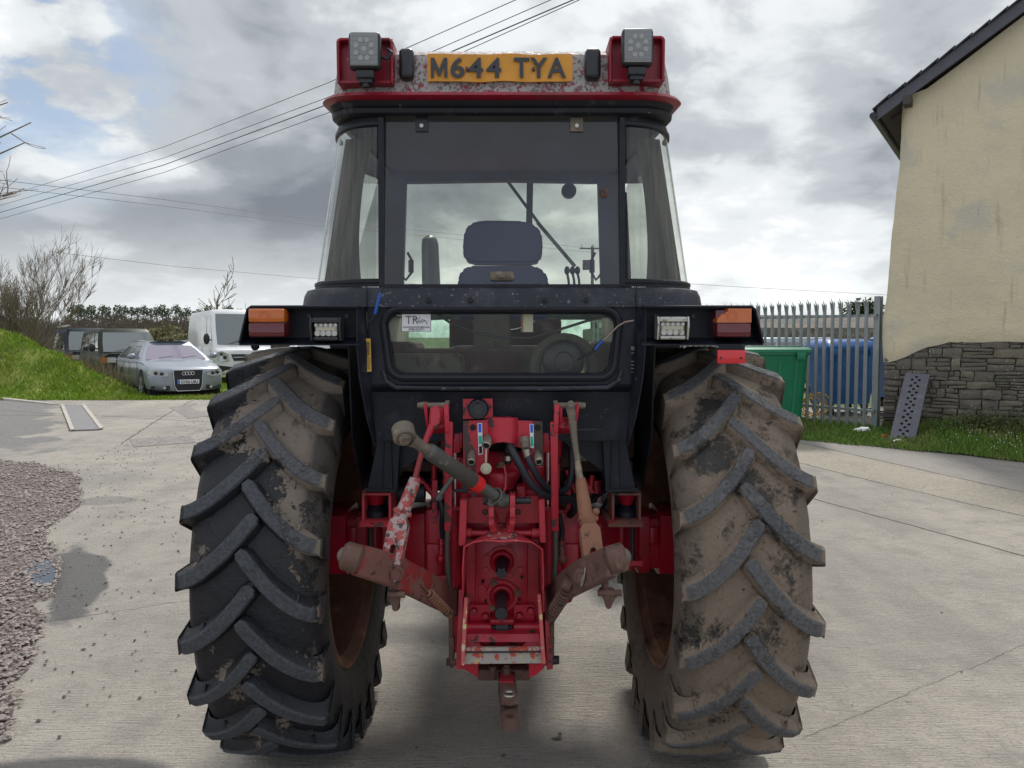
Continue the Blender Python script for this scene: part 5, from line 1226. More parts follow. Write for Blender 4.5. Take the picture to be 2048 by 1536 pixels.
# sticker and other labels
A, B = P(803, 663, 2.737), P(862, 628, 2.737)
st = tb(MB().box(((A.x+B.x)/2, 2.738, (A.z+B.z)/2), (B.x-A.x, .0015, B.z-A.z)), 'sticker', 'white')
w_, h_ = B.x-A.x, B.z-A.z
M['stickink'] = paint('sticker_ink', (.12, .13, .16), .6)
text('lettering', 'TR', (A.x+w_*.36, 2.7368, A.z+h_*.66), w_*.44, h_*.46, 'stickink', st, ROT_BACK)
text('lettering', 'www.tamartractorsales.co.uk', (A.x+w_*.5, 2.7368, A.z+h_*.27), w_*.90, h_*.12, 'stickink', st, ROT_BACK)
text('lettering', '07881563571', (A.x+w_*.5, 2.7368, A.z+h_*.12), w_*.52, h_*.12, 'stickink', st, ROT_BACK)
mb = MB(); f_ = lambda a, c_: (A.x+w_*a, 2.7366, A.z+h_*c_)
mb.tube([f_(.40, .62), f_(.47, .76), f_(.55, .74), f_(.57, .62), f_(.66, .58), f_(.70, .68), f_(.78, .64), f_(.85, .56), f_(.86, .42)], .0013, 5); mb.tube([f_(.62, .84), f_(.62, .70)], .0012, 5); mb.tube([f_(.55, .56), f_(.64, .52), f_(.72, .55), f_(.80, .62)], .0012, 5); mb.build('drawing', 'stickink', st)
mb = MB(); mb.tube([P(803, 628, 2.736), P(862, 628, 2.736), P(862, 663, 2.736), P(803, 663, 2.736), P(803, 628, 2.736)], .0012, 4); mb.build('border', 'stickink', st)
mb = MB(); A, B = P(1042, 664, 2.757), P(1066, 628, 2.757); lb = tb(MB().box(((A.x+B.x)/2, 2.758, (A.z+B.z)/2), (B.x-A.x, .001, B.z-A.z)), 'paper_label', 'cream'); MB().box((A.x+.004, 2.7565, (A.z+B.z)/2), (.008, .001, B.z-A.z)).build('orange_edge', 'orangerust', lb)
mb = MB(); mb.prism([P(729, 677, 2.688), P(741, 677, 2.688), P(743, 743, 2.688), P(732, 744, 2.688)], (0, .002, 0)); yl = tb(mb, 'warning_label', 'yellowlabel')
mb = MB()
for k in range(13): mb.box(P(736, 684+k*2.2, 2.6865), (.013-.004*(k % 3 == 0), .001, .0018))
for k in range(6): mb.box(P(737.5, 716+k*4.0, 2.6865), (.011, .001, .0016))
mb.build('lettering', 'platechar', yl)
mb = MB()
for a_, c_ in ((693, 700), (705, 707), (722, 724), (729, 731), (736, 738), (744, 745)): mb.box(P(1265, (a_+c_)/2, 2.686), (.011, .001, .0032*(c_-a_)*.6))
mb.box(P(1265.5, 697, 2.6855), (.012, .001, .012)); tb(mb, 'worn_label', 'greymetal')
# ---- fenders
for s in (-1, 1):
    def fx(x): return 1002.5+s*x
    Yf = 2.62
    o = [(292, 614), (505, 614), (511, 620), (526, 688), (292, 688)]
    mb = MB()
    # top plate, outer sloping side, bottom lip and recessed back as one folded sheet
    tp = [P(fx(x), y, Yf) for x, y in ((285, 613), (500, 613), (508, 619), (524, 687))]
    bk = [p+Vector((-s*.004, .10, -.004)) for p in tp]
    for i in range(3): mb.prism([tp[i], tp[i+1], tp[i+1]+Vector((0, 1.15, 0)), tp[i]+Vector((0, 1.15, 0))], (-s*.004 if i else 0, 0, -.006 if i == 0 else 0))
    a0, a1 = P(fx(282), 688, Yf), P(fx(524), 688, Yf); mb.prism([a0, a1, a1+Vector((0, .07, .022)), a0+Vector((0, .07, .022))], (0, 0, -.005))
    mb.prism([P(fx(282), 613, Yf+.072), P(fx(505), 613, Yf+.072), P(fx(522), 690, Yf+.072), P(fx(282), 690, Yf+.072)], (0, .006, 0))
    mb.tube(tp[:1]+tp[1:], .0045, 6); fen = tb(mb, 'fender', 'fender')
    # inner upright flange running down beside the panel
    mb = MB(); mb.prism([P(fx(283), 612, 2.66), P(fx(272), 616, 2.70), P(fx(262), 745, 2.70), P(fx(250), 893, 2.74), P(fx(253), 896, 2.72), P(fx(268), 838, 2.69), P(fx(284), 755, 2.66), P(fx(290), 690, 2.65), P(fx(290), 612, 2.65)][::s], (0, .01, 0))
    mb.tube([P(fx(289), 616, 2.645), P(fx(288), 690, 2.645), P(fx(283), 755, 2.655), P(fx(268), 838, 2.685), P(fx(252), 893, 2.715)], .004, 6)
    mb.build('upright_flange', 'cabblack', fen)
    # inner wheel-arch wall and front part over the tyre
    mb = MB(); xi = TX+s*.545
    mb.prism([(xi, 2.70, 1.80), (xi, 4.15, 1.80), (xi, 4.35, 1.1), (xi, 2.95, 1.12), (xi, 2.76, 1.35)], (s*.006, 0, 0)); mb.prism([(xi, 3.78, 1.80), (xi, 4.25, 1.40), (xi+s*.36, 4.25, 1.40), (xi+s*.36, 3.78, 1.80)], (0, .006, 0)); mb.build('wheel_arch_wall', 'fender', fen)
    for x in (308, 383):
        p = P(fx(x), 632, Yf+.07); MB().cyl(p, p+Vector((0, -.008, 0)), .007).build('bolt', 'darkmetal', fen)
    # rear lamp
    if s < 0: xa, xb = 497, 568
    else: xa, xb = 1434, 1503
    A, B = P(xa, 674, Yf-.03), P(xb, 617, Yf-.03); zm = P(xa, 645, Yf-.03).z; xm = (A.x+B.x)/2
    la = MB().box((xm, Yf+.045, (A.z+B.z)/2), (B.x-A.x-.006, .08, B.z-A.z-.006), bev=.006); la = tb(la, 'rear_lamp', 'redlens')
    MB().box((xm, Yf-.002, (A.z+zm)/2-.0005), (B.x-A.x, .056, zm-A.z-.002), bev=.006, seg=3).build('red_lens', 'redlens', la)
    if s < 0: mb = MB().box((xm, Yf-.002, (zm+B.z)/2), (B.x-A.x, .056, B.z-zm-.001), bev=.006, seg=3)
    else:
        mb = MB(); mb.prism([P(1434, 645, Yf-.03), P(1503, 645, Yf-.03), P(1503, 617, Yf-.03), P(1456, 617, Yf-.03), P(1457, 622, Yf-.03), P(1452, 625, Yf-.03), P(1450, 629, Yf-.03), P(1444, 628, Yf-.03), P(1441, 632, Yf-.03), P(1435, 637, Yf-.03)], (0, .055, 0))
    am = mb.build('amber_lens', 'amber', la)
    if s > 0: am['label'] = 'broken amber lens with a piece missing from its corner'
    c_ = P(xa+31, 632, Yf-.033); mb = MB(); mb.torus((c_.x, Yf-.030, c_.z), (0, 1, 0), .018, .0016, 24, 6); mb.torus((c_.x, Yf-.030, c_.z), (0, 1, 0), .011, .0014, 20, 6); mb.build('bulb_ring', 'amber', la)
    # LED bar
    if s < 0: cxp, cyp, wd, ht, hm = 650, 658, 54, 48, 'darkmetal'
    else: cxp, cyp, wd, ht, hm = 1347, 656, 56, 48, 'steel'
    c = P(cxp, cyp, Yf-.03); hw = wd/2/FPX*2.6; hh = ht/2/FPX*2.6
    mb = MB(); mb.box((c.x, Yf+.0, c.z+hh*.72), (2*hw, .055, hh*.5), bev=.008); mb.box((c.x, Yf+.0, c.z-hh*.80), (2*hw*.92, .05, hh*.34), bev=.006)
    for k in range(3): mb.box((c.x, Yf-.027+k*.004, c.z+hh*(.62+.12*k)), (2*hw*.97, .006, .004))
    for sx in (-1, 1): mb.prism([(c.x+sx*hw, Yf-.025, c.z+hh*.95), (c.x+sx*hw, Yf+.03, c.z+hh*.95), (c.x+sx*hw, Yf+.03, c.z-hh*.9), (c.x+sx*hw, Yf-.02, c.z-hh*.95), (c.x+sx*hw, Yf-.034, c.z+hh*.3)], (sx*.006, 0, 0))
    mb.box((c.x, Yf+.02, c.z), (2*hw*.95, .03, 2*hh*.9)); bar_ = tb(mb, 'light_bar', hm)
    MB().box((c.x, Yf-.006, c.z-.002), (2*hw*.84, .02, hh*1.08), bev=.004).build('lens', 'clearlens', bar_)
    mb = MB()
    for j, zz_ in ((0, .32), (1, -.36)):
        for k in range(4 if j else 5):
            x = c.x+(k-(1.5 if j else 2))*hw*(.42 if j else .36); mb.cyl((x, Yf-.020, c.z+hh*zz_), (x, Yf-.012, c.z+hh*zz_), .0095 if j else .006, .003, 12)
    mb.build('reflector', 'steel', bar_)
    MB().box((c.x, Yf-.0175, c.z+hh*.02), (2*hw*.74, .002, hh*.30)).build('led_strip', 'cream', bar_)
    mb = MB(); mb.box((c.x, Yf+.05, c.z-hh*.9), (.09, .05, .006)); mb.box((c.x, Yf+.055, c.z), (.05, .03, .03)); mb.build('mount', 'darkmetal', bar_)
# reflector under the right fender, mud lumps and wires
mb = MB(); A, B = P(1434, 727, 2.60), P(1490, 700, 2.60); mb.box(((A.x+B.x)/2, 2.60, (A.z+B.z)/2), (B.x-A.x, .010, B.z-A.z), bev=.002); rf = tb(mb, 'reflector', 'reflector')
mb = MB()
for x in (1442, 1483): p = P(x, 716, 2.592); mb.cyl(p, p+Vector((0, .01, 0)), .004)
mb.build('screw', 'darkmetal', rf)
mb = MB(); mb.prism([P(1438, 688, 2.615), P(1490, 688, 2.615), P(1490, 703, 2.615), P(1436, 702, 2.615)], (0, .004, 0)); mb.build('hanger', 'cabblack', rf)
mb = MB(); mb.sphere(P(510, 693, 2.64), .014, (1, 1, 1.2), 8); mb.jitter(.006, 30)
tb(mb, 'mud_lump', 'fender')
mb = MB(); mb.tube([P(766, 574, 2.70), P(761, 588, 2.695)], .004, 6); w1 = tb(mb, 'cab_wire', 'hose'); mb = MB(); mb.tube([P(761, 586, 2.693), P(756, 604, 2.69), P(750, 628, 2.69)], .006, 8); mb.build('blue_sleeve', 'bluetape', w1); mb = MB(); mb.tube([P(750, 628, 2.69), P(744, 640, 2.69), P(735, 643, 2.69)], .003, 6); mb.build('wire_end', 'hose', w1)
mb = MB(); mb.tube([P(1268, 641, 2.69), P(1250, 644, 2.70), P(1235, 653, 2.71), P(1216, 672, 2.715), P(1205, 682, 2.715)], .003, 6); w2 = tb(mb, 'lamp_wire', 'wire'); mb = MB(); mb.tube([P(1206, 681, 2.714), P(1197, 690, 2.714), P(1190, 700, 2.714)], .005, 8); mb.build('blue_sleeve', 'bluetape', w2)
mb = MB(); mb.tube([P(1190, 700, 2.715), P(1182, 708, 2.725), P(1168, 712, 2.735), P(1150, 722, 2.76)], .003, 6); mb.build('wire_end', 'hose', w2)
mb = MB(); mb.tube([P(868, 624, 2.79), P(900, 645, 2.79), P(950, 665, 2.79), P(1000, 675, 2.79), P(1060, 676, 2.79), P(1110, 662, 2.79), P(1170, 643, 2.79), P(1225, 627, 2.79)], .005, 6); tb(mb, 'slack_cable', 'hose')
# ---- cab interior
mb = MB(); mb.prism([P(925, 500, 3.35), P(928, 462, 3.35), P(940, 446, 3.35), P(965, 440, 3.35), P(1045, 441, 3.35), P(1072, 450, 3.35), P(1084, 466, 3.35), P(1086, 500, 3.35), P(1082, 520, 3.35), P(1068, 528, 3.35), P(942, 527, 3.35), P(928, 518, 3.35)], (0, .10, 0))
bmesh.ops.bevel(mb.bm, geom=[e_ for e_ in mb.bm.edges], offset=.012, segments=3, affect='EDGES'); seat = tb(mb, 'seat', 'seat')
mb = MB(); mb.prism([P(915, 640, 3.33), P(915, 560, 3.33), P(922, 540, 3.33), P(940, 531, 3.33), P(1070, 531, 3.33), P(1090, 542, 3.33), P(1098, 562, 3.33), P(1098, 640, 3.33)], (0, .12, 0)); bmesh.ops.bevel(mb.bm, geom=list(mb.bm.edges), offset=.012, segments=2, affect='EDGES'); mb.build('backrest', 'seat', seat)
mb = MB(); mb.box((TX, 3.62, 1.62), (.50, .50, .12), bev=.03); mb.build('cushion', 'seat', seat)
mb = MB(); mb.box((TX+.01, 3.5, 1.42), (.40, .40, .40), bev=.02); mb.box((TX, 3.45, 1.64), (.44, .3, .08), bev=.01); mb.build('suspension', 'interior', seat)
mb = MB()
for i, (x, y) in enumerate(((1134, 540), (1145, 541), (1155, 540))): mb.tube([P(x+6, 600, 3.7), P(x+3, 560, 3.7), P(x, 545, 3.7)], .006, 6); mb.sphere(P(x, 541, 3.7), .014, (1, 1, 1.5), 10)
tb(mb, 'control_levers', 'blackplastic')
mb = MB(); mb.torus((TX, 3.98, 1.86), (0, -.75, 1), .19, .014, 32, 8); mb.bar((TX, 3.98, 1.86), (TX, 4.2, 1.5), .05, .05); tb(mb, 'steering_wheel', 'blackplastic')
mb = MB(); mb.box((TX, 3.62, 1.20), (1.04, 1.20, .04)); mb.box((TX, 3.4, 1.30), (.55, .9, .2), bev=.03); mb.box((TX, 4.25, 1.52), (.62, .12, .62), bev=.02)
for s in (-1, 1): mb.box((TX+s*.47, 3.45, 1.46), (.13, .85, .48), bev=.03)
tb(mb, 'cab_floor', 'footmat')
M['liner'] = paint('cab_side_liner', (.42, .43, .36), .8, [((.2, .18, .13), 6, .5, .7, .9)])  # pale tone standing in for daylight at the cab sides
M['frost'] = glass('lower_door_glass', (.80, .95, .86), .20, (.38, .44, .38), dscale=14)
mb = MB(); mb.box((TX-.37, 4.20, 1.68), (.40, .008, .5)); tb(mb, 'lower_screen', 'frost'); mb = MB(); mb.box((TX+.36, 4.20, 1.68), (.40, .008, .5)); tb(mb, 'lower_screen', 'frost')
for x in (-.57, -.16, .15, .57): tb(MB().box((TX+x, 4.22, 1.62), (.05, .05, .7)), 'front_frame', 'interior')
for x in (-.525, .525): tb(MB().box((TX+x, 3.5, 1.68), (.012, 1.2, .30), bev=.004), 'side_liner', 'liner')  # pale panels added to brighten the sides seen through the lower window
tb(MB().box((TX-.3, 4.0, 1.60), (.5, .3, .02), rot=Matrix.Rotation(.1, 3, 'X')), 'side_console', 'interior'); tb(MB().box((TX-.23, 3.25, 1.57), (.62, .35, .20), bev=.04), 'rear_ledge', 'footmat'); tb(MB().box((TX-.05, 3.36, 1.72), (.16, .22, .26), bev=.03), 'belt_box', 'interior')
mb = MB(); mb.torus(P(1128, 735, 2.93), (0, 1, .1), .112, .022, 32, 8); tb(mb, 'filter_ring', 'interior')
mb = MB(); p = P(1128, 722, 2.86); mb.tube([p, p+Vector((0, .01, 0)), p+Vector((0, .09, 0))], [.065, .079, .079], 28); mb.torus(p, (0, 1, 0), .035, .004); sp_ = tb(mb, 'speaker', 'blackplastic')
mb = MB(); mb.box((TX-.30, 3.0, 1.585), (.30, .15, .14), bev=.03); mb.jitter(.01, 9); tb(mb, 'rear_shelf_box', 'interior')
# bonnet and front end ahead of the cab
mb = MB(); pr = [(-.33, .95), (-.33, 1.45), (-.28, 1.53), (0, 1.56), (.28, 1.53), (.33, 1.45), (.33, .95)]
mb.loft([[(TX+x, y, z-(.0 if y < 6 else .04)) for x, z in pr] for y in (4.42, 5.5, 6.3, 6.4)], True, True); tb(mb, 'bonnet', 'red')
mb = MB(); mb.box((TX, 5.0, .78), (.36, 2.6, .40), bev=.03); tb(mb, 'engine', 'darkmetal')
mb = MB(); mb.box((TX, 5.62, .46), (1.34, .12, .12), bev=.02); tb(mb, 'front_axle', 'red')
for s in (-1, 1):
    mb = MB(); cxw = TX+s*.75; n = 32
    mb.loft([[(cxw+dx, 5.62+r*math.cos(2*math.pi*k/n), .39+r*math.sin(2*math.pi*k/n)) for k in range(n)] for dx, r in ((-.09, .22), (-.10, .30), (-.085, .37), (-.03, .39), (.03, .39), (.085, .37), (.10, .30), (.09, .22))], True, True); fw = tb(mb, 'front_wheel', 'rubber')
    MB().cyl((cxw-.07, 5.62, .39), (cxw+.07, 5.62, .39), .21).build('rim', 'redpale', fw)
# ================================================================ REAR WHEELS
WZ = .835; WR = .845
def tyremat(name, base, top, side, mud, mudlo, mudhi, sidemud, dark=None, grad=None):
    m, t, b, oc = newmat(name)
    sp = N(t, 'ShaderNodeSeparateXYZ'); t.links.new(oc, sp.inputs[0])
    y, z = sp.outputs[1], math_(t, 'SUBTRACT', sp.outputs[2], WZ)
    r = math_(t, 'SQRT', math_(t, 'ADD', math_(t, 'MULTIPLY', y, y), math_(t, 'MULTIPLY', z, z)))
    ax = math_(t, 'ABSOLUTE', sp.outputs[0]); w_ = math_(t, 'ABSOLUTE', math_(t, 'SUBTRACT', ax, .83))
    crown = math_(t, 'MULTIPLY', math_(t, 'MULTIPLY', w_, w_), .40)
    rt = math_(t, 'ADD', r, crown)
    n1 = noise_(t, mapping(t, oc, loc=(3, 2, 5)), 4.5, 8, .65, .2); n2 = noise_(t, mapping(t, oc, loc=(1, 9, 2)), 26, 6, .7); n3 = noise_(t, oc, 90, 3, .6)
    topf = smooth(t, math_(t, 'ADD', rt, math_(t, 'MULTIPLY', n2, .006)), WR-.007, WR+.000)
    c = mixc(t, smooth(t, n2, .35, .7), base, tuple(x*1.7 for x in base))
    tr = smooth(t, r, .775, .795)                 # tread zone
    n1 = math_(t, 'ADD', n1, math_(t, 'ADD', math_(t, 'MULTIPLY', math_(t, 'SUBTRACT', n2, .5), .16), math_(t, 'MULTIPLY', math_(t, 'SUBTRACT', n3, .5), .16)))
    mf = smooth(t, n1, mudlo, mudhi)
    if grad:
        g = smooth(t, math_(t, 'ADD', math_(t, 'MULTIPLY', z, grad[0]), math_(t, 'MULTIPLY', sp.outputs[0], grad[1])), grad[2], grad[3]); mf = math_(t, 'MULTIPLY', smooth(t, math_(t, 'ADD', n1, math_(t, 'MULTIPLY', g, .26)), .565, .61), 1.0)
    mf = math_(t, 'MULTIPLY', mf, math_(t, 'SUBTRACT', 1.0, smooth(t, n2, .62, .72)))
    mudc = mixc(t, n3, tuple(x*.72 for x in mud), tuple(min(1, x*1.35) for x in mud)); mudc = mixc(t, smooth(t, noise_(t, oc, 9, 5, .7), .55, .68), mudc, (.085, .060, .042))
    c = mixc(t, math_(t, 'MULTIPLY', mf, math_(t, 'MAXIMUM', math_(t, 'MULTIPLY', tr, 1.0), sidemud)), c, mudc)
    streak = smooth(t, noise_(t, mapping(t, oc, sc=(1, 1, 1)), 15, 5, .75, 1.5), .52, .70)
    c = mixc(t, math_(t, 'MULTIPLY', math_(t, 'MULTIPLY', streak, math_(t, 'SUBTRACT', 1.0, tr)), sidemud), c, side)
    topc = mixc(t, smooth(t, n3, .35, .65), tuple(x*.75 for x in top), tuple(x*1.2 for x in top)); topc = mixc(t, math_(t, 'MULTIPLY', smooth(t, n1, .60, .75), .5), topc, mud)
    c = mixc(t, math_(t, 'MULTIPLY', topf, .9), c, topc)
    setin(t, b, 'Base Color', c)
    setin(t, b, 'Roughness', mixc(t, math_(t, 'MAXIMUM', mf, topf), (.52, .52, .52), (.85, .85, .85)))
    bump(t, b, math_(t, 'ADD', math_(t, 'MULTIPLY', n2, .9), math_(t, 'ADD', math_(t, 'MULTIPLY', n3, .3), math_(t, 'MULTIPLY', mf, .8))), .008, .8)
    M[name] = m
tyremat('tyre_left', (.006, .007, .010), (.066, .071, .080), (.055, .05, .045), (.175, .145, .115), .5, .6, .30, grad=(1.3, 2.4, -1.75, -.75))
tyremat('tyre_right', (.020, .019, .018), (.088, .092, .098), (.13, .105, .08), (.195, .152, .112), .36, .46, .75)
M['rimrust'] = paint('rusty_rim', (.15, .075, .05), .8, [((.32, .17, .09), 5, .46, .70, .85), ((.26, .19, .12), 13, .58, .74, .9), ((.035, .02, .015), 7, .58, .7, .8)], bmp=(30, .004), var=.2)
CAR = [(0, .803), (.06, .802), (.12, .797), (.165, .789), (.195, .775), (.214, .752), (.224, .715), (.226, .66), (.218, .60), (.203, .555), (.190, .528), (.176, .512), (.176, .498)]
def rcar(w_):
    w_ = abs(w_)
    for (a, ra), (c, rc) in zip(CAR[:7], CAR[1:7]):
        if w_ <= c: return ra+(rc-ra)*(w_-a)/(c-a)
    return .715
def rear_wheel(s, phase, mat, label, NL):
    cx_ = TX+s*.83; e = empty('rear_wheel', (0, 0, 0), 0, None, None); e.parent = T; ORG[e.name] = ORG['tractor']; e['label'] = label
    def pt(w_, r, ph): return Vector((cx_+w_, TY-r*math.cos(ph), WZ+r*math.sin(ph)))
    mb = MB(); n = 160; prof = [(-a, r) for a, r in reversed(CAR)]+CAR[1:]
    rings = [[pt(w_, r, 2*math.pi*k/n) for k in range(n)] for w_, r in prof]; mb.loft(rings, True)
    rnd = random.Random(40+s); DR = .235*24/NL
    for side_ in (-1, 1):
        for i in range(NL):
            ph0 = 2*math.pi*(i+(.5 if side_ > 0 else 0))/NL+phase; secs = []
            wj = rnd.gauss(0, .0015)
            for k in range(15):
                u = k/14; w_ = side_*(-.014+.245*u); drop = DR*(1-(1-u)**1.65)
                aw = abs(w_) if u > .05 else .0
                ht = .845-.45*w_*w_*.4/.4*0.9
                if u > .93: ht -= .010*((u-.93)/.07)
                rb = rcar(min(aw, .222))-.004 if aw < .222 else .70
                hw = .0208+.0025*u+wj; bw = hw+.014+.006*u
                if u > .97: rb = .68
                ph = ph0-drop; c_ = .845; ta, tbb = .245, -DR*1.65*max(0, 1-u)**.65*.845; tl2 = math.hypot(ta, tbb); nw, nf = -tbb/tl2, ta/tl2
                rt = ht
                row = []
                # trailing / leading flanks in circumferential direction
                for (o, r) in ((-bw, rb), (-hw-.003, rt-.006), (-hw+.003, rt), (hw-.003, rt), (hw+.003, rt-.006), (bw, rb)):
                    ww_ = w_
                    row.append(pt(w_+side_*nw*o, r, ph+nf*o/c_))
                secs.append(row)
            # nose and outer end: taper down to the carcass
            nk = .80; n1_ = [pt(side_*(-.024+.62*o*nk), r_, ph0+.014+.6*o/.845*nk) for o, r_ in ((-.034, rcar(.02)), (-.0215, .834), (-.018, .843), (.018, .843), (.0215, .834), (.034, rcar(.02)))]; n0 = [pt(side_*(-.032+.62*o), rcar(.02)-.004, ph0+.020+.6*o/.845) for o in (-.030, -.017, -.014, .014, .017, .030)]
            e0 = [pt(side_*.2335, .675, ph0-DR-.006+o/.8) for o in (-.050, -.036, -.03, .03, .036, .050)]
            eb = [pt(side_*.2355, r_, ph0-DR-.003+o/.83) for o, r_ in ((-.050, .70), (-.034, .80), (-.028, .812), (.028, .812), (.034, .80), (.050, .70))]
            mb.loft([n0, n1_]+secs+[eb, e0], False, False)
            # small wear ribs at the root of each bar
            if rnd.random() < .8:
                uu = rnd.uniform(.5, .7); w_ = side_*(-.014+.245*uu); drop = DR*(1-(1-uu)**1.65)
                for q_ in (0, .018): mb.bar(pt(w_+q_*side_, .806, ph0-drop+.045), pt(w_+q_*side_, .822, ph0-drop+.020), .007, .012)
    for v in mb.bm.verts:
        if v.co.z < .003: v.co.z = .003; v.co.x += (v.co.x-cx_)*.03
        elif v.co.z < .2: v.co.x += (v.co.x-cx_)*.04*(1-v.co.z/.2)
    mb.jitter(.0016, 22)
    mb.build('tyre', mat, e, ang=32)
    rm = MB(); n = 64
    pr = [(.176, .515), (.186, .520), (.190, .510), (.182, .498), (.165, .492), (.15, .470), (.10, .462), (-.10, .462), (-.15, .470), (-.165, .492), (-.182, .498), (-.190, .510), (-.186, .520), (-.176, .515)]
    rm.loft([[pt(w_, r, 2*math.pi*k/n) for k in range(n)] for w_, r in pr], True)
    for w_ in (-.183, .183): rm.torus((cx_+w_, TY, WZ), (1, 0, 0), .508, .011, 64, 8)
    rim = rm.build('rim', 'rimrust', e)
    dk = MB(); dx = s*.075
    dk.loft([[pt(dx+a, r, 2*math.pi*k/n) for k in range(n)] for a, r in ((s*.03, .463), (s*.0, .44), (-s*.03, .37), (-s*.035, .25), (-s*.01, .20), (-s*.0, .02))], True, False)
    for k in range(8): a = 2*math.pi*k/8+.3; dk.bar(pt(dx-s*.02, .34, a), pt(dx-s*.02, .455, a), .07, .05, .008, side=(1, 0, 0)); dk.cyl(pt(dx-s*.06, .40, a), pt(dx, .40, a), .016, n=8)
    for k in range(8): a = 2*math.pi*k/8; dk.cyl(pt(dx-s*.06, .16, a), pt(dx, .16, a), .014, n=8)
    dk.build('disc', 'rimrust', e)
    return e
rear_wheel(-1, .07, 'tyre_left', 'left rear wheel, black wet tread with patches of pale dried mud', 23)
rear_wheel(1, .02, 'tyre_right', 'right rear wheel, tread caked all over in brown mud', 21)

# ================================================================ REAR AXLE AND TRANSMISSION
zA = .865
mb = MB()
for s in (-1, 1):
    x = lambda a: TX+s*a
    secs = [(.15, .17, .19), (.30, .165, .175), (.315, .145, .15), (.46, .128, .125), (.47, .120, .118), (.55, .112, .112), (.56, .132, .13), (.60, .132, .13), (.605, .115, .115), (.64, .115, .115), (.645, .135, .135), (.76, .135, .135)]
    rings = []
    for a, hy, hz2 in secs:
        ring = []
        for k in range(24):
            t_ = 2*math.pi*k/24; c_, s2 = math.cos(t_), math.sin(t_); p_ = 6.0; f = (abs(c_)**p_+abs(s2)**p_)**(-1/p_)
            ring.append((x(a), 3.20+hy*f*c_, zA+hz2*f*s2))
        rings.append(ring)
    mb.loft(rings, True, True)
    for a in (.49, .53): mb.box((x(a), 3.09, zA), (.022, .03, .22), bev=.006)
    mb.box((x(.40), 3.075, zA-.02), (.012, .02, .22), bev=.004)
    mb.box((x(.62), 3.085, zA+.04), (.035, .03, .07), bev=.006)
tb(mb, 'rear_axle', 'red')
mb = MB(); mb.box((TX, 3.35, .78), (.40, .90, .62), bev=.03); mb.box((TX, 3.02, .98), (.36, .22, .30), bev=.03)
for s in (-1, 1):
    mb.box((TX+s*.245, 3.04, .86), (.14, .12, .36), bev=.03); mb.box((TX+s*.27, 2.99, .80), (.07, .05, .20), bev=.012)
    mb.box((TX+s*.23, 3.0, .72), (.10, .10, .12), bev=.02)
th = tb(mb, 'transmission_housing', 'red')
# dark hardware filling the gap between cab floor and housing
mb = MB(); mb.box((TX, 3.5, 1.12), (1.05, .9, .05)); mb.box((TX, 3.65, 1.25), (1.1, .04, .35)); tb(mb, 'cab_underside', 'fender')
mb = MB()
rnd = random.Random(2)
for k in range(9):
    x0_ = TX+rnd.uniform(-.42, .42); mb = MB(); mb.tube([(x0_, 3.05, 1.22), (x0_+rnd.uniform(-.05, .05), 3.0+rnd.random()*.1, 1.12), (x0_+rnd.uniform(-.1, .1), 3.1, 1.0)], .008+.006*rnd.random(), 7); tb(mb, 'underbody_hose', 'hose')
mb = MB(); mb.cyl(P(795, 985, 3.0), P(850, 985, 3.0), .04); tb(mb, 'filter_canister', 'hose'); mb = MB(); mb.box(P(1165, 985, 3.1), (.12, .1, .08), bev=.02); tb(mb, 'valve_block', 'hose')
for a_, c_, r_ in (((1120, 900, 3.0), (1185, 985, 2.98), .014), ((1192, 960, 3.0), (1192, 985, 3.0), .02), ((1185, 950, 2.98), (1180, 985, 2.98), .012), ((830, 950, 3.0), (870, 990, 3.0), .014), ((868, 930, 3.0), (868, 1030, 3.0), .012), ((1132, 940, 3.0), (1150, 985, 3.0), .01)): tb(MB().cyl(P(*a_), P(*c_), r_), 'linkage_rod', 'red')
# ---- PTO panel
Yq = 2.86
mb = MB(); mb.plate([(935, 1078), (1076, 1078), (1078, 1262), (932, 1262)], Yq, .1)
mb.box(P(1003, 1172, Yq-.004), (.20, .012, .36), bev=.004)
mb.plate([(958, 1170), (966, 1170), (974, 1180), (974, 1196), (966, 1204), (960, 1200), (957, 1190)], Yq-.018, .02)
for x0_ in (940, 1028):
    mb.plate([(x0_, 1210), (x0_+40, 1210), (x0_+40, 1247), (x0_, 1247)], Yq-.03, .03)
pp = tb(mb, 'pto_panel', 'red')
def flange(cx_, cy_, R_, lobes, Y_):
    c = P(cx_, cy_, Y_); mb = MB(); k_ = Y_/FPX; pts = []
    for i in range(48):
        a = 2*math.pi*i/48; r = R_
        for la in lobes: d = abs((a-la+math.pi) % (2*math.pi)-math.pi); r = max(r, (R_*1.17)*math.exp(-(d/.33)**4)) if d < .6 else r
        pts.append((c.x+r*k_*math.cos(a), c.y, c.z+r*k_*math.sin(a)))
    mb.prism(pts, (0, .03, 0)); bmesh.ops.bevel(mb.bm, geom=[e_ for e_ in mb.bm.edges if all(v.co.y < c.y+.001 for v in e_.verts)], offset=.004, segments=2, affect='EDGES')
    n = 36; rings = []
    for rr_, dy in ((R_*.80, 0), (R_*.76, -.012), (R_*.66, -.018), (R_*.60, -.019), (R_*.46, -.014), (R_*.38, -.006), (R_*.36, .03)):
        rings.append([(c.x+rr_*k_*math.cos(2*math.pi*i/n), c.y+dy, c.z+rr_*k_*math.sin(2*math.pi*i/n)) for i in range(n)])
    mb.loft(rings, True); f = mb.build('pto_flange', 'red', pp)
    mb = MB()
    for la in lobes: p = Vector((c.x+R_*1.0*k_*math.cos(la), c.y, c.z+R_*1.0*k_*math.sin(la))); mb.cyl(p+Vector((0, -.010, 0)), p, .0095, n=6); mb.cyl(p+Vector((0, -.003, 0)), p, .014)
    mb.build('bolt', 'rust' if cy_ > 1150 else 'red', f); return c
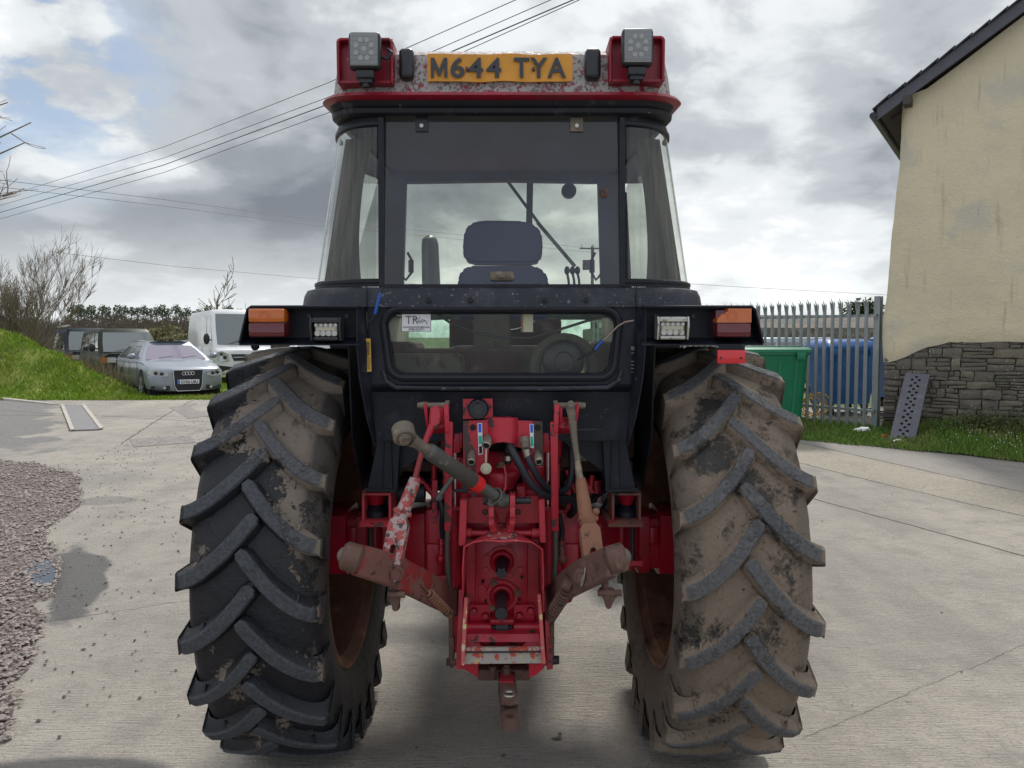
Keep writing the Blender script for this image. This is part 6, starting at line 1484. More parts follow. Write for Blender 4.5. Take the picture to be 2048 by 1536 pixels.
c1 = flange(1004, 1123, 31, (R(60), R(165), R(-58)), Yq-.02); c2 = flange(1004, 1192, 32, (R(120), R(12), R(-130)), Yq-.025)
def shaft(c, L_, r_, spl, label):
    mb = MB(); mb.tube([c+Vector((0, .03, 0)), c+Vector((0, -L_*.55, 0)), c+Vector((0, -L_*.6, 0)), c+Vector((0, -L_, 0))], [r_, r_, r_*.8 if spl else r_*1.02, r_*.8 if spl else r_*1.02], 22)
    if spl:
        for k in range(6): a = math.pi*k/3; mb.box(c+Vector((math.cos(a)*r_*.82, -L_*.8, math.sin(a)*r_*.82)), (.008, L_*.38, .008), rot=Matrix.Rotation(-a, 3, 'Y'))
        mb.cyl(c+Vector((0, -L_-.001, 0)), c+Vector((0, -L_+.004, 0)), .006)
    o = tb(mb, 'pto_shaft', 'hose' if spl else 'darkmetal'); o['label'] = label
shaft(c1+Vector((0, 0, .0)), .15, .0205, True, 'upper splined shaft'); shaft(c2, .19, .0215, False, 'lower shaft with smooth cap')
for x, y, r_ in ((948, 1221, 11), (971, 1231, 11), (1039, 1230, 11), (1061, 1220, 11)): p = P(x, y, Yq-.03); mb = MB(); mb.cyl(p+Vector((0, -.012, 0)), p+Vector((0, .02, 0)), r_*Yq/FPX*.52, n=6); mb.cyl(p, p+Vector((0, .02, 0)), r_*Yq/FPX*.62, n=18); mb.build('bolt', 'redlight', pp)
for x, y in ((972, 1139), (1040, 1138)): p = P(x, y, Yq-.01); MB().cyl(p+Vector((0, -.008, 0)), p, .011, n=6).build('bolt', 'redlight', pp)
for x, y in ((965, 1163), (971, 1202), (1039, 1201), (1044, 1155), (966, 1164)): p = P(x, y, Yq-.021); MB().cyl(p, p+Vector((0, .01, 0)), .005, n=12).build('tapped_hole', 'shut', pp)
# ---- PTO guard
def sheet(rows, th, name, mat, parent=None, ang=38):
    mb = MB(); mb.loft(rows, False); o = mb.build(name, mat, parent or T, ang=ang); md = o.modifiers.new('s', 'SOLIDIFY'); md.thickness = th; md.offset = 0; return o
Yb_, Yf_ = 2.83, 2.66
back = [(929, 1172), (932, 1130), (935, 1090), (960, 1072), (982, 1062), (1003, 1056), (1024, 1062), (1048, 1072), (1076, 1088), (1080, 1130), (1082, 1190)]
frnt = [(926, 1194), (925, 1140), (928, 1094), (946, 1085), (972, 1081), (1003, 1084), (1034, 1082), (1064, 1085), (1085, 1099), (1087, 1150), (1087, 1224)]
rows = []
for f in lin(0, 1, 8):
    row = []
    for i, (a_, c_) in enumerate(zip(back, frnt)):
        p = P(*a_, Yb_).lerp(P(*c_, Yf_), f)
        if 3 < i < 7: p.z += .030*math.sin(math.pi*min(1, f*1.1))*(1 if i == 5 else .35)
        row.append(p)
    rows.append(row)
sheet(rows, .005, 'pto_guard', 'redpale')
g2 = MB(); g2.loft([[P(957, 1082, 2.70), P(1003, 1046, 2.80), P(1050, 1082, 2.70)], [P(975, 1070, 2.74), P(1003, 1043, 2.81), P(1032, 1070, 2.74)]], False)
mb = MB(); apex = P(1003, 1046, 2.775); base_ = [P(x, y, Y_) for x, y, Y_ in ((962, 1081, 2.68), (985, 1078, 2.67), (1003, 1078, 2.668), (1022, 1078, 2.67), (1046, 1081, 2.68), (1038, 1066, 2.80), (1003, 1056, 2.82), (970, 1066, 2.80))]
for i in range(8): mb.face([base_[i], base_[(i+1) % 8], apex])
bmesh.ops.remove_doubles(mb.bm, verts=mb.bm.verts, dist=.0005); bmesh.ops.subdivide_edges(mb.bm, edges=mb.bm.edges, cuts=2, use_grid_fill=True); mb.jitter(.003, 25); tb(mb, 'guard_peak', 'chip', ang=80)
# ---- side plates and crossbars of the top-link bracket
def sp_plate(px, Y_, dx, mat, name, rnd_=.002):
    mb = MB(); L_, R_ = px
    return mb
mb = MB()
for xs2, ys2, sk in (((920, 934), (997, 1092), -3), ((1077, 1089), (997, 1086), 3)):
    mb = MB(); mb.prism([P(xs2[0], ys2[0]+3, 2.70), P(xs2[1], ys2[0], 2.70), P(xs2[1]+sk, ys2[1], 2.70), P(xs2[0]+sk, ys2[1], 2.70)], (0, .16, 0))
    bmesh.ops.bevel(mb.bm, geom=list(mb.bm.edges), offset=.003, segments=2, affect='EDGES'); tb(mb, 'bracket_side', 'redlight')
mb = MB(); mb.plate([(934, 995), (1077, 992), (1078, 1046), (934, 1046)], 2.78, .04); mb.box(P(1003, 1050, 2.84), (.27, .05, .10), bev=.012); mb.box(P(1003, 1010, 2.84), (.26, .05, .12)); tb(mb, 'bracket_back', 'red')
for x in (970, 1036): tb(MB().torus(P(x, 1024, 2.778), (0, 1, 0), .0075, .003, 18, 6), 'bracket_hole', 'darkmetal')
mb = MB(); mb.tube([P(931, 1066, 2.76), P(942, 1066, 2.76), P(944, 1066, 2.76), P(1062, 1066, 2.76), P(1064, 1066, 2.76), P(1078, 1066, 2.76)], [.018, .018, .010, .010, .018, .018], 16); tb(mb, 'bracket_crossbar', 'redpale')
for s, x in ((-1, 983), (1, 1025)):
    mb = MB(); pts = [P(x-s*0, 987, 2.70), P(x, 1010, 2.70), P(x, 1030, 2.70), P(x-s*2, 1042, 2.72), P(x-s*9, 1052, 2.74)]
    for a_, c_ in zip(pts, pts[1:]): mb.bar(a_, c_, .019, .075, .003, side=(1, 0, 0))
    tb(mb, 'top_link_lug', 'redpale')
mb = MB(); mb.cyl(P(966, 1001, 2.70), P(1062, 1001, 2.70), .0125); mb.cyl(P(967, 1001, 2.70), P(975, 1001, 2.70), .016); tb(mb, 'top_link_pin', 'darkmetal')
mb = MB(); mb.sphere(P(1004, 1001, 2.70), .028, (1, .9, 1)); mb.cyl(P(990, 1001, 2.70), P(1018, 1001, 2.70), .022); tb(mb, 'top_link_knuckle', 'greymetal')
# ---- top link
A0, A1, A2, A3, A4 = P(808, 869, 2.36), P(832, 885, 2.38), P(858, 902, 2.41), P(960, 972, 2.60), P(1000, 998, 2.69)
mb = MB(); mb.tube([A1.lerp(A0, .4), A1, A2], [.024, .0165, .0175], 14); mb.tube([A2.lerp(A1, .15), A2, A2.lerp(A3, .03), A3.lerp(A2, .03), A3], [.020, .0265, .0275, .0275, .022], 20); tl = tb(mb, 'top_link', 'greymetal')
ax_ = Vector((-.20, .62, .74)).normalized(); ax2 = (P(812, 874, 2.36)-P(805, 858, 2.40)).normalized()
mb = MB(); axis = Vector((.25, -.75, -.62)).normalized()
mb.tube([A0-axis*.028, A0-axis*.026, A0+axis*.014, A0+axis*.018], [.030, .036, .036, .031], 30, True); mb.torus(A0+axis*.016, axis, .029, .004, 30, 8); ball = mb.build('ball_end', 'brownmetal', tl)
mb = MB(); mb.sphere(A0+axis*.004, .026, n=18); mb.cyl(A0+axis*.010, A0+axis*.031, .0175, .0165); mb.build('ball', 'brownmetal', ball)
mb = MB(); mb.tube([A1.lerp(A0, .35), A1, A2.lerp(A1, .1)], [.0245, .0185, .0185], 14); mb.build('rod_end', 'brownmetal', tl)
mb = MB(); a_, c_ = A3.lerp(A2, .02), A3.lerp(A2, .16); mb.tube([a_, c_], .0282, 20); mb.build('red_tape', 'redtape', tl)
mb = MB(); n = 22; pts = [A3.lerp(A4, i/n) for i in range(n+1)]; mb.tube(pts, [.0205 if i % 2 else .0175 for i in range(n+1)], 14); mb.build('thread', 'greymetal', tl)
mb = MB(); mb.torus(A3.lerp(A4, .75), (A4-A3), .027, .005, 20, 8); h0 = P(992, 992, 2.67); mb.bar(h0, P(979, 1012, 2.66), .026, .008, .003); mb.build('lock_handle', 'greymetal', tl)
mb = MB(); mb.tube([P(1008, 930, 2.74), P(1012, 950, 2.73), P(1011, 975, 2.72), P(1005, 990, 2.71), P(996, 999, 2.68)], .004, 6); tb(mb, 'safety_cord', 'redpale')
# ---- lift cover, valve, coupler panel
mb = MB(); mb.loft([[P(x, y, Y_) for x, y, Y_ in row] for row in (
    [(950, 905, 2.86), (962, 903, 2.84), (1003, 903, 2.82), (1040, 903, 2.84), (1052, 905, 2.86), (1050, 905, 3.1), (950, 905, 3.1)],
    [(946, 940, 2.84), (960, 938, 2.80), (1003, 938, 2.78), (1040, 938, 2.80), (1056, 940, 2.84), (1056, 940, 3.1), (946, 940, 3.1)],
    [(958, 944, 2.82), (968, 946, 2.78), (1003, 950, 2.755), (1032, 946, 2.78), (1042, 944, 2.82), (1050, 944, 3.1), (950, 944, 3.1)],
    [(972, 965, 2.81), (978, 966, 2.775), (1003, 968, 2.75), (1026, 966, 2.775), (1032, 965, 2.81), (1040, 965, 3.1), (964, 965, 3.1)],
    [(974, 978, 2.81), (980, 979, 2.775), (1003, 980, 2.75), (1024, 979, 2.775), (1030, 978, 2.81), (1038, 978, 3.1), (964, 978, 3.1)])], True, True)
bmesh.ops.subdivide_edges(mb.bm, edges=mb.bm.edges, cuts=1, use_grid_fill=True)
tb(mb, 'lift_cover', 'red', ang=50)
mb = MB(); mb.box(P(940, 960, 2.95), (.10, .2, .22), bev=.02); mb.box(P(1065, 950, 2.95), (.09, .2, .30), bev=.02); mb.box(P(1042, 985, 2.80), (.035, .06, .06), bev=.008); mb.cyl(P(1003, 985, 2.80), P(1003, 995, 2.80), .035); tb(mb, 'lift_housing', 'red')
mb = MB(); mb.cyl(P(1003, 931, 2.76), P(1003, 923, 2.76), .016, .013, 16); mb.cyl(P(1003, 934, 2.76), P(1003, 930, 2.76), .021, n=20); tb(mb, 'filler_plug', 'rust')
mb = MB(); mb.cyl(P(1015, 895, 2.80), P(1015, 905, 2.80), .012); mb.cyl(P(1016, 908, 2.80), P(1016, 926, 2.80), .013); v_ = tb(mb, 'hose_union', 'darkmetal'); MB().cyl(P(1016, 912, 2.795), P(1016, 921, 2.795), .0145, n=6).build('silver_nut', 'steel', v_)
Yc = 2.72
cpo = [(926, 842), (972, 840), (978, 836), (988, 834), (1020, 834), (1032, 836), (1038, 841), (1085, 843), (1086, 935), (1063, 935), (1062, 897), (1046, 897), (1030, 893), (1016, 884), (1003, 883), (990, 886), (978, 893), (974, 935), (948, 950), (927, 930)]
mb = MB(); mb.plate(cpo, Yc, .006); cp = tb(mb, 'coupler_panel', 'redlight')
rows = []
for y in (836, 850, 865, 880, 888):
    row = []
    for k in range(15):
        x = 976+k*(1036-976)/14; d = .030*(1-abs((x-1006)/30)**3.0); row.append(P(x, y+(0 if y < 880 else -4*(1-abs((x-1006)/30))), Yc-.002-max(0, d)))
    rows.append(row)
mb = MB(); mb.loft(rows, False); mb.loft([rows[0], [p+Vector((0, Yc-p.y+.003, 0)) for p in rows[0]]], False); mb.build('raised_centre', 'redlight', cp, ang=60)
M['chipdark'] = paint('bare_brown_steel', (.065, .045, .038), .7, [((.33, .03, .04), 13, .57, .60, .5)], bmp=(50, .002))
mb = MB(); mb.plate([(926, 842), (938, 842), (936, 862), (944, 886), (951, 905), (950, 936), (930, 932)], Yc-.0015, .001); mb.build('worn_edge', 'chipdark', cp); mb = MB(); mb.plate([(1065, 843), (1085, 843), (1086, 932), (1068, 932), (1075, 905), (1064, 890), (1066, 860)], Yc-.0015, .001); mb.build('worn_edge', 'chipdark', cp)
for x in (946, 1075): MB().cyl(P(x, 855, Yc-.0035), P(x, 855, Yc+.001), .0115, n=20).build('mounting_hole', 'shut', cp)
for px, cols_ in (([(955, 846), (964, 846), (966, 908), (957, 910)], (('blue', 0, .30), ('white', .30, .38), ('green', .38, .66), ('shut', .72, .97))), ([(1059, 848), (1067, 848), (1068, 896), (1061, 896)], (('blue', 0, .36), ('green', .5, .92)))):
    d_ = MB().plate(px, Yc-.004, .001).build('decal', 'white', cp); tl_, tr_, br_, bl_ = [P(x, y, Yc-.0045) for x, y in px]
    for mt, f0, f1 in cols_:
        i_ = .16; q4 = [tl_.lerp(tr_, i_).lerp(bl_.lerp(br_, i_), f0+.02), tl_.lerp(tr_, 1-i_).lerp(bl_.lerp(br_, 1-i_), f0+.02), tl_.lerp(tr_, 1-i_).lerp(bl_.lerp(br_, 1-i_), f1), tl_.lerp(tr_, i_).lerp(bl_.lerp(br_, i_), f1)]
        MB().prism(q4, (0, .0004, 0)).build('colour_block', mt, d_)
mb = MB(); mb.plate([(926, 798), (985, 797), (986, 836), (926, 838)], 2.735, .005); so_ = tb(mb, 'socket_plate', 'redlight')
c = P(957, 817, 2.735); mb = MB(); mb.tube([c, c+Vector((0, -.030, 0)), c+Vector((0, -.036, 0))], [.038, .036, .032], 28); mb.torus(c+Vector((0, -.034, 0)), (0, 1, 0), .024, .004, 26, 6); mb.box(c+Vector((0, -.038, .028)), (.016, .012, .012), bev=.003); mb.box(c+Vector((-.036, -.004, .006)), (.014, .008, .012)); mb.box(c+Vector((.040, -.004, .006)), (.014, .008, .012)); sk = mb.build('trailer_socket', 'blackplastic', so_)
mb = MB()
for k in range(7):
    a = 2*math.pi*k/6; r_ = .0 if k == 6 else .012; q_ = c+Vector((math.cos(a)*r_, -.0375, math.sin(a)*r_)); mb.torus(q_, (0, 1, 0), .0032, .0009, 12, 5)
mb.build('pins', 'greymetal', sk)
# couplers
def coupler(x, y, d, mat, r_=.0165, hose=False):
    a = P(x, y, Yc); d = Vector(d).normalized(); mb = MB(); L_ = .055
    mb.tube([a, a+d*.018, a+d*.02, a+d*L_, a+d*(L_+.004)], [r_*.85, r_*.85, r_, r_, r_*.86], 22); o = tb(mb, 'hydraulic_coupler', mat)
    e_ = a+d*(L_+.004); mb = MB(); mb.torus(e_, d, r_*.74, .0022, 24, 6); mb.build('coupler_rim', 'steel', o); mb = MB(); mb.cyl(e_-d*.001, e_+d*.0008, r_*.62, n=20); mb.torus(e_+d*.001, d, r_*.32, .0015, 16, 5); mb.build('coupler_bore', 'shut', o); return e_
coupler(977, 874, (-.10, -.8, -.35), 'brownmetal'); coupler(944, 905, (0, -.8, -.4), 'brownmetal', .0155); coupler(1074, 906, (.08, -.8, -.35), 'brownmetal', .0155)
mb = MB(); q0, q1, q2 = P(1049, 878, 2.70), P(1052, 898, 2.67), P(1055, 915, 2.67); mb.tube([q0, q0.lerp(q1, .5), q0.lerp(q1, .55), q1], [.019, .018, .015, .015], 18); hc = tb(mb, 'hose_coupling', 'brownmetal'); mb = MB(); mb.tube([q1, q1.lerp(q2, .5), q2], [.0155, .0135, .0125], 16); mb.build('crimp', 'steel', hc)
def hose(pts, r_=.0135, name='hydraulic_hose', mat='hose'):
    ps = [P(*p) for p in pts]; out = []
    for i in range(len(ps)-1):
        p0 = ps[max(0, i-1)]; p1 = ps[i]; p2 = ps[i+1]; p3 = ps[min(len(ps)-1, i+2)]
        for k in range(7):
            t_ = k/7; out.append(.5*((2*p1)+(p2-p0)*t_+(2*p0-5*p1+4*p2-p3)*t_*t_+(3*p1-p0-3*p2+p3)*t_**3))
    out.append(ps[-1]); return tb(MB().tube(out, r_, 14), name, mat)
hose([(1016, 884, 2.73), (1024, 900, 2.68), (1040, 930, 2.66), (1060, 965, 2.67), (1085, 988, 2.70), (1110, 996, 2.76), (1130, 1005, 2.85)], .0145)
hose([(1055, 912, 2.67), (1062, 930, 2.66), (1078, 958, 2.68), (1098, 978, 2.72), (1118, 983, 2.78), (1135, 975, 2.82), (1143, 945, 2.86), (1143, 910, 2.88), (1138, 870, 2.90)], .0125)
hose([(1110, 996, 2.80), (1140, 998, 2.86), (1150, 1015, 2.9), (1140, 1030, 2.95)], .015)
hose([(880, 1000, 2.9), (886, 1025, 2.88), (884, 1050, 2.9), (886, 1075, 2.92)], .011)
hose([(1118, 1030, 2.9), (1124, 1060, 2.92), (1122, 1080, 2.92)], .010)
mb = MB(); mb.tube([P(973, 890, 2.675), P(972, 905, 2.67), P(972, 925, 2.67)], .003, 6); c = P(972, 937, 2.665); mb.cyl(c+Vector((0, -.004, 0)), c+Vector((0, .004, 0)), .0195, n=26); mb.cyl(c+Vector((0, -.016, 0)), c, .010, n=14); tb(mb, 'dust_cap', 'cream')
mb = MB(); mb.plate([(940, 955), (960, 955), (955, 975), (951, 996), (946, 996), (944, 975)], 2.69, .01); mb.tube([P(908, 981, 2.7), P(928, 981, 2.69), P(934, 975, 2.69)], .006, 8); mb.torus(P(930, 978, 2.69), (0, 1, 0), .010, .004); tb(mb, 'rubber_cap', 'hose')
mb = MB(); mb.cyl(P(908, 952, 2.68), P(873, 1000, 2.66), .0075, n=10); mb.cyl(P(905, 956, 2.68), P(880, 990, 2.662), .009); mb.cyl(P(876, 998, 2.66), P(882, 990, 2.66), .013, n=8); tb(mb, 'control_rod', 'greymetal')
# ---- lift arms, flat bars, cylinders
for s in (-1, 1):
    X = lambda x: 1003+s*x          # mirrored about the centre line
    mb = MB(); Ya = 2.70
    mb.bar(P(X(118), 812, Ya), P(X(118), 843, Ya+.02), .012, .05, .004, side=(1, 0, 0)); mb.bar(P(X(152), 806, Ya), P(X(146), 848, Ya+.02), .012, .05, .004, side=(1, 0, 0)); mb.bar(P(X(128), 846, Ya+.05), P(X(104), 856, Ya+.12), .05, .03, .01)
    mb.bar(P(X(133), 845, Ya+.03), P(X(108), 870, Ya+.2), .07, .05, .015); mb.bar(P(X(110), 850, Ya+.1), P(X(105), 940, Ya+.3), .05, .05, .015)
    tb(mb, 'lift_arm', 'redlight')
    mb = MB(); mb.cyl(P(X(104), 811, Ya), P(X(164), 811, Ya), .011, n=14); mb.cyl(P(X(104), 811, Ya), P(X(112), 811, Ya), .018, .018, 6); mb.cyl(P(X(153), 811, Ya), P(X(168), 811, Ya), .014, .010, 10); tb(mb, 'lift_arm_pin', 'brownmetal')
    mb = MB()
    mb.bar(P(X(111), 808, Ya-.03), P(X(108), 866, Ya-.03), .018, .012, .004, side=(1, 0, 0)); mb.bar(P(X(105), 843, Ya-.02), P(X(107), 1062, 2.74), .028, .014, .005, side=(1, 0, 0))
    fb = tb(mb, 'stabiliser_bar', 'redlight')
    mb = MB()
    mb.tube([P(X(108), 1058, 2.75), P(X(108), 1110, 2.77), P(X(101), 1232, 2.80)], .0105, 12); mb.build('rod', 'greymetal', fb)
    mb = MB(); mb.tube([P(X(101), 1232, 2.80), P(X(100), 1275, 2.81)], .0095, 10); mb.bar(P(X(100), 1272, 2.81), P(X(99), 1300, 2.81), .022, .03, .004); mb.tube([P(X(99), 1295, 2.80), P(X(100), 1320, 2.80), P(X(99), 1335, 2.80)], [.011, .011, .006], 10)
    mb.build('rod_end', 'rust', fb)
    # hydraulic cylinder
    mb = MB(); mb.cyl(P(X(92), 1012, 2.84), P(X(91), 1166, 2.90), .0235, n=22); mb.tube([P(X(91), 1160, 2.90), P(X(91), 1172, 2.90)], [.0245, .018], 22); mb.box(P(X(91), 1190, 2.90), (.026, .04, .12), bev=.006); mb.box(P(X(90), 1015, 2.84), (.05, .05, .012))
    cy = tb(mb, 'lift_cylinder', 'red')
    mb = MB(); mb.cyl(P(X(93), 900, 2.82), P(X(92), 1014, 2.84), .0085, n=16); mb.build('chrome_rod', 'chrome', cy)
    mb = MB(); mb.bar(P(X(88), 862, 2.80), P(X(88), 905, 2.80), .03, .04, .008, side=(1, 0, 0)); mb.bar(P(X(80), 864, 2.80), P(X(80), 895, 2.80), .010, .05, .003, side=(1, 0, 0)); mb.build('rod_eye', 'redlight', cy)
    mb = MB(); mb.tube([P(X(120), 1078, 2.95), P(X(120), 1092, 2.94)], .014, 10); mb.tube([P(X(120), 1092, 2.94), P(X(121), 1118, 2.93)], [.012, .012], 10); mb.sphere(P(X(121), 1118, 2.93), .020); tb(mb, 'ball_joint', 'red' if s < 0 else 'rustred')
    mb = MB(); mb.bar(P(X(133), 960, 2.97), P(X(133), 1030, 2.97), .02, .02); mb.bar(P(X(112), 880, 2.95), P(X(112), 980, 2.95), .018, .03, .005); tb(mb, 'link_strut', 'redlight')
# cross bracket legs of cylinder
# ---- lift rods
# left: chipped
mb = MB(); mb.prism([P(862, 812, 2.68), P(880, 812, 2.68), P(884, 830, 2.68), P(878, 850, 2.67), P(868, 862, 2.66), P(858, 852, 2.66), P(858, 828, 2.67)], (0, .03, 0)); bmesh.ops.bevel(mb.bm, geom=list(mb.bm.edges), offset=.006, segments=2, affect='EDGES'); mb.tube([P(864, 850, 2.67), P(853, 878, 2.66)], [.014, .0115], 12); mb.tube([P(853, 878, 2.66), P(842, 905, 2.65)], .0115, 12); lr = tb(mb, 'lift_rod', 'redlight')
mb = MB(); mb.tube([P(846, 895, 2.65), P(830, 958, 2.62)], .0105, 12); mb.build('thread', 'rustred', lr)
mb = MB(); mb.tube([P(830, 955, 2.62), P(828, 965, 2.618), P(808, 1018, 2.57), P(806, 1022, 2.57), P(802, 1030, 2.56), P(799, 1040, 2.55)], [.017, .0215, .0245, .029, .025, .024], 18); mb.torus(P(804, 1024, 2.568), P(830, 955, 2.62)-P(800, 1040, 2.55), .026, .007, 20, 8); mb.cyl(P(788, 1022, 2.55), P(822, 1030, 2.56), .009)
mb.build('adjuster_sleeve', 'chip', lr)
def fork(a, c_, w_, th, mat, parent, side):
    a, c_ = Vector(a), Vector(c_); d = (c_-a).normalized(); x = Vector(side); x = (x-d*x.dot(d)).normalized(); y = d.cross(x); L_ = (c_-a).length; mb = MB()
    if True:
        o = []; hw = w_/2
        for t_, w2 in ((0, .6), (.08, .95), (.16, 1), (.86, 1), (.95, .9), (1, .6)): o.append((t_*L_, w2*hw))
        outer = [(t_, w2) for t_, w2 in o]+[(t_, -w2) for t_, w2 in reversed(o)]
        inner = [(L_*.42+.32*L_*(.5-.5*math.cos(k*math.pi/8)), hw*.38*math.sin(k*math.pi/8)**.5) for k in range(9)]+[(L_*.42+.32*L_*(.5-.5*math.cos(k*math.pi/8)), -hw*.38*math.sin(k*math.pi/8)**.5) for k in range(7, 0, -1)]
        b2 = bmesh.new(); eds = []
        for loop in (outer, inner):
            vs = [b2.verts.new(a+d*t_+x*w2-y*th/2) for t_, w2 in loop]; eds += [b2.edges.new((vs[i], vs[(i+1) % len(vs)])) for i in range(len(vs))]
        bmesh.ops.triangle_fill(b2, edges=eds, use_beauty=True); r_ = bmesh.ops.extrude_face_region(b2, geom=list(b2.faces)); bmesh.ops.translate(b2, vec=y*th, verts=[v for v in r_['geom'] if isinstance(v, bmesh.types.BMVert)]); mb._merge(b2)
    return mb.build('fork', mat, parent)
fork(P(801, 1036, 2.54), P(776, 1165, 2.47), .066, .045, 'chip', lr, (1, 0, .25)); fork(P(801, 1036, 2.57), P(776, 1150, 2.50), .05, .05, 'brownmetal', lr, (1, 0, .25))
mb = MB(); mb.prism([P(1134, 806, 2.68), P(1150, 806, 2.68), P(1153, 816, 2.68), P(1150, 852, 2.67), P(1141, 852, 2.67), P(1132, 816, 2.68)], (0, .035, 0)); bmesh.ops.bevel(mb.bm, geom=list(mb.bm.edges), offset=.006, segments=2, affect='EDGES'); mb.tube([P(1145, 842, 2.68), P(1149, 880, 2.665), P(1154, 915, 2.65), P(1160, 962, 2.62)], [.0150, .0115, .0105, .014], 14); mb.cyl(P(1142, 808, 2.66), P(1142, 808, 2.68), .0125); lr2 = tb(mb, 'lift_rod', 'brownmetal')
mb = MB(); mb.tube([P(1161, 956, 2.62), P(1162, 966, 2.62), P(1170, 1020, 2.58), P(1172, 1030, 2.575), P(1174, 1036, 2.57), P(1176, 1046, 2.565), P(1177, 1056, 2.56)], [.016, .0195, .0255, .026, .034, .029, .026], 18); mb.sphere(P(1192, 1023, 2.57), .013); mb.cyl(P(1158, 1038, 2.56), P(1195, 1036, 2.57), .010); mb.build('adjuster_sleeve', 'orangerust', lr2)
fork(P(1177, 1048, 2.545), P(1192, 1165, 2.475), .068, .045, 'orangerust', lr2, (1, 0, -.2)); fork(P(1177, 1048, 2.575), P(1192, 1150, 2.505), .052, .05, 'orangerust', lr2, (1, 0, -.2))
# ---- lower links
def lower_link(s, pts, ball, mat, matb):
    mb = MB(); secs = []
    for (x, y, Y_, h_, t_) in pts:
        c = P(x, y, Y_); secs.append((c, h_/FPX*Y_, t_))
    rings = []
    for i, (c, h_, t_) in enumerate(secs):
        d = (secs[min(i+1, len(secs)-1)][0]-secs[max(i-1, 0)][0]).normalized(); up = Vector((0, .15, 1)); up = (up-d*up.dot(d)).normalized(); sd = d.cross(up); b_ = .006
        rings.append([c+up*(h_/2-b_)+sd*t_/2, c+up*h_/2+sd*(t_/2-b_), c+up*h_/2-sd*(t_/2-b_), c+up*(h_/2-b_)-sd*t_/2, c-up*(h_/2-b_)-sd*t_/2, c-up*h_/2-sd*(t_/2-b_), c-up*h_/2+sd*(t_/2-b_), c-up*(h_/2-b_)+sd*t_/2])
    mb.loft(rings, True, True); ll = tb(mb, 'lower_link', mat)
    bx, by, bY = ball; c = P(bx, by, bY); ax2 = Vector((1, .10*s, .38*s*-1*-1 if False else (-.38 if s > 0 else .38)*-1)).normalized()
    ax2 = Vector((.93, -.10*s, (.30 if s > 0 else -.30))).normalized()
    mb = MB(); mb.tube([c-ax2*.034, c-ax2*.030, c-ax2*.022, c+ax2*.022, c+ax2*.030, c+ax2*.034], [.030, .038, .046, .046, .038, .030], 30); be = mb.build('ball_end', matb, ll)
    mb = MB(); mb.sphere(c+ax2*s*.018, .030, n=18); mb.build('ball', 'brownmetal', be)
    mb = MB(); k = pts[2]; q_ = P(k[0]-s*2, k[1]+4, k[2]-.04); mb.cyl(q_, q_+Vector((s*.01, .07, 0)), .026, n=18); mb.cyl(q_+Vector((0, -.012, 0)), q_, .016, n=12); mb.build('pivot_pin', mat, ll)
    return ll
l1 = lower_link(-1, [(716, 1120, 2.38, 62, .040), (750, 1130, 2.42, 64, .036), (790, 1143, 2.49, 64, .036), (840, 1168, 2.60, 62, .030), (880, 1190, 2.72, 58, .028), (912, 1208, 2.86, 50, .028)], (704, 1115, 2.37), 'rustred', 'rust')
l2 = lower_link(1, [(1222, 1122, 2.38, 60, .040), (1190, 1138, 2.43, 62, .036), (1165, 1150, 2.50, 62, .036), (1135, 1168, 2.60, 58, .030), (1115, 1184, 2.72, 54, .028), (1094, 1204, 2.86, 50, .028)], (1233, 1117, 2.37), 'rust', 'rust')
mb = MB(); mb.tube([P(1170, 1135, 2.44), P(1169, 1150, 2.44), P(1165, 1168, 2.45), P(1162, 1172, 2.45), P(1164, 1158, 2.45), P(1171, 1142, 2.44)], .003, 6); mb.build('linch_pin', 'steel', l2)
def spring(a, c_, r_, turns, wr_, mat):
    a, c_ = Vector(a), Vector(c_); d = (c_-a); u = d.orthogonal().normalized(); v = d.normalized().cross(u); pts = []
    n = turns*10
    for i in range(n+1): t_ = i/n; an = 2*math.pi*turns*t_; rr_ = r_*min(1, .3+t_*12, .3+(1-t_)*12); pts.append(a+d*t_+(u*math.cos(an)+v*math.sin(an))*rr_)
    tb(MB().tube(pts, wr_, 6), 'tension_spring', mat)
spring(P(856, 1184, 2.60), P(901, 1230, 2.74), .0150, 12, .0034, 'orangerust'); spring(P(1136, 1178, 2.56), P(1098, 1236, 2.74), .0205, 12, .0050, 'rust')
mb = MB(); mb.tube([P(835, 1160, 2.57), P(845, 1172, 2.58), P(858, 1186, 2.6)], .004, 6); tb(mb, 'spring_hook', 'rust')
mb = MB(); mb.cyl(P(1125, 1164, 2.54), P(1140, 1172, 2.54), .022, n=16); tb(mb, 'spring_boss', 'rust')
for s, pts in ((-1, [(780, 1180), (803, 1183), (804, 1195), (797, 1196), (798, 1222), (785, 1224), (781, 1200), (778, 1192)]), (1, [(1200, 1180), (1228, 1180), (1237, 1190), (1232, 1200), (1226, 1199), (1222, 1219), (1213, 1219), (1210, 1198), (1200, 1190)])):
    mb = MB(); mb.plate(pts, 2.50, .035); bmesh.ops.bevel(mb.bm, geom=list(mb.bm.edges), offset=.004, segments=2, affect='EDGES'); mb.cyl(P(pts[0][0]-4, pts[1][1]+6, 2.49), P(pts[2][0]+6, pts[1][1]+6, 2.49), .011); mb.cyl(P(pts[0][0]+10, 1165, 2.51), P(pts[0][0]+10, 1185, 2.51), .012); tb(mb, 'check_bracket', 'rust')
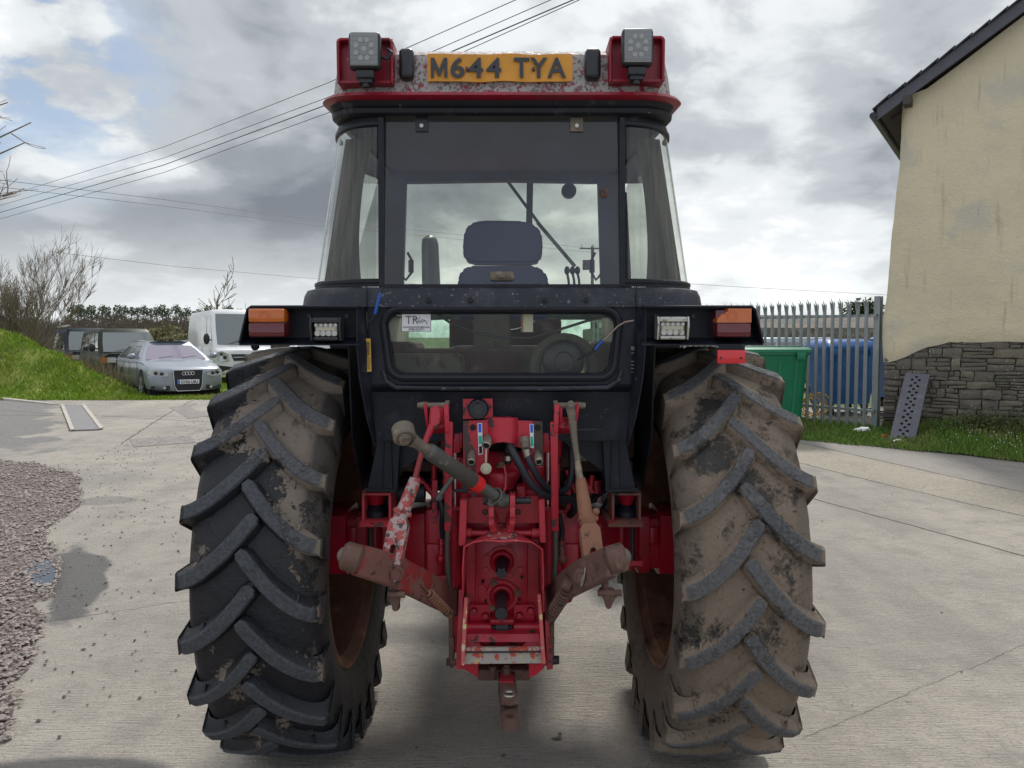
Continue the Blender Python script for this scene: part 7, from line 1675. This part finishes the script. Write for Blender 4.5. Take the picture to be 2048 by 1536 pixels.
# ---- cab mounts
for s in (-1, 1):
    X = lambda x: 1003+s*x
    mb = MB(); q4 = [P(X(221), 986, 2.84), P(X(279), 986, 2.84), P(X(279), 1046, 2.84), P(X(221), 1046, 2.84)]
    for a_, c_, ww_ in ((0, 1, 0), (1, 2, 1), (2, 3, 0), (3, 0, 1)): mb.prism([q4[a_], q4[c_], q4[c_].lerp((q4[0]+q4[2])/2, .16), q4[a_].lerp((q4[0]+q4[2])/2, .16)], (0, .14, 0))
    mb.prism([P(X(214), 1044, 2.82), P(X(284), 1044, 2.82), P(X(284), 1054, 2.80), P(X(214), 1054, 2.80)], (0, .22, 0)); mb.prism([P(X(225), 980, 2.86), P(X(277), 980, 2.86), P(X(277), 988, 2.86), P(X(225), 988, 2.86)], (0, .1, 0))
    cm = tb(mb, 'cab_mount', 'redpale' if s < 0 else 'rustred')
    mb = MB(); p = P(X(250), 985, 2.92); mb.tube([p, p-Vector((0, 0, .02)), p-Vector((0, 0, .045))], [.045, .035, .025], 20); mb.build('mount_bush', 'red', cm); mb = MB(); mb.tube([p-Vector((0, 0, .045)), p-Vector((0, 0, .07)), p-Vector((0, 0, .11))], [.02, .045, .048], 20); mb.box((p.x, p.y+.05, p.z-.06), (.11, .01, .13)); mb.build('rubber_bush', 'rubber', cm)
    for x in (231, 271): MB().cyl(P(X(x), 981, 2.85), P(X(x), 975, 2.85), .008, n=6).build('bolt', 'darkmetal', cm)
    MB().cyl(P(X(262), 1052, 2.93), P(X(262), 1130, 2.93), .0095).build('clamp_rod', 'darkmetal', cm); MB().cyl(P(X(258), 1045, 2.82), P(X(258), 1049, 2.82), .010, n=6).build('bolt', 'darkmetal', cm)
    mb = MB(); mb.prism([P(X(250), 1122, 2.92), P(X(282), 1122, 2.92), P(X(282), 1132, 2.92), P(X(250), 1132, 2.92)], (0, .1, 0)); mb.build('clamp_plate', 'redlight', cm)
    # dark cab leg above
    mb = MB(); mb.prism([P(X(203), 880, 2.82), P(X(249), 880, 2.82), P(X(251), 897, 2.82), P(X(268), 979, 2.82), P(X(209), 982, 2.82)][::s], (0, .012, 0)); mb.prism([P(X(213), 978, 2.815), P(X(272), 976, 2.815), P(X(272), 983, 2.815), P(X(213), 985, 2.815)], (0, .12, 0))
    mb.bar(P(X(222), 882, 2.812), P(X(219), 978, 2.812), .004, .008); mb.bar(P(X(236), 885, 2.812), P(X(240), 978, 2.812), .004, .004)
    mb.prism([P(X(120), 880, 2.86), P(X(232), 880, 2.86), P(X(225), 958, 2.86), P(X(160), 912, 2.86)][::s], (0, .01, 0)); leg = tb(mb, 'cab_leg', 'cabblack')
    mb = MB(); mb.cyl(P(X(237), 951, 2.817), P(X(237), 951, 2.83), .006); mb.cyl(P(X(237), 898, 2.817), P(X(237), 898, 2.83), .005); mb.build('hole', 'shut', leg)
# ---- drawbar frame
for a_, c_ in (([(933, 1194), (926, 1328)], 0), ([(1078, 1188), (1087, 1325)], 0)):
    tb(MB().bar(P(*a_[0], 2.72), P(*a_[1], 2.66), .013, .07, .002, side=(1, 0, 0)), 'frame_side', 'chipedge')
mb = MB(); mb.prism([P(918, 1180, 2.83), P(926, 1180, 2.83), P(924, 1340, 2.78), P(912, 1338, 2.78)], (0, .2, 0)); mb.prism([P(1088, 1180, 2.83), P(1096, 1180, 2.83), P(1106, 1338, 2.78), P(1094, 1340, 2.78)], (0, .2, 0))
mb.prism([P(920, 1322, 2.70), P(956, 1328, 2.70), P(956, 1356, 2.70), P(938, 1344, 2.70), P(920, 1335, 2.70)], (0, .25, 0)); mb.prism([P(1058, 1328, 2.70), P(1094, 1322, 2.70), P(1088, 1336, 2.70), P(1072, 1350, 2.70), P(1058, 1355, 2.70)], (0, .25, 0))
mb.cyl(P(930, 1254, 2.80), P(982, 1254, 2.80), .0165, n=20); mb.cyl(P(1028, 1254, 2.80), P(1080, 1254, 2.80), .0165, n=20)
mb.box(P(1004, 1240, 2.80), (.09, .05, .022), bev=.006); mb.cyl(P(1003, 1232, 2.78), P(1003, 1242, 2.78), .008)
tb(mb, 'drawbar_frame', 'red')
mb = MB(); mb.cyl(P(992, 1254, 2.80), P(1016, 1254, 2.80), .028, n=22); mb.cyl(P(984, 1254, 2.81), P(1024, 1254, 2.81), .014); tb(mb, 'rubber_roller', 'hose')
mb = MB(); mb.prism([P(931, 1268, 2.74), P(1078, 1268, 2.74), P(1080, 1284, 2.72), P(929, 1284, 2.72)], (0, .05, 0)); mb.prism([P(929, 1276, 2.73), P(948, 1276, 2.73), P(964, 1294, 2.72), P(928, 1294, 2.72)], (0, .06, 0)); mb.prism([P(1060, 1276, 2.73), P(1080, 1276, 2.73), P(1082, 1294, 2.72), P(1044, 1294, 2.72)], (0, .06, 0)); tb(mb, 'upper_crossmember', 'redlight')
mb = MB(); mb.prism([P(927, 1296, 2.68), P(1081, 1296, 2.68), P(1080, 1292, 2.78), P(929, 1292, 2.78)], (0, 0, -.006)); mb.prism([P(927, 1296, 2.66), P(1081, 1295, 2.66), P(1083, 1326, 2.66), P(926, 1328, 2.66)], (0, .012, 0)); mb.jitter(.0015, 40); tb(mb, 'lower_crossmember', 'chipwhite')
mb = MB(); mb.bar(P(928, 1304.5, 2.656), P(1081, 1303.5, 2.656), .006, .004); tb(mb, 'crossmember_groove', 'darkmetal')
mb = MB(); mb.cyl(P(894, 1324, 2.80), P(920, 1324, 2.80), .012); mb.cyl(P(893, 1324, 2.80), P(900, 1324, 2.80), .017, n=6); tb(mb, 'frame_pin', 'rust'); mb = MB(); mb.cyl(P(1088, 1322, 2.80), P(1114, 1320, 2.80), .016); mb.cyl(P(1110, 1320, 2.80), P(1118, 1320, 2.80), .017, n=6); tb(mb, 'frame_pin', 'darkmetal')
mb = MB(); mb.box(P(1008, 1340, 2.85), (.20, .10, .045), bev=.01); dp_ = tb(mb, 'drawbar_pivot', 'rust')
mb = MB(); mb.cyl(P(986, 1338, 2.78), P(986, 1358, 2.78), .010, .007); mb.cyl(P(985, 1332, 2.77), P(985, 1340, 2.77), .014, n=6); mb.build('bolt', 'rust', dp_)
for x in (984, 1026): tb(MB().cyl(P(x, 1288, 2.76), P(x, 1292, 2.76), .013), 'bolt', 'rust')
# ---- swinging drawbar: upper strap with one eye, lower strap with the second
D0 = P(1013, 1340, 2.82); dz0 = .455
mb = MB(); b2 = bmesh.new()
def strap(pa, pb, w_, z_, th, holes, r_end=True):
    a, c_ = Vector((pa[0], pa[1], z_)), Vector((pb[0], pb[1], z_)); d = (c_-a).normalized(); sd = Vector((-d.y, d.x, 0)); L_ = (c_-a).length; hw = w_/2
    outer = [(0, hw), (0, -hw)]+[(L_-hw+hw*math.cos(R(-90+k*15))*.75, hw*math.sin(R(-90+k*15))) for k in range(13)]
    b2 = bmesh.new(); eds = []
    for loop in [outer]+[[(h+rh*math.cos(2*math.pi*k/20), rh*math.sin(2*math.pi*k/20)) for k in range(20)] for h, rh in holes]:
        vs = [b2.verts.new(a+d*t_+sd*w2) for t_, w2 in loop]; eds += [b2.edges.new((vs[i], vs[(i+1) % len(vs)])) for i in range(len(vs))]
    bmesh.ops.triangle_fill(b2, edges=eds, use_beauty=True); r_ = bmesh.ops.extrude_face_region(b2, geom=list(b2.faces)); bmesh.ops.translate(b2, vec=(0, 0, -th), verts=[v for v in r_['geom'] if isinstance(v, bmesh.types.BMVert)])
    return b2, a, d
pT0, pT1 = G(1012, 1342, .455), G(1020, 1398, .455); pL1 = G(1022, 1448, .40)
b2, a, d = strap((pT0.x, pT0.y), (pT1.x, pT1.y), .062, .455, .028, [((pT1-pT0).length-.035, .016)]); mb._merge(b2)
b2, a, d = strap((pT0.x, pT0.y), (pL1.x, pL1.y), .060, .412, .040, [((Vector((pL1.x, pL1.y, 0))-Vector((pT0.x, pT0.y, 0))).length-.035, .015), ((pT1-pT0).length-.035, .016)]); mb._merge(b2)
db = tb(mb, 'drawbar', 'rust')
hc_ = pT0+(pT1-pT0).normalized()*((pT1-pT0).length-.035); hc_.z = .456; mb = MB(); mb.torus(hc_, (0, 0, 1), .019, .005, 24, 8); mb.build('eye_bush', 'steel', db)
mb = MB(); pa = pT0.lerp(pT1, .0); mb.box((pT0.lerp(pT1, .27).x, pT0.lerp(pT1, .27).y, .4565), (.055, .075, .003), rot=Matrix.Rotation(math.atan2(-(pT1-pT0).x, -(pT1-pT0).y), 3, 'Z')); mb.build('orange_paint', 'chip_orange' if 'chip_orange' in M else 'redpale', db)
mb = MB(); q_ = G(1013, 1347, .458); mb.cyl(q_, q_+Vector((0, 0, .025)), .017, n=6); mb.cyl(q_+Vector((0, 0, .02)), q_+Vector((0, 0, .035)), .010); mb.build('bolt', 'rust', db)
